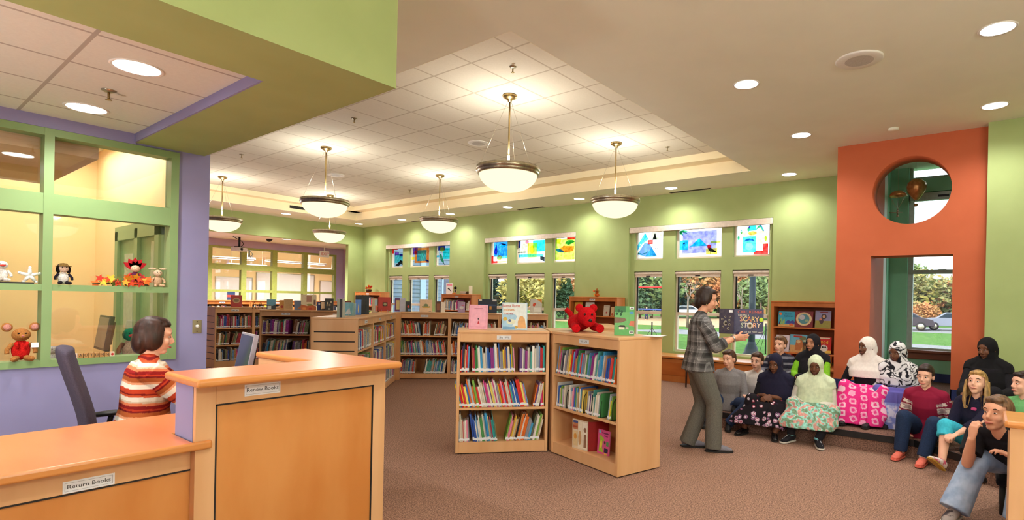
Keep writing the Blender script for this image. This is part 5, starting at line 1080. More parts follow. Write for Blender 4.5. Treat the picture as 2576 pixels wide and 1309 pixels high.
# 8 girl in black and white swirl scarf
r, B = mk('girl in a black and white swirl scarf with a blue tie-dye skirt', (7.14, .78, .452), 182, .82, SKIN_B, {'R': (6.88, .86, .265), 'L': (6.88, .68, .265)}, {'R': (6.92, .92, .56), 'L': (6.92, .62, .56)}, lean=10, head_yaw=158, head_pitch=-14, knee_out=.3)
me = top_mesh(B, .018, 1.0)
def swirl(co):
    v = Vector(co) * 13 + NZ.noise_vector(Vector(co) * 9) * 1.6; n = NZ.noise(v); return rgb(30, 28, 36) if abs(n) < .11 or n > .42 else rgb(222, 220, 224)
paint(me, swirl); link_mesh(me, 'top', vcol('swirl_print'), r); me = skirt_mesh(B, 1.0, .10, hem_z=.20)
def tie(co):
    n = NZ.noise(Vector(co) * 16) + .4 * NZ.noise(Vector(co) * 40); z = co.z
    if z > .47: return rgb(98, 92, 170)
    return rgb(*( (206, 206, 230) if n > .12 else (126, 138, 206) if n < -.1 else (168, 174, 222)))
paint(me, tie); link_mesh(me, 'tie_dye_skirt', vcol('tie_dye'), r); me = hijab_mesh(B, .22, .17); paint(me, swirl); link_mesh(me, 'head_scarf', MATS['swirl_print'], r)
for q in 'LR': shoe(B, q, r, M_BLACK, M_DARK)
# 9 girl in maroon striped cardigan
r, B = mk('girl in a maroon cardigan with striped sleeves, jeans and salmon clogs', (6.62, .46, .262), 172, .84, SKIN_P, {'R': (6.32, .66, .08, dirv(165)), 'L': (6.20, .46, .08, dirv(170))}, {'R': (6.42, .62, .30), 'L': (6.36, .32, .30)}, lean=12, head_yaw=168, head_pitch=-6, knee_out=.2, hd={'R': dict(d=(.5, -.3, -.7), n=(0, -1, 0)), 'L': dict(d=(.5, .3, -.7), n=(0, 1, 0))}, girth=1.05)
me = top_mesh(B, .020, 1.0, hem=.10)
def card(co):
    ac = arm_coord(B, co)
    if ac[0] < .10 and ac[1] > .06: return stripes(ac[1] + .015 * math.sin(co.z * 90), [(.035, (128, 22, 52)), (.012, (222, 206, 196)), (.018, (164, 140, 140)), (.012, (226, 212, 202))])
    return rgb(134, 22, 54)
paint(me, card); link_mesh(me, 'cardigan', vcol('cardigan_knit'), r); link_mesh(trouser_mesh(B), 'jeans', mat('dark_denim', (30, 50, 84), .9, (24, 40, 70), 90), r); link_mesh(hair_mesh(B, 'bun'), 'hair', H_DK, r)
for q in 'LR': shoe(B, q, r, mat('salmon_foam', (232, 118, 98), .6, (222, 108, 90), 60), MATS['salmon_foam'], 'clog', .9); MB().tube([B.an[q] + B.u * .05, B.an[q] - B.u * .01], .044 * B.s, 12).build('sock', M_PAPER, r)
# 10 person in black scarf behind
r, B = mk('person wrapped in a black scarf against the green wall', (7.55, -.03, .452), 165, .92, SKIN_B, {'R': (7.1, .12, .26), 'L': (7.1, -.1, .26)}, {'R': (7.2, .18, .6), 'L': (7.2, -.1, .6)}, lean=6, head_yaw=150, head_pitch=-10, girth=1.1)
link_mesh(top_mesh(B, .03, 1.0), 'top', BLKC, r); link_mesh(skirt_mesh(B, 1.0, .1), 'skirt', BLKC, r); link_mesh(hijab_mesh(B, .30, .205), 'head_scarf', mat('black_scarf', (12, 11, 14), .95, (16, 14, 18), 60), r)
for q in 'LR': shoe(B, q, r, M_BLACK, M_DARK)
# 11 blond girl in turquoise
r, B = mk('blond girl in a navy top and turquoise capris showing a pink shoe sole', (6.36, .02, .262), 158, .84, SKIN_P, {'R': (5.96, .30, .13, dirv(150) * .8 + Vector((0, 0, .55))), 'L': (6.02, .02, .08)}, {'R': (6.08, .26, .36), 'L': (6.02, .20, .37)}, lean=12, head_yaw=165, head_pitch=12, knee_out=.35, hd={'R': dict(d=(.8, -.3, -.3), n=(0, 0, -1)), 'L': dict(d=(.8, .3, -.3), n=(0, 0, -1))})
link_mesh(top_mesh(B, .018, .78, hem=.08), 'top', NAVY, r); link_mesh(trouser_mesh(B, .016, .32), 'capris', mat('turquoise_cloth', (64, 190, 214), .9, (54, 176, 202), 60), r); link_mesh(hair_mesh(B, 'long'), 'hair', H_BL, r)
MB().tube([B.neck - B.up * .03 + B.fw * .05, B.neck - B.up * .09 + B.fw * .095], [(.05, .012), (.02, .012)], 12, up=B.r).build('undershirt', mat('hot_pink', (230, 90, 150), .9, (220, 80, 140), 40), r)
GUM = mat('gum_sole', (196, 152, 62), .6, (180, 138, 54), 40)
for q in 'LR': shoe(B, q, r, mat('pink_canvas', (214, 90, 120), .8, (230, 214, 210), 14, lo=.45, hi=.55), GUM, 'sneaker', tilt=(.5, -.3, .8) if q == 'R' else None)
# 12 girl with dark hair in green shirt
r, B = mk('girl with a dark ponytail in a light green shirt at the picture edge', (6.45, -.30, .262), 150, .84, SKIN_P, {'R': (6.02, -.05, .09), 'L': (5.98, -.3, .09)}, {'R': (6.2, .0, .5), 'L': (6.1, -.28, .4)}, lean=4, head_yaw=128, head_pitch=2)
link_mesh(top_mesh(B, .018, .55, hem=.08), 'shirt', mat('leaf_green', (112, 178, 112), .9, (104, 168, 104), 60), r); link_mesh(trouser_mesh(B), 'jeans', DENIM, r); link_mesh(hair_mesh(B, 'tail'), 'hair', H_DK, r)
for q in 'LR': shoe(B, q, r, M_BLACK, M_DARK)
# 13 teenager leaning on hand
r, B = mk('teenager in a black T-shirt and light jeans, chin on hand, beside the low counter', (5.24, -.24, .37), 158, .97, SKIN_F, {'R': (4.77, .16, .085, dirv(165)), 'L': (4.82, -.20, .085)}, {'R': (4.69, .07, .61), 'L': (4.74, -.16, .50)}, lean=56, head_yaw=152, head_pitch=6, knee_out=.15, elbow={'R': (.3, .1, -1), 'L': (.2, -.5, -.8)}, hd={'R': dict(d=(-.1, -.1, 1), n=(-.8, -.4, 0), curl=.9)}, head_fwd=-.01)
link_mesh(top_mesh(B, .018, .36, hem=.08, cuff=.02), 't_shirt', BLKC, r); link_mesh(trouser_mesh(B, .018, 1.04, flare=.03), 'jeans', DENIML, r); link_mesh(hair_mesh(B, 'bun'), 'hair', H_SB, r)
for q in 'LR': shoe(B, q, r, mat('taupe_canvas', (150, 138, 134), .8, (60, 50, 56), 12, lo=.5, hi=.56), WHT, 'sneaker')
for o in [o for o in COL.objects if o.parent is None and o.name.split('.')[0] == 'person']:   # bodies were built in room coordinates
    for ch in o.children: ch.location = ch.location - o.location

root = empty('low_stool', (5.26, -.25, 0))
MB().box(-.18, .18, -.18, .18, .21, .265).build('seat', BLKC, root, .02)
for sx in (-.14, .14):
    for sy in (-.14, .14): MB().tube([(sx, sy, 0), (sx, sy, .21)], .018, 8).build('leg', M_DARK, root)
tag(root, 'low black stool under the teenager beside the low counter', 'stool')
# ---------------------------------------------------------------- books on display
def pm(c, rough=.45): return mat('print_%d_%d_%d' % c, c, rough, tuple(max(0, int(x * .95)) for x in c), 30)
def face_cam(x, y, off=0): return math.atan2(-x, y) + math.radians(off)    # local x runs to the viewer's right
def display_book(x, y, z, w, h, col, label, t=.014, off=0, tilt=6, art=(), texts=(), spine=None, rz=None, group='books displayed face out', stand=False, name='book'):
    a = face_cam(x, y, off) if rz is None else rz
    root = empty(name, (x, y, z + (.012 if stand else 0)), a); root.rotation_euler = Euler((math.radians(-tilt), 0, a), 'XYZ'); c = pm(col)
    m = MB(); m.box(-w / 2, w / 2, 0, .0025, 0, h).box(-w / 2, w / 2, t - .0025, t, 0, h); m.build('cover', c, root)
    MB().box(-w / 2 - .002, -w / 2 + .002, 0, t, 0, h).build('spine', pm(spine) if spine else c, root)
    MB().box(-w / 2 + .003, w / 2 - .004, .0026, t - .0026, .004, h - .004).build('pages', M_PAGES, root)
    if art:
        m = MB(); ms = []; 
        for i, (cc, poly) in enumerate(art):
            mm = pm(cc)
            if mm not in ms: ms.append(mm)
            m._add([((u - .5) * w, -.0004 - .0003 * i, v * h) for u, v in poly], [tuple(range(len(poly)))], ms.index(mm))
        m.build('cover_art', ms, root)
    for (s, size, u, v, cc) in texts: text_obj(s, size * h, pm(cc), root, ((u - .5) * w, -.0008 - .0003 * len(art), v * h), (math.pi / 2, 0, 0), ext=.0003)
    if stand:
        m = MB()
        for sx in (-1, 1): m.tube(bez([(sx * w * .25, -.03, .012), (sx * w * .25, -.03, -.008), (sx * w * .25, .03, -.010), (sx * w * .22, .05, h * .6)], 4), .003, 6)
        m.build('easel', mat('clear_plastic', (210, 214, 224), .15, (200, 204, 214), 20), root)
    tag(root, label, 'book', group); return root
Rr, Oo = R_, O_
T_ = 1.221; TA = 1.191
display_book(3.835, 4.035, TA, .185, .243, (236, 170, 190), 'pink book with a red spine standing on the near bookcase', t=.022, off=-4, spine=(190, 30, 40), art=[((222, 150, 172), Rr(.08, .08, .92, .92)), ((236, 172, 192), Rr(.1, .1, .9, .9)), ((196, 30, 40), [(.46, .22), (.5, .36), (.58, .22)]), ((40, 30, 34), Oo(.5, .42, .03, .04)), ((190, 120, 140), Rr(.28, .82, .72, .86))])
display_book(4.04, 3.73, TA, .25, .272, (176, 212, 234), 'blue picture book with orange title words beside the pink one', t=.012, off=5, art=[((226, 236, 236), Rr(.03, .04, .97, .97)), ((168, 208, 232), [(.03, .1), (.4, .15), (.6, .5), (.4, .62), (.03, .55)]), ((214, 178, 70), Oo(.12, .4, .08, .07)), ((222, 226, 200), Oo(.35, .3, .18, .1)), ((90, 100, 150), Oo(.3, .34, .06, .05)), ((224, 170, 110), [(.62, .06), (.62, .3), (.7, .5), (.8, .52), (.9, .4), (.95, .06)]), ((200, 160, 60), Oo(.55, .1, .07, .05)), ((120, 170, 210), Rr(.03, .03, .5, .12))], texts=[('llama llama', .15, .36, .88, (200, 74, 52)), ('misses', .15, .27, .74, (230, 150, 60)), ('mama', .15, .25, .60, (200, 74, 52))])
display_book(4.24, 2.585, TA, .175, .262, (96, 172, 100), 'green countryside picture book at the end of the near bookcase top', t=.05, off=3, tilt=3, art=[((60, 120, 74), Rr(0, .78, .55, 1)), ((110, 180, 110), Rr(0, .3, 1, .8)), ((128, 104, 86), [(0, .42), (.35, .44), (.62, .52), (.5, .6), (0, .62)]), ((80, 150, 200), Oo(.85, .78, .12, .04)), ((206, 120, 96), [(.72, .36), (1, .3), (1, .5), (.8, .5)]), ((228, 222, 200), Rr(.22, .2, .5, .29)), ((60, 56, 54), [(.18, .29), (.26, .35), (.5, .35), (.56, .28)]), ((190, 186, 170), Rr(.56, .22, .7, .29)), ((40, 90, 56), Oo(.2, .84, .06, .05)), ((40, 90, 56), Oo(.35, .82, .06, .05)), ((40, 90, 56), Oo(.1, .74, .06, .05)), ((40, 90, 56), Oo(.3, .72, .06, .05)), ((232, 234, 238), Rr(.74, .89, .97, .98)), ((232, 234, 238), Rr(.74, .06, .97, .17)), ((120, 120, 126), Rr(.78, .09, .93, .14)), ((120, 120, 126), Rr(.8, .92, .93, .95))])
display_book(4.155, 2.99, .116, .20, .27, (224, 206, 178), 'cream picture book standing open on the bottom shelf of the steps-side bookcase', t=.010, rz=math.atan2(-.966, -.257) + .1, tilt=0, art=[((196, 130, 90), Rr(.05, .66, .36, .96)), ((236, 226, 204), Rr(.38, .05, .66, .96)), ((240, 232, 216), Rr(.68, .05, .97, .96)), ((150, 110, 84), Oo(.83, .7, .09, .08)), ((150, 110, 84), [(.74, .1), (.76, .55), (.9, .55), (.94, .1)]), ((206, 160, 110), Oo(.5, .4, .1, .25)), ((70, 90, 150), Rr(.05, .88, .36, .96)), ((226, 200, 150), Rr(.05, .1, .36, .6)), ((216, 150, 70), Oo(.2, .42, .1, .1))], texts=[('Black', .11, .2, .76, (190, 50, 40))])
MB_ = MB(); MB_.box(0, .20, 0, .006, 0, .27)
o = MB_.build('book_wing', pm((150, 28, 30))); o.parent = [q for q in COL.objects if q.get('label', '').startswith('cream picture book')][0]; o.location = (.103, .004, 0); o.rotation_euler = (0, 0, math.radians(62)); o.name = 'back_cover'
display_book(4.155, 2.735, .116, .155, .215, (222, 90, 150), 'pink book with a green crocodile on the bottom shelf of the steps-side bookcase', t=.012, rz=math.atan2(-.966, -.257), tilt=4, art=[((120, 190, 220), Rr(.06, .86, .24, .97)), ((170, 200, 60), [(.12, .1), (.16, .5), (.1, .72), (.22, .78), (.5, .66), (.6, .58), (.44, .56), (.4, .3), (.55, .08)]), ((240, 220, 80), Oo(.3, .4, .09, .18)), ((60, 50, 50), Oo(.62, .5, .07, .07)), ((50, 44, 60), Rr(.6, .1, .92, .28)), ((90, 160, 90), Rr(.74, .38, .94, .56)), ((230, 200, 70), Rr(.62, .02, .9, .07))], texts=[('Crocodile', .10, .62, .89, (60, 20, 60)), ('Tears', .10, .7, .78, (60, 20, 60))])
DB = [  # x, y, z, w, h, colour, label, t, art, texts, extra
 (4.92, 12.30, T_, .20, .24, (190, 78, 76), 'red book with an oval picture next to the purple wall', .02, [((206, 170, 130), Oo(.5, .55, .33, .24)), ((150, 130, 100), Oo(.5, .55, .22, .15))], ()),
 (6.72, 17.15, 1.301, .19, .24, (40, 60, 96), 'navy and red book peeping over the red oval book', .02, [((196, 60, 50), Rr(0, .35, 1, .62))], ()),
 (4.67, 10.23, T_, .14, .18, (110, 170, 200), 'blue and grey book standing alone on the diagonal row end', .03, [((60, 66, 74), [(0, .4), (.3, .45), (.6, .35), (1, .5), (1, 0), (0, 0)]), ((226, 230, 232), Rr(.08, .06, .5, .36))], ()),
 (4.80, 10.11, T_, .08, .17, (222, 164, 84), 'small orange book half behind the plain tan book', .012, [((170, 60, 40), Oo(.5, .3, .3, .14))], ()),
 (4.87, 10.02, T_, .14, .19, (206, 176, 128), 'plain tan book on the diagonal row end', .012, [((196, 164, 116), Rr(.06, .06, .94, .94))], ()),
 (5.00, 9.91, T_, .13, .17, (112, 130, 170), 'slate blue book slanting behind the large cream picture book', .012, [((196, 130, 100), [(.3, .1), (1, .1), (1, .6)])], ()),
 (5.12, 9.78, T_, .25, .28, (236, 222, 190), 'large cream picture book with an orange village scene', .014, [((206, 110, 60), [(0, 0), (1, 0), (1, .22), (.7, .34), (.4, .26), (0, .36)]), ((190, 140, 120), Rr(.35, .52, .68, .92)), ((120, 90, 80), Rr(.82, .36, .94, .66)), ((150, 160, 90), Oo(.55, .34, .2, .06)), ((236, 160, 90), Rr(.1, .02, .3, .16)), ((200, 70, 50), Rr(.5, .03, .72, .15))], ()),
 (5.25, 9.66, T_, .07, .15, (44, 58, 120), 'narrow navy book beside the black and white cover', .02, [((224, 226, 232), Rr(.3, .66, .75, .86))], ()),
 (5.32, 9.60, T_, .14, .17, (44, 36, 40), 'black framed cream cover behind the dark photo book', .012, [((236, 206, 170), Rr(.1, .1, .8, .9)), ((130, 80, 60), Rr(.2, .1, .7, .2))], ()),
 (5.37, 9.53, T_, .14, .22, (60, 62, 66), 'dark photo-cover book on the diagonal row', .012, [((206, 196, 170), Oo(.3, .6, .1, .1)), ((206, 196, 170), Oo(.7, .7, .12, .1)), ((150, 140, 120), Oo(.55, .45, .12, .1)), ((190, 190, 186), Rr(.36, .06, .64, .18)), ((130, 110, 80), Rr(.15, .35, .4, .5))], ()),
 (5.58, 9.32, T_, .16, .18, (136, 60, 40), 'brown book with a cream frame near the plum wall edge', .014, [((226, 206, 170), Rr(.14, .14, .86, .86)), ((120, 80, 60), [(.2, .2), (.5, .5), (.8, .2)]), ((120, 70, 50), Rr(.25, .64, .75, .74))], ()),
 (4.12, 6.85, T_, .11, .18, (140, 200, 220), 'pale turquoise book leaning back on a clear stand', .01, [((226, 234, 240), [(.1, .1), (.9, .1), (.6, .6)])], ()),
 (4.30, 7.03, T_, .08, .17, (170, 210, 214), 'small aqua book behind the leaning turquoise one', .01, (), ()),
 (4.54, 7.27, T_, .08, .22, (90, 140, 220), 'blue narrow book with a pink edge beside the black binders', .03, [((224, 200, 150), leafp(.5, .1, .7, .1, 1.5))], ()),
 (5.33, 8.06, T_, .09, .24, (214, 196, 170), 'tan and white book right of the black binders', .02, [((190, 220, 236), Rr(.5, .1, 1, .9)), ((226, 130, 110), Rr(.6, .1, 1, .5))], ()),
 (5.93, 8.66, T_, .22, .26, (190, 70, 66), 'red book tilted on a clear stand at the inner corner', .012, [((80, 70, 60), Rr(.34, .34, .72, .62)), ((170, 160, 120), Oo(.53, .48, .12, .1))], ()),
 (6.22, 8.68, T_, .10, .25, (112, 64, 130), 'purple framed book at the inner corner of the row', .02, [((222, 206, 150), Rr(.2, .14, .82, .84))], ()),
 (6.36, 8.55, T_, .10, .19, (50, 52, 56), 'small dark book with red and blue spots by the frosted holder', .012, [((200, 60, 50), Oo(.5, .5, .2, .12)), ((90, 130, 190), Rr(.4, .05, .95, .3))], ()),
 (6.58, 8.32, T_, .22, .23, (244, 214, 180), 'square cream book with a green tortoise', .014, [((130, 150, 110), [(.28, .44), (.36, .62), (.5, .68), (.64, .62), (.72, .44)]), ((214, 176, 60), Rr(.22, .34, .78, .44)), ((160, 160, 90), Oo(.22, .42, .06, .05)), ((160, 160, 90), Oo(.78, .42, .06, .05)), ((150, 150, 150), Rr(.74, .04, .92, .1))], ()),
 (6.74, 8.16, T_, .10, .20, (96, 58, 40), 'dark brown book standing next to a white one', .05, [((150, 90, 60), Rr(.2, .2, .8, .8))], ()),
 (6.80, 8.10, T_, .08, .19, (240, 232, 220), 'white book against the dark brown one', .012, (), ()),
 (7.04, 7.86, T_, .13, .20, (176, 150, 190), 'mauve book before the wall case in the window gap', .012, [((226, 220, 230), Oo(.5, .45, .3, .15)), ((206, 90, 110), Rr(.5, .64, .8, .72))], ()),
 (7.38, 7.52, T_, .35, .26, (36, 46, 70), 'wide navy landscape book behind the pink one', .012, [((52, 76, 120), Rr(.05, .5, .95, .62)), ((206, 140, 50), Rr(.3, .2, .42, .5)), ((206, 140, 50), Rr(.6, .25, .72, .5)), ((232, 226, 206), Rr(.03, .86, .2, .98)), ((232, 234, 238), Rr(.76, .86, .98, .98))], ()),
 (8.03, 6.87, T_, .22, .28, (206, 206, 200), 'pale grey leaf-decorated book on a clear stand before the middle window', .01, [((226, 150, 50), [(.5, .98), (.98, .98), (.98, .7), (.8, .84)]), ((206, 70, 40), leafp(.2, .5, .35, .12, .6)), ((230, 234, 232), Rr(.3, .1, .9, .4))], ()),
 (9.80, 11.43, 1.591, .17, .29, (236, 226, 226), 'white book with a dark dancer on the wall bookcase top', .014, [((230, 130, 150), Rr(.1, .76, .9, .9)), ((40, 30, 40), [(.2, .5), (.4, .6), (.85, .2), (.6, .3)])], ()),
 (9.80, 10.61, 1.591, .09, .22, (228, 220, 196), 'cream book upright beside a lying stack', .05, (), ())]
for i, (x, y, z, w, h, col, lab, t, art_, tx) in enumerate(DB): display_book(x, y, z, w, h, col, lab, t, art=art_, texts=tx, stand='stand' in lab and 'standing' not in lab, tilt=16 if 'stand' in lab and 'standing' not in lab else 5, off=(-25 if 'turquoise' in lab else 22 if 'slate' in lab else 0))
for (y, z, w, h, col, lab, art_, tx) in (
 (2.73, 1.117, .27, .26, (60, 170, 200), 'turquoise sea picture book, first on the top shelf by the window', [((236, 120, 60), Oo(.12, .84, .09, .1)), ((224, 180, 110), Rr(0, 0, 1, .16)), ((70, 80, 160), [(.45, .3), (.6, .46), (.75, .36), (.9, .46), (1, .3), (1, .2), (.45, .2)]), ((130, 190, 120), leafp(.15, .1, .5, .08, 1.5)), ((150, 190, 110), leafp(.3, .1, .45, .08, 1.4)), ((226, 110, 60), Oo(.8, .14, .13, .08)), ((90, 40, 90), leafp(.06, .1, .35, .04, 1.3))], [('Secret', .15, .58, .84, (30, 50, 110)), ('Seahorse', .15, .6, .70, (30, 50, 110))]),
 (2.45, 1.117, .29, .27, (130, 50, 56), 'maroon book with a round sea medallion, middle of the top shelf', [((232, 210, 160), Oo(.5, .52, .43, .42, 24)), ((90, 150, 160), Oo(.5, .52, .31, .31, 24)), ((196, 200, 210), Oo(.4, .62, .16, .16)), ((150, 180, 150), Oo(.66, .42, .1, .08))], [('ADVENTURES', .085, .5, .89, (90, 30, 40))]),
 (2.15, 1.117, .24, .29, (150, 150, 190), 'lilac and olive book with a monkey, last on the top shelf', [((160, 160, 80), Rr(0, 0, 1, .42)), ((70, 60, 70), Oo(.55, .66, .17, .16)), ((216, 170, 130), Oo(.55, .66, .09, .09)), ((90, 70, 80), Oo(.4, .4, .14, .16)), ((150, 60, 70), Rr(.3, .86, .8, .93)), ((226, 150, 120), Oo(.34, .5, .08, .06))], ()),
 (2.79, .692, .22, .28, (226, 220, 232), 'white picture book with a round clock figure, middle shelf', [((60, 50, 70), Oo(.5, .42, .3, .26)), ((236, 232, 226), Oo(.5, .42, .22, .2)), ((230, 190, 60), Oo(.82, .6, .09, .07)), ((90, 150, 200), Oo(.48, .4, .12, .11)), ((214, 70, 60), [(.3, .2), (.36, .1), (.44, .2)])], [('Hiccup', .15, .55, .84, (80, 80, 130))]),
 (2.53, .692, .27, .30, (110, 190, 220), 'blue picture book with a tan animal, partly behind the green frame', [((214, 170, 110), Rr(0, 0, 1, .4)), ((190, 120, 70), [(.3, .1), (.36, .7), (.7, .72), (.8, .4), (.62, .1)]), ((120, 130, 90), Oo(.75, .8, .2, .12)), ((222, 200, 150), Oo(.5, .6, .12, .1)), ((190, 60, 50), Rr(.2, .84, .7, .94))], ()),
 (2.37, .692, .23, .23, (110, 160, 120), 'green framed picture book above the pale green scarf girl', [((80, 60, 50), Rr(.1, .12, .9, .74)), ((170, 120, 60), Oo(.5, .4, .18, .2)), ((206, 220, 190), Rr(.15, .8, .85, .92))], ()),
 (2.13, .692, .22, .28, (206, 40, 44), 'red and yellow book with big yellow letters, last on the middle shelf', [((240, 210, 90), Rr(0, .04, 1, .22)), ((236, 236, 230), Oo(.5, .34, .28, .2)), ((50, 44, 44), Oo(.42, .4, .07, .05)), ((50, 44, 44), Oo(.6, .4, .07, .05)), ((40, 40, 90), Rr(0, 0, 1, .05)), ((236, 226, 200), Rr(.1, .9, .9, .97))], [('mod', .26, .5, .70, (244, 206, 60))]),
 (2.71, .502, .17, .23, (190, 40, 40), 'red bordered book with a golden figure, bottom shelf', [((226, 214, 190), Rr(.14, .1, .86, .92)), ((206, 160, 60), [(.3, .12), (.4, .8), (.6, .8), (.7, .12)]), ((60, 60, 90), Rr(.2, .75, .35, .88)), ((70, 110, 70), Oo(.75, .3, .08, .1))], ()),
 (2.07, .502, .12, .17, (226, 170, 60), 'small amber book at the bottom shelf end', [((236, 220, 180), Oo(.5, .5, .26, .2)), ((90, 60, 110), Oo(.5, .45, .14, .1))], ()),
 (7.14, 1.172, .21, .29, (216, 170, 60), 'golden book in the wall bookcase behind the plush toy', [((236, 206, 120), Oo(.5, .5, .35, .3)), ((170, 110, 40), Oo(.5, .45, .2, .16))], ()),
 (6.84, 1.172, .22, .29, (224, 220, 216), 'white story book beside the golden one', [((200, 100, 110), Rr(.2, .6, .8, .66)), ((200, 100, 110), Rr(.2, .48, .8, .53)), ((120, 60, 50), Oo(.6, .2, .14, .08))], ()),
 (6.40, 1.172, .14, .23, (206, 196, 180), 'grey book with a small red drop', [((170, 40, 44), Oo(.5, .32, .1, .1)), ((186, 176, 160), Rr(.1, .88, .9, .96))], ()),
 (6.25, 1.172, .08, .20, (224, 196, 150), 'narrow cream book next to the bookcase side', [((196, 90, 50), Oo(.5, .2, .3, .14))], ())):
    display_book(9.745, y, z + .001, w, h, col, lab, .016, rz=-math.pi / 2, art=art_, texts=tx, tilt=7, group='books displayed in the wall bookcases')
# black binders, the grey pair, the lying stack and other loose items on the bookcases
for i in range(4):
    o = empty('ring_binder', (4.76 + i * .0425, 7.66 - i * .0255, T_), face_cam(4.8, 7.6)); MB().box(-.024, .024, -.10, .14, 0, .285).build('spine', mat('binder_black', (18, 18, 20), .35, (26, 26, 28), 20), o); MB().box(-.015, .015, -.096, .135, .285, .287).build('pages', M_PAGES, o)
    tag(o, 'glossy black ring binder standing on the spur top', 'binder', 'black ring binders')
for i, (c_, lab) in enumerate((((150, 156, 140), 'pale grey book standing beside a black one at the slatted end'), ((34, 34, 40), 'black book between two grey ones at the slatted end'), ((176, 176, 160), 'grey-green book standing at the slatted end edge'))):
    o = empty('book', (3.84 + i * .0275, 6.60 - i * .016, T_), face_cam(3.85, 6.58)); MB().box(-.015, .015, -.10, .10, 0, .235).build('cover', pm(c_), o); MB().box(-.011, .011, -.097, .098, .235, .237).build('pages', M_PAGES, o); tag(o, lab, 'book')
for i, (c_, lab) in enumerate((((84, 56, 42), 'brown book at the bottom of a lying stack'), ((60, 44, 40), 'dark brown book lying on the stack'), ((110, 70, 50), 'reddish brown book on top of the lying stack'))):
    o = empty('book', (9.82, 10.84, 1.591 + i * .026), i * .12); MB().box(-.08, .08, -.11 + i * .01, .11 - i * .01, 0, .025).build('cover', pm(c_), o); MB().box(-.083, -.08, -.10, .10, .004, .021).build('pages', M_PAGES, o); tag(o, lab, 'book')
o = empty('paper_holder', (6.29, 8.63, T_), face_cam(6.29, 8.63)); MB().box(-.05, .05, 0, .004, 0, .25).box(-.05, .05, 0, .06, 0, .004).build('plate', mat('frosted_plastic', (196, 204, 230), .3, (186, 194, 222), 12), o); tag(o, 'frosted clear leaflet holder beside the purple framed book', 'holder')
for (x, y, rz, lab) in ((4.60, 10.30, .7, 'flat white paper sheet on the diagonal row end'), (6.95, 7.98, .4, 'flat white paper sheet by the mauve book'), (4.42, 2.38, .2, 'flat white paper sheet behind the green countryside book')):
    tag_o = MB().box(-.11, .11, -.08, .08, 0, .002).build('paper_sheet', M_PAPER); tag_o.location = (x, y, T_ if x > 4.5 else TA); tag_o.rotation_euler.z = rz; tag(tag_o, lab, 'paper')
o = empty('book_easel', (4.92, 10.10 + .08, T_), -.6); m = MB()
for sx in (-.05, .05): m.tube(bez([(sx - .03, -.03, .004), (sx, 0, .13), (sx + .03, -.03, .004)], 6), .004, 6)
m.build('wire', M_BLACK, o); o.location = (4.52, 10.42, T_); tag(o, 'empty black wire book easel on the far row', 'easel')
for k, (x0, lab) in enumerate(((.215, 'first'), (.47, 'second'), (.71, 'third'), (.86, 'last'))):
    c = CASES['A2']; o = empty('book_end', (0, 0, 0)); o.matrix_world = c['M'] @ Matrix.Translation((x0, .02, c['boards'][1] + .001)); m = MB(); m.tube(bez([(0, .0, 0), (0, .005, .14), (0, .05, .19), (0, .10, .16), (0, .11, 0)], 5), .0035, 8); m.build('wire', M_BLACK, o); MB().box(-.05, .0, 0, .12, 0, .002).build('foot', M_BLACK, o); tag(o, '%s black wire book support on the steps-side bookcase middle shelf' % lab, 'book end', 'wire book supports')

# ---------------------------------------------------------------- toys and ornaments
def blob(parts, name, m, parent, vox=.004, smooth=3):
    b = MB()
    for p in parts:
        if not isinstance(p[0], list): b.ell(p[0], p[1])
        else: b.tube(p[0], p[1], 12)
    o = link_mesh(remesh(b, name, vox, smooth), name, m, parent); return o
def plush_mat(n, c): return mat('plush_' + n, c, .95, tuple(max(0, int(x * .82)) for x in c), 140, None, 2, .5, spec=.1)
BEAD = mat('bead_black', (14, 12, 12), .15, (18, 15, 15), 10, spec=.6)
def red_toy():
    root = empty('plush_toy', (4.41, 3.16, TA), face_cam(4.41, 3.16, 12)); root.scale = (1.12, 1.12, 1.12); R1 = plush_mat('red', (206, 22, 30))
    blob([((-.02, .10, .075), (.10, .15, .075)), ((.0, .20, .07), (.10, .09, .07))], 'body', R1, root, .006)
    blob([((.015, -.06, .135), (.085, .080, .085)), ((.02, -.13, .095), (.055, .06, .05))], 'head', R1, root, .005)
    for sx in (-1, 1):
        blob([((.015 + sx * .062, -.045, .208), (.036, .020, .036))], 'ear', R1, root, .004)
        blob([([(.01 + sx * .08, .0, .05), (.01 + sx * .10, -.10, .038), (.01 + sx * .105, -.16, .036)], [.04, .036, .038])], 'paw', R1, root, .005)
        MB().ell((.015 + sx * .032, -.133, .155), .010).build('bead_eye', BEAD, root)
    blob([([(-.03, .26, .08), (-.06, .31, .15), (-.10, .33, .19)], [.03, .026, .022])], 'tail', R1, root, .005)
    MB().ell((.02, -.19, .105), (.018, .012, .014)).build('nose', BEAD, root)
    tag(root, 'red plush bear cub toy lying on the near bookcase top', 'plush toy')
red_toy()
LZ, MZ, LY = .9725, 1.5385, 5.632
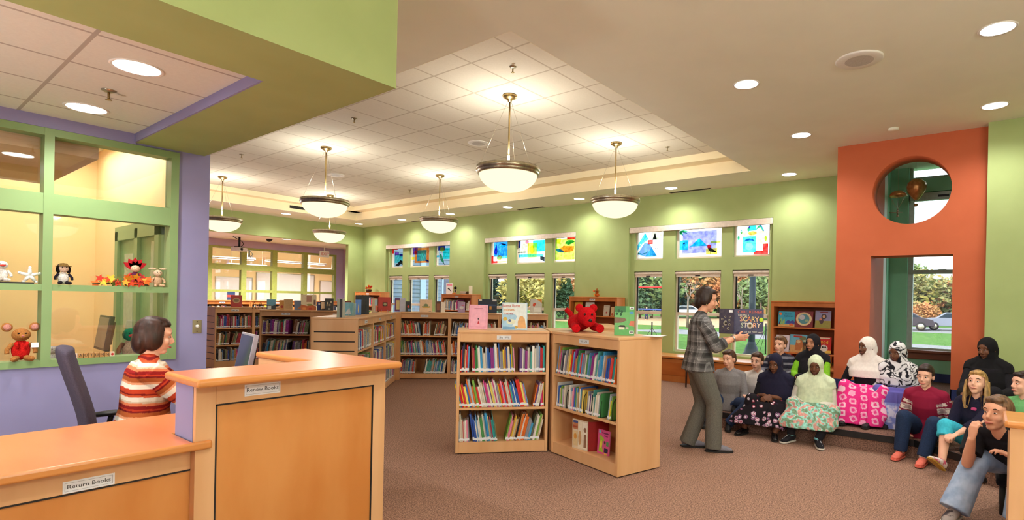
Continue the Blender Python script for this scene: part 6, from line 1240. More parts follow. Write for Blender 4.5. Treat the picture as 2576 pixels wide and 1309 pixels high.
def seated_toy(name, x, z, s, label, body, head=None, cloth=None, y=LY, ears=None, hat=None, beak=None, yaw=0, muzzle=None, cat='soft toy', legs=None):
    root = empty(name, (x, y, z), yaw); bm_ = plush_mat(name, body); hm = plush_mat(name + '_head', head) if head else bm_; cm = plush_mat(name + '_cloth', cloth) if cloth else bm_; lm_ = plush_mat(name + '_legs', legs) if legs else bm_
    v = max(.003, .004 * s / .2)
    blob([((0, 0, .26 * s), (.17 * s, .13 * s, .24 * s))], 'body', cm, root, v)
    blob([((0, -.02 * s, .62 * s), (.17 * s, .15 * s, .155 * s))] + ([((0, -.15 * s, .585 * s), (.08 * s, .07 * s, .06 * s))] if muzzle else []), 'head', hm, root, v)
    for sx in (-1, 1):
        blob([([(sx * .14 * s, -.02 * s, .42 * s), (sx * .24 * s, -.06 * s, .28 * s), (sx * .24 * s, -.08 * s, .18 * s)], [.05 * s, .045 * s, .05 * s])], 'arm', bm_, root, v)
        blob([([(sx * .08 * s, -.05 * s, .08 * s), (sx * .15 * s, -.24 * s, .06 * s), (sx * .17 * s, -.28 * s, .09 * s)], [.07 * s, .06 * s, .055 * s])], 'leg', lm_, root, v)
        MB().ell((sx * .06 * s, -.155 * s, .66 * s), .018 * s).build('bead_eye', BEAD, root)
        if ears: blob([((sx * ears[0] * s, .02 * s, ears[1] * s), (ears[2] * s, .03 * s, ears[3] * s))], 'ear', hm, root, v)
    if muzzle: MB().ell((0, -.21 * s, .60 * s), (.025 * s, .02 * s, .02 * s)).build('nose', plush_mat('nose_pink', (206, 120, 120)), root)
    if beak: blob([((0, -.19 * s, .60 * s), (.09 * s, .12 * s, .04 * s))], 'beak', plush_mat('beak', beak), root, v)
    if hat: m = MB(); m.lathe([(0, .83 * s), (.11 * s, .81 * s), (.15 * s, .73 * s), (.24 * s, .71 * s), (.24 * s, .695 * s), (0, .70 * s)], 20); m.build('hat', plush_mat(name + '_hat', hat), root)
    return tag(root, label, cat)
mo = seated_toy('plush_mouse', .805, LZ, .31, 'tan plush mouse in red overalls sitting on the office window sill', (176, 116, 62), cloth=(214, 34, 30), ears=(.235, .80, .105, .115), muzzle=True)
for sx in (-1, 1): MB().ell((sx * .235 * .31, -.004, .80 * .31), (.068 * .31, .012, .075 * .31)).build('inner_ear', plush_mat('ear_pink', (206, 142, 130)), mo)
for sx in (-1, 1): MB().tube([(sx * .09 * .31, -.045, .46 * .31), (sx * .07 * .31, -.042, .30 * .31)], .008, 8).build('strap', plush_mat('plush_mouse_cloth', (214, 34, 30)), mo)
MB().box(.045, .085, -.060, -.056, .10, .135).build('hang_tag', M_PAPER, mo)
seated_toy('rag_doll', 1.03, MZ, .20, 'black haired rag doll with white apron and brown hat on the middle bar', (38, 34, 44), head=(232, 198, 176), cloth=(226, 220, 214), hat=(120, 90, 44), legs=(40, 34, 40))
blob([((1.03, LY + .01, MZ + .135), (.040, .036, .028)), ((1.0, LY, MZ + .115), (.014, .02, .03)), ((1.06, LY, MZ + .115), (.014, .02, .03))], 'hair', plush_mat('doll_hair', (30, 24, 26)), None, .004).name = 'doll_hair'
hd = COL.objects['doll_hair']; hd.parent = [o for o in COL.objects if o.name == 'rag_doll'][0]; hd.location = (-1.03, -LY, -MZ); hd.name = 'hair'
seated_toy('plush_rabbit', 1.632, MZ, .19, 'small beige plush rabbit with long ears beside the leaf garland', (214, 176, 140), head=(226, 196, 164), ears=(.20, .82, .16, .05))
j = seated_toy('jester_doll', 1.475, MZ + .03, .19, 'doll with a red pointed leaf hat behind the orange leaves', (190, 60, 66), head=(230, 190, 160), cloth=(96, 40, 70))
m = MB()
for a in (-60, -30, 0, 30, 60): m.prism(leafp(0, .12, .09, .025, math.radians(90 + a)), -.006, .006, M=Matrix.Rotation(math.pi / 2, 4, 'X'))
m.build('leaf_hat', plush_mat('leaf_hat', (186, 36, 44)), j)
seated_toy('plush_bird', .70, MZ + .012, .19, 'white plush bird on the black plaque at the picture edge', (232, 226, 220), beak=(206, 60, 50))
o = MB().box(.60, .865, LY - .03, LY + .03, MZ - .036 + .036, MZ + .012).build('plaque', M_BLACK); tag(o, 'narrow black plaque lying on the middle window bar', 'plaque')
m = MB()
for a in range(5):
    t = math.radians(90 + 72 * a); m.tube([(.845, LY, MZ + .062), (.845 + .055 * math.cos(t), LY, MZ + .062 + .055 * math.sin(t))], [.016, .008], 10); m.ell((.845 + .058 * math.cos(t), LY, MZ + .062 + .058 * math.sin(t)), .010)
tag(m.build('glass_star', mat('clear_glass_star', (226, 226, 220), .1, (206, 206, 200), 20, spec=.8)), 'clear glass star ornament standing on the middle window bar', 'ornament')
def maple(cx, cy, cz, s, rot, tiltx):
    M_ = Matrix.Translation((cx, cy, cz)) @ Euler((tiltx, rot, 0)).to_matrix().to_4x4(); pts = []
    for i in range(10):
        t = 2 * math.pi * i / 10 + math.pi / 2; r = s * (1 if i % 2 == 0 else .45); pts.append((r * math.cos(t), r * math.sin(t)))
    return [M_ @ Vector((x, 0, y)) for x, y in pts]
def garland(x0, x1, y, z, n, sz, label, cols, name='leaf_garland', hgt=.06, seed=3):
    rnd = random.Random(seed); root = empty(name, ((x0 + x1) / 2, y, z)); c0 = (x0 + x1) / 2
    m = MB(); m.tube(bez([(x0 - c0, 0, .012), (0, 0, .02), (x1 - c0, 0, .012)], 6), .006, 8); m.build('stem', mat('twig', (96, 72, 40), .9, (80, 60, 34), 40), root)
    for i in range(n):
        c = pm(rnd.choice(cols), .6); m = MB(); p = maple(rnd.uniform(x0, x1) - c0, rnd.uniform(-.035, .02), rnd.uniform(.015, hgt), sz * rnd.uniform(.7, 1.15), rnd.uniform(0, 6.3), rnd.uniform(-.7, .7)); k = p
        cen = sum(k, Vector()) / len(k); m._add([cen + (q - cen) + Vector((0, -.0015, 0)) for q in k] , [tuple(range(len(k)))]); m._add([q + Vector((0, .0015, 0)) for q in k], [tuple(range(len(k)))[::-1]]); m.build('leaf', c, root)
    return tag(root, label, 'leaf garland')
FALL = [(232, 104, 28), (220, 70, 30), (236, 160, 40), (206, 50, 34), (226, 190, 60), (110, 120, 50)]
garland(1.20, 1.36, LY - .01, MZ, 16, .036, 'orange and yellow maple leaf garland between doll and red hat', FALL)
garland(1.40, 1.56, LY - .03, MZ, 18, .036, 'orange maple leaf garland in front of the red hat doll', FALL[:4], hgt=.08, seed=9)
# letter blocks
root = empty('letter_blocks', (1.215, LY - .02, LZ)); bw = .0285
for i, ch in enumerate(' AUTUMN '):
    x = (i - 3.5) * .0325; b = MB().box(x - bw / 2, x + bw / 2, -.014, .014, 0, .036 if 0 < i < 7 else .038).build('block', mat('block_wood', (188, 142, 88), .6, (170, 124, 72), 30) if 0 < i < 7 else mat('block_cream', (222, 200, 176), .6, (206, 180, 156), 20), root, .001)
    if ch != ' ': text_obj(ch, .030, M_INK, b, (x, -.0146, .018), (math.pi / 2, 0, 0), ext=.0002)
    else: MB().ell((x, -.0142, .018), (.009, .001, .010)).build('painted_apple', pm((190, 50, 50)), b)
tag(root, 'row of wooden letter blocks on the sill behind the office chair', 'letter blocks')
# behind the glass: office desk, screen, duck, frog
root = empty('office_desk'); MB().box(.6, 1.82, 5.80, 6.5, .86, .90).build('desk_top', M_WOOD, root); 
for (x, y) in ((.65, 5.85), (1.78, 5.85), (.65, 6.45), (1.78, 6.45)): MB().box(x - .02, x + .02, y - .02, y + .02, 0, .86).build('leg', M_WOOD, root)
tag(root, 'wooden desk under the office window, seen through the glass', 'desk')
def monitor(x, y, z, rz, w, h, label, tilt=-8, front=None):
    root = empty('computer_monitor', (x, y, z), rz); T = Matrix.Translation((0, 0, .10)) @ Matrix.Rotation(math.radians(tilt), 4, 'X')
    m = MB(); m.box(-w / 2, w / 2, -.012, .02, 0, h, M=T); m.build('bezel', front or M_BLACK, root, .004)
    m = MB(); m.box(-w / 2 + .015, w / 2 - .015, -.0135, -.012, .02, h - .015, M=T); m.build('screen', mat('screen_dark', (40, 52, 72), .1, (36, 46, 66), 4, spec=.6), root)
    m = MB(); m.prism([(-w * .36, .02), (w * .36, .02), (w * .2, .055), (-w * .2, .055)], .05, h * .85, M=T); m.build('back', M_BLACK, root, .006)
    m = MB(); m.tube([(0, .04, .01), (0, .05, .12), (0, .03, .22)], [(.05, .015), (.035, .015), (.04, .015)], 12); m.build('stand', M_BLACK, root)
    MB().lathe([(0, 0), (.12, 0), (.12, .008), (.05, .014), (0, .014)], 24).build('base', M_BLACK, root)
    return tag(root, label, 'monitor')
monitor(1.33, 5.95, .90, math.radians(-92), .36, .29, 'black computer monitor seen edge on through the office glass')
monitor(1.80, 4.42, .745, math.radians(-101), .40, .36, 'computer monitor seen from the side behind the tall counter', front=mat('silver_plastic', (150, 146, 158), .35, (142, 138, 150), 10), tilt=-10)
seated_toy('plush_duck', 1.53, .90, .36, 'plush mallard duck with a green head on the office desk', (120, 74, 44), head=(30, 130, 84), cloth=(206, 172, 140), beak=(236, 140, 40), y=5.93, legs=(232, 120, 40))
seated_toy('plush_frog', 1.74, 1.02, .30, 'yellow-green plush with a wide mouth beside the window frame', (190, 200, 50), y=5.95, beak=(206, 206, 60))
o = MB().box(1.66, 1.80, 5.86, 6.04, .90, 1.02).build('storage_box', pm((120, 160, 190))); tag(o, 'pale blue box under the yellow-green plush on the office desk', 'box')
seated_toy('plush_cow', 1.02, .90, .20, 'small black and white plush at the lower corner of the office glass', (30, 28, 30), head=(226, 222, 216), y=5.86, cloth=(226, 222, 216))
b_ = blob([((1.50, 5.84, .92), (.09, .05, .03)), ((1.56, 5.86, .925), (.06, .05, .035))], 'paper_pile', M_PAPER, None, .006); tag(b_, 'crumpled white paper beside the duck on the office desk', 'paper')
# wall case ornaments
seated_toy('plush_penguin', 9.80, 1.59, .26, 'plush penguin on the wall bookcase between the windows', (24, 24, 28), head=(28, 26, 30), cloth=(236, 226, 196), beak=(226, 150, 60), y=11.19, yaw=-math.pi / 2 - .4, legs=(230, 130, 60))
def basket(x, y, z, label):
    root = empty('leaf_basket', (x, y, z)); MB().lathe([(0, 0), (.07, 0), (.09, .04), (.085, .08), (.075, .08), (.07, .02), (0, .01)], 20).build('basket', mat('wicker_dark', (70, 40, 28), .8, (50, 28, 20), 80, bump=.4), root)
    rnd = random.Random(int(y * 10))
    for i in range(14):
        p = maple(rnd.uniform(-.09, .07), rnd.uniform(-.09, .05), rnd.uniform(.07, .19), .045, rnd.uniform(0, 6), rnd.uniform(-1, 1)); m = MB(); m._add(p, [tuple(range(len(p)))]); m.build('leaf', pm(rnd.choice(FALL[:4]), .6), root)
    tag(root, label, 'ornament')
basket(9.80, 15.15, 1.62, 'dark basket of orange leaves on the far corner bookcase')
root = empty('harvest_ornament', (9.80, 6.68, 1.575), -math.pi / 2); 
blob([((0, 0, .035), (.06, .05, .035)), ((0, 0, .10), (.04, .035, .04))], 'body', plush_mat('straw', (206, 110, 50)), root, .004); m = MB(); m.lathe([(0, .19), (.015, .17), (.03, .135), (.075, .125), (0, .12)], 16); m.build('hat', plush_mat('straw_hat', (150, 90, 40)), root)
rnd = random.Random(5)
for i in range(10):
    p = maple(rnd.uniform(-.06, .06), rnd.uniform(-.06, 0), rnd.uniform(.03, .13), .035, rnd.uniform(0, 6), rnd.uniform(-1, 1)); m = MB(); m._add(p, [tuple(range(len(p)))]); m.build('leaf', pm(rnd.choice(FALL), .6), root)
tag(root, 'small orange straw harvest figure on the bookcase behind the plush toy', 'ornament')
# hanging ornaments inside the nook
GOLD = mat('gold_foil', (206, 156, 96), .25, (170, 122, 66), 20, metal=.6)
root = empty('balloon_ornament', (9.2, .83, 3.16)); m = MB(); pr = [(0, .16), (.06, .15), (.115, .10), (.13, .04), (.11, -.03), (.065, -.10), (.03, -.14), (.02, -.145)]; m.lathe(pr, 16); 
for i, v in enumerate(m.v): 
    if (i % 16) % 2: m.v[i] = (v[0] * .93, v[1] * .93, v[2])
m.build('envelope', GOLD, root); MB().lathe([(0, -.235), (.02, -.235), (.024, -.20), (.02, -.20), (0, -.225)], 12).build('basket', GOLD, root); m = MB()
for k in range(4): m.tube([(.02 * math.cos(k * 1.57), .02 * math.sin(k * 1.57), -.14), (.02 * math.cos(k * 1.57), .02 * math.sin(k * 1.57), -.2)], .002, 5)
m.build('rope', GOLD, root); MB().tube([(0, 0, .16), (0, 0, 4.3 - 3.16)], .0015, 5).build('hanging_wire', M_METAL, root); tag(root, 'golden hot-air balloon ornament hanging behind the round opening', 'ornament', 'hanging balloon ornaments')
root = empty('parachute_ornament', (9.2, 1.054, 3.09)); m = MB(); m.lathe([(0, .085), (.05, .078), (.095, .045), (.118, .0), (.114, .0), (.09, .04), (.045, .07), (0, .077)], 16); m.build('canopy', GOLD, root); m = MB()
for k in range(6): m.tube([(.115 * math.cos(k * 1.047), .115 * math.sin(k * 1.047), 0), (0, 0, -.19)], .002, 5)
m.build('rope', M_METAL, root); b = MB(); b.ell((0, 0, -.205), .014); b.tube([(0, 0, -.21), (0, 0, -.25)], [.012, .016], 8); b.tube([(0, 0, -.25), (.01, .012, -.30)], .008, 8); b.tube([(0, 0, -.25), (-.01, -.012, -.30)], .008, 8); b.tube([(0, -.06, -.235), (0, .11, -.225)], .005, 6); b.build('figure', M_METAL, root)
MB().tube([(0, 0, .085), (0, 0, 4.3 - 3.09)], .0015, 5).build('hanging_wire', M_METAL, root); tag(root, 'golden parachute ornament with a tiny figure behind the round opening', 'ornament', 'hanging balloon ornaments')
# wall plate, projectors, exit sign, boards
root = empty('wall_switch', (1.92, PY - .001, 1.196)); MB().box(-.036, .036, -.005, 0, -.058, .058).build('plate', M_METAL, root, .002); MB().lathe([(0, 0), (.014, 0), (.014, .012), (.010, .02), (0, .02)], 18, M=Matrix.Rotation(math.pi / 2, 3, 'X'), c=(0, -.005, .004)).build('knob', M_WHITE, root); MB().box(-.004, .004, -.007, -.005, -.046, -.038).box(-.004, .004, -.007, -.005, .04, .048).build('screw', M_BLACK, root); tag(root, 'steel wall plate with a knob on the purple wall', 'switch')
def projector(x, y, z, zc, rz, label):
    root = empty('projector', (x, y, z), rz); MB().box(-.17, .17, -.13, .13, 0, .10).build('housing', mat('projector_grey', (206, 200, 194), .5, (190, 184, 178), 30), root, .012); MB().lathe([(0, 0), (.035, 0), (.04, .03), (0, .03)], 18, M=Matrix.Rotation(math.pi / 2, 3, 'X'), c=(-.08, -.125, .05)).build('lens', M_BLACK, root)
    MB().box(-.10, .10, -.08, .08, .10, .13).build('bracket', M_BLACK, root); MB().tube([(0, 0, .12), (0, 0, zc - z)], .028, 12).build('pole', M_BLACK, root); m = MB(); m.tube(bez([(.05, 0, .12), (.18, .02, .22), (.10, .03, .30), (-.1, .02, zc - z - .05), (-.25, .0, zc - z)], 6), .010, 8); m.build('cable', M_BLACK, root); tag(root, label, 'projector', 'ceiling projectors')
projector(6.85, 17.0, 2.70, 3.1, .5, 'pale projector on a black pole below the alcove ceiling')
projector(9.0, 21.5, 2.72, 3.25, .4, 'pale projector seen through the far glazing')
root = empty('exit_sign', (9.6, 17.4, 2.74)); MB().box(-.16, .16, -.02, .02, 0, .20).build('housing', M_WHITE, root, .006); text_obj('EXIT', .13, mat('exit_red', (206, 70, 50), .5, (196, 64, 46), 10), root, (.02, -.021, .10), (math.pi / 2, 0, 0)); MB().tube([(0, 0, .2), (0, 0, .36)], .02, 10).build('stem', M_WHITE, root); tag(root, 'small white exit sign hanging in the alcove by the plum wall', 'exit sign')
root = empty('dome_camera', (7.56, 16.77, 3.1)); MB().lathe([(.08, 0), (.08, -.02), (.06, -.055), (.03, -.075), (0, -.08)], 20).build('dome', M_BLACK, root); MB().lathe([(.095, 0), (.095, -.012), (.08, -.016)], 20).build('ring', M_BLACK, root); tag(root, 'black dome camera on the alcove ceiling beside the projector', 'camera')
def board(x0, x1, z0, z1, label, c=(232, 230, 226), name='whiteboard'):
    root = empty(name, ((x0 + x1) / 2, 23.98, z0)); w = (x1 - x0) / 2; MB().box(-w, w, -.02, 0, 0, z1 - z0).build('panel', mat('board_white', c, .3, [q - 4 for q in c], 4), root); f = MB(); f.box(-w, w, -.03, 0, -.03, 0).box(-w, w, -.03, 0, z1 - z0, z1 - z0 + .03).box(-w - .03, -w, -.03, 0, -.03, z1 - z0 + .03).box(w, w + .03, -.03, 0, -.03, z1 - z0 + .03); f.build('frame', M_METAL, root)
    if name == 'whiteboard': MB().box(-w * .5, w * .5, -.08, -.02, -.03, -.01).build('pen_tray', M_METAL, root)
    tag(root, label, 'whiteboard' if name == 'whiteboard' else 'screen')
board(8.85, 10.15, .95, 2.12, 'whiteboard with faint pen marks behind the first far panes'); board(13.06, 14.4, .95, 2.12, 'whiteboard behind the last far pane'); board(10.35, 12.75, .9, 2.35, 'large pull-down projection screen behind the far glazing', (236, 232, 232), 'projection_screen')
# wooden chair behind the standing woman
root = empty('wooden_chair', (9.22, 4.08, 0), .2); DWd = mat('dark_wood', (52, 28, 20), .4, (40, 22, 16), 20)
for sx in (-1, 1):
    for sy in (-1, 1): MB().tube([(sx * .17, sy * .17, 0), (sx * .165, sy * .165, .44 if sx < 0 else .44)], [.014, .018], 8).build('leg', DWd, root)
    MB().tube([(.165, sx * .165, .44), (.20, sx * .165, .80)], .015, 8).build('back_post', DWd, root)
MB().box(-.19, .19, -.19, .19, .43, .455).build('seat', DWd, root, .008); MB().box(.185, .205, -.16, .16, .66, .78).build('back_rail', DWd, root)
tag(root, 'small dark wooden chair before the window bench, mostly hidden by the standing woman', 'chair')
# ---------------------------------------------------------------- outdoors
ZG = -.3
M_LAWN = mat('lawn_grass', (90, 126, 60), .95, (68, 102, 46), 3, None, 6, spec=.05)
struct(MB().box(10.3, 150, -60, 90, ZG - .1, ZG).build('lawn', M_LAWN))
struct(MB().prism([(27, -2), (30.5, -2), (33, 16), (29, 18)], ZG, ZG + .012).prism([(46, -40), (58, -40), (58, 16), (46, 12)], ZG, ZG + .010).build('path', mat('asphalt', (128, 126, 128), .9, (118, 116, 118), 3)))
struct(MB().prism([(38, 14), (60, 14), (60, 32), (36, 32)], ZG, ZG + .02).build('playground_ground', mat('wood_chips', (190, 160, 120), .95, (160, 130, 96), 30)))
def siding():
    root = empty('school_wing', (10.9, 17.4, ZG)); m = MB()
    zz = 0
    while zz < 5.2: m.prism([(0, 0), (-.022, .0), (0, .15)], 0, 4.7, M=Matrix(((0, 0, 1, 0), (1, 0, 0, 0), (0, 1, 0, zz), (0, 0, 0, 1)))); zz += .15
    m.box(0, 4.7, .0, .6, 0, 5.2); m.build('siding_wall', mat('siding_blue', (132, 148, 168), .7, (127, 143, 163), 6), root)
    MB().box(2.55, 2.80, -.06, 0, 0, 5.2).box(-.0, .2, -.06, 0, 0, 5.2).build('corner_board', mat('siding_trim', (180, 206, 224), .6, (174, 200, 218), 6), root)
    w = MB().box(3.6, 4.5, -.05, .01, 1.1, 2.9).build('window', mat('siding_trim', (180, 206, 224)), root); MB().box(3.68, 4.42, -.06, -.045, 1.18, 2.82).build('pane', mat('dim_pane', (70, 86, 104), .1, (64, 78, 96), 3), w)
    MB().prism([(-.5, 5.2), (1.2, 5.2), (1.2, 6.4)], -.3, 5.0, M=Matrix(((0, 0, 1, 0), (1, 0, 0, 0), (0, 1, 0, 0), (0, 0, 0, 1)))).build('roof', mat('roof_grey', (110, 112, 118), .8), root)
    tag(root, 'blue-grey clapboard school wing outside the farthest window', 'building')
siding()
def crown_mesh(kind, seed):
    rnd = random.Random(seed); m = MB()
    def leaf(p, s):
        a = Vector((rnd.uniform(-1, 1), rnd.uniform(-1, 1), rnd.uniform(-.6, .6))).normalized() * s; b = Vector((rnd.uniform(-1, 1), rnd.uniform(-1, 1), rnd.uniform(-1, 1))).normalized() * s
        m._add([p - a - b, p + a - b * .6, p + a + b, p - a * .6 + b], [(0, 1, 2, 3)])
    if kind == 'round':
        bl = [(Vector((rnd.uniform(-.3, .3), rnd.uniform(-.3, .3), rnd.uniform(.3, .85))), rnd.uniform(.16, .28)) for _ in range(14)]
        for c, r in bl:
            for _ in range(110): d = Vector((rnd.gauss(0, 1), rnd.gauss(0, 1), rnd.gauss(0, 1))).normalized(); leaf(c + d * r * rnd.uniform(.6, 1), .030)
    else:
        for _ in range(1500):
            z = rnd.random() ** .8; r = (1 - z) * .30 * (0.65 + .35 * abs(math.sin(z * 26))) + .015; t = rnd.uniform(0, 6.283); leaf(Vector((r * math.cos(t) * rnd.uniform(.6, 1), r * math.sin(t) * rnd.uniform(.6, 1), .08 + z * .92)), .028)
    return m.mesh('crown')
def bare_mesh(seed):
    rnd = random.Random(seed); m = MB()
    def br(p, d, L, r, n):
        q = p + d * L; m.tube([p, q], [r, r * .6], 5)
        if n:
            for _ in range(3): br(p + d * L * rnd.uniform(.6, 1), (d + Vector((rnd.uniform(-.7, .7), rnd.uniform(-.7, .7), rnd.uniform(-.1, .5)))).normalized(), L * .62, r * .5, n - 1)
    br(Vector((0, 0, .25)), Vector((0, 0, 1)), .30, .014, 4); return m.mesh('branches')
CM = {'round': [crown_mesh('round', i) for i in (1, 2)], 'cone': [crown_mesh('cone', i) for i in (3, 4)], 'bare': [bare_mesh(5)]}
tm = MB().tube([(0, 0, 0), (0.005, 0, .25), (0, 0, .55)], [.022, .017, .008], 8).mesh('trunk')
LM = dict(pine=mat('needle_dark', (46, 72, 66), .9, (60, 88, 76), 3), spruce=mat('needle_green', (74, 102, 74), .9, (90, 118, 84), 3), green=mat('leaf_mid', (92, 114, 72), .9, (114, 134, 82), 3), birch=mat('leaf_yellow', (178, 160, 88), .9, (154, 146, 86), 3), orange=mat('leaf_orange', (184, 118, 78), .9, (170, 136, 84), 3), olive=mat('leaf_olive', (122, 126, 78), .9, (144, 140, 92), 3), bare=mat('twigs', (150, 136, 124), .9, (130, 116, 104), 9))
BARK = mat('bark', (112, 98, 86), .9, (92, 80, 70), 14)
TN = dict(pine='dark pine tree', spruce='mid green conifer', green='leafy green tree', birch='yellow birch-like tree', orange='orange autumn tree', olive='olive green broad tree', bare='leafless grey tree')
def tree(ang, dist, h, kind, i, where, wf=1.0):
    t = math.radians(ang); root = empty('tree', (dist * math.cos(t), dist * math.sin(t), ZG), i * 1.7); root.scale = (h * wf, h * wf, h)
    mk_ = 'bare' if kind == 'bare' else 'cone' if kind in ('pine', 'spruce') else 'round'
    o = bpy.data.objects.new('trunk', tm); COL.objects.link(o); o.parent = root
    if not tm.materials: tm.materials.append(BARK)
    me = CM[mk_][i % len(CM[mk_])]
    if not me.materials: me.materials.append(BARK)
    c = bpy.data.objects.new('crown', me); COL.objects.link(c); c.parent = root; c.material_slots[0].link = 'OBJECT'; c.material_slots[0].material = LM[kind]
    tag(root, '%s %s' % (TN[kind], where), 'tree', 'trees beyond the lawn')
TR = [(29.8, 58, 5.5, 'spruce', 'at the side of the nearest window next to the bookcase'), (28.6, 60, 5.7, 'green', 'behind the red play frame'), (27.6, 66, 6.1, 'spruce', 'towering over the red play frame'), (26.2, 64, 6.0, 'pine', 'between two nearest window panes'), (25.0, 40, 4.2, 'bare', 'behind the standing woman in the window'), (24.2, 68, 6.3, 'olive', 'behind the leafless tree in the window'), (23.2, 66, 6.1, 'orange', 'to the side of the standing woman head'), (22.0, 70, 6.4, 'green', 'above the open book'), (20.9, 72, 6.6, 'pine', 'behind the mullion by the open book'), (19.8, 38, 4.1, 'bare', 'beside the lamp post'), (19.1, 70, 5.8, 'orange', 'just past the lamp post'), (18.0, 62, 5.2, 'green', 'at the window end beside the wall bookcase'), (17.2, 66, 5.6, 'olive', 'at the last window edge'),
      (45.0, 50, 4.4, 'pine', 'filling the first middle window pane'), (43.2, 54, 4.7, 'pine', 'at the edge of the middle window'), (41.6, 46, 4.2, 'birch', 'filling the centre of the middle window'), (40.3, 50, 4.4, 'birch', 'close beside another in the middle window'), (38.9, 52, 4.6, 'pine', 'behind the plush toy window pane'), (37.5, 50, 4.4, 'spruce', 'in the last pane of the middle window'), (36.6, 56, 4.8, 'orange', 'on top of the conifer in the middle window'), (35.2, 60, 5.1, 'pine', 'hidden behind the green wall pier'), (33, 62, 5.8, 'spruce', 'hidden behind the wide green wall pier'),
      (5.6, 78, 6.3, 'olive', 'first in the doorway view'), (4.6, 80, 6.7, 'birch', 'in the middle of the doorway view'), (3.7, 84, 5.5, 'olive', 'beside the middle one in the doorway view'), (2.9, 82, 5.3, 'orange', 'above the parked car'), (2.0, 86, 6.1, 'spruce', 'at the doorway edge'), (4.2, 60, 2.4, 'orange', 'small and low on the verge by the parked car'), (6.6, 82, 7.3, 'green', 'behind the nook window frame'), (1.0, 84, 7.3, 'olive', 'behind the orange wall')]
for i, (a, d_, h, k, w) in enumerate(TR): tree(a, d_, h, k, i, w, 1.25 if k in ('birch', 'olive', 'orange', 'green') else 1.1)
# understory band
rnd = random.Random(11); m = MB()
for i in range(2600):
    a = math.radians(rnd.choice((rnd.uniform(-2, 8), rnd.uniform(14, 47), rnd.uniform(14, 47)))); d_ = rnd.uniform(86, 92); p = Vector((d_ * math.cos(a), d_ * math.sin(a), ZG + rnd.random() ** 1.4 * 4.2)); u = Vector((rnd.uniform(-1, 1), rnd.uniform(-1, 1), 0)).normalized() * rnd.uniform(.3, .7); v = Vector((0, 0, rnd.uniform(.3, .7)))
    m._add([p - u - v, p + u - v * .7, p + u + v, p - u * .7 + v], [(0, 1, 2, 3)], rnd.choice((0, 0, 1, 2)))
o = m.build('woods', [LM['olive'], LM['green'], LM['orange']]); tag(o, 'autumn woodland undergrowth far across the lawn', 'woods', kind='stuff')
# lamp post, play frame, staked sapling, cars
root = empty('lamp_post', (18.75, 6.38, ZG)); DG_ = mat('post_green', (14, 32, 38), .5, (12, 28, 34), 8)
MB().lathe([(0, 0), (.32, 0), (.32, .06), (.24, .14), (.20, .30), (.14, .42), (.13, .5), (0, .5)], 20).build('base', DG_, root); MB().lathe([(.115, .5), (.10, 3.0), (0, 3.0)], 18).build('pole', DG_, root); MB().lathe([(0, 3.0), (.14, 3.02), (.17, 3.25), (.1, 3.36), (0, 3.4)], 18).build('lantern', DG_, root)
tag(root, 'dark green lamp post on the lawn outside the nearest window', 'lamp post')
root = empty('play_frame', (46.4, 24.1, ZG)); RD = mat('play_red', (214, 40, 34), .5, (200, 34, 30), 6)
for (x, y) in ((0, 0), (1.4, .4), (0, 3.0)): MB().tube([(x, y, 0), (x, y, 3.2)], .10, 10).build('post', RD, root)
MB().tube([(0, 0, 3.15), (0, 3.0, 3.15)], .08, 10).build('beam', RD, root); MB().box(-.1, 1.5, .2, 2.8, 1.0, 1.1).build('deck', mat('play_blue', (60, 80, 150), .6), root)
tag(root, 'red playground frame at the far side of the lawn', 'play frame')
for k, (x, y, col, lab) in enumerate(((47.0, 26.2, (60, 90, 170), 'person in blue standing by the red play frame'), (46.0, 27.8, (206, 150, 130), 'person in a pale pink top at the playground'), (45.5, 30.0, (220, 220, 226), 'person in white at the playground'))):
    B = Body((x, y, .62 + ZG), 200, .8, feet={'L': (.05, -.08, .07 + ZG), 'R': (-.05, .08, .07 + ZG)}, hands={'L': (.1, -.22, .62 + ZG), 'R': (.1, .22, .62 + ZG)}); root = empty('person', (x, y, ZG)); b = MB(); torso(b, B, -.008); head_geo(b, B)
    for q in 'LR': limb(b, B.sh[q], B.el[q], B.wr[q], .04, .034, .024, 0); limb(b, B.hip[q], B.kn[q], B.an[q], .065, .05, .035, 0); b.ell(B.wr[q], .03); b.ell(B.an[q] + B.f * .05 - B.u * .03, (.07, .07, .04))
    link_mesh(remesh(b, 'body', .02, 1), 'body', SKIN_F, root); link_mesh(top_mesh(B, .02, .8, vox=.02), 'top', pm(col), root); link_mesh(trouser_mesh(B, vox=.02), 'trousers', DENIM, root)
    tag(root, lab, 'person', 'people at the playground')
    for ch in root.children: ch.location = ch.location - root.location
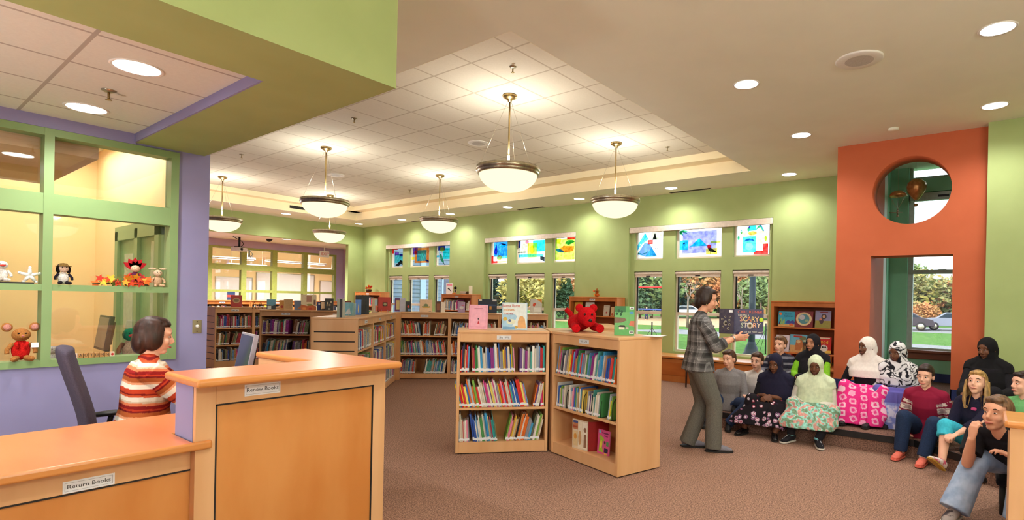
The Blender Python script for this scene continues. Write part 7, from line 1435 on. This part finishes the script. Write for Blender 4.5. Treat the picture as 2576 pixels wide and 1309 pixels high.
def sapling(x, y, label):
    root = empty('staked_sapling', (x, y, ZG)); m = MB(); m.tube([(0, 0, 0), (0, 0, 1.1)], .025, 8); m.build('trunk', M_DARK, root)
    for k in range(3): t = k * 2.09 + .6; MB().tube([(0, 0, .9), (.7 * math.cos(t), .7 * math.sin(t), 0)], .008, 5).build('guy_wire', M_DARK, root)
    tag(root, label, 'sapling', 'staked saplings')
sapling(16.9, 9.2, 'thin dark staked sapling trunk in the window beside the bookcase end'); sapling(20.0, 6.3, 'staked sapling with guy wires by the lamp post')
def car(x, y, rz, col, label):
    root = empty('car', (x, y, ZG), rz); m = MB(); prof = [(-2.2, .35), (-2.25, .75), (-1.9, .92), (-1.2, .98), (-.6, 1.40), (.7, 1.42), (1.4, 1.0), (2.1, .85), (2.25, .6), (2.2, .35)]
    m.prism(prof, -.85, .85, M=Matrix(((1, 0, 0, 0), (0, 0, 1, 0), (0, 1, 0, 0), (0, 0, 0, 1)))); m.build('body', mat('car_%d_%d_%d' % col, col, .25, col, 3, spec=.6), root, .05)
    g = MB(); g.prism([(-1.05, 1.0), (-.55, 1.34), (.62, 1.36), (1.2, 1.02)], -.86, .86, M=Matrix(((1, 0, 0, 0), (0, 0, 1, 0), (0, 1, 0, 0), (0, 0, 0, 1)))); g.build('side_window', mat('car_glass', (40, 50, 60), .1, (36, 46, 56), 3), root)
    for sx in (-1.35, 1.35):
        for sy in (-1, 1):
            wh = MB().lathe([(0, -.1), (.30, -.1), (.33, -.06), (.33, .06), (.30, .1), (0, .1)], 24, M=Matrix.Rotation(math.pi / 2, 3, 'X'), c=(sx, sy * .8, .33)).build('wheel', M_DARK, root); MB().lathe([(0, -.115), (.2, -.11), (.21, -.1)], 12, M=Matrix.Rotation(math.pi / 2 * sy, 3, 'X'), c=(sx, sy * .8, .33)).build('hub_cap', M_METAL, wh)
    for sy in (-1, 1): MB().ell((-2.2, sy * .6, .68), (.06, .18, .08)).build('headlight', M_WHITE, root)
    tag(root, label, 'car')
car(52.0, 2.0, math.radians(-85), (110, 116, 132), 'grey parked car beyond the lawn in the doorway view')
car(49.5, 5.35, math.radians(-85), (50, 40, 50), 'dark parked car at the edge of the doorway view')
car(56, 26.4, math.radians(-60), (206, 216, 226), 'pale car outside behind the standing woman')
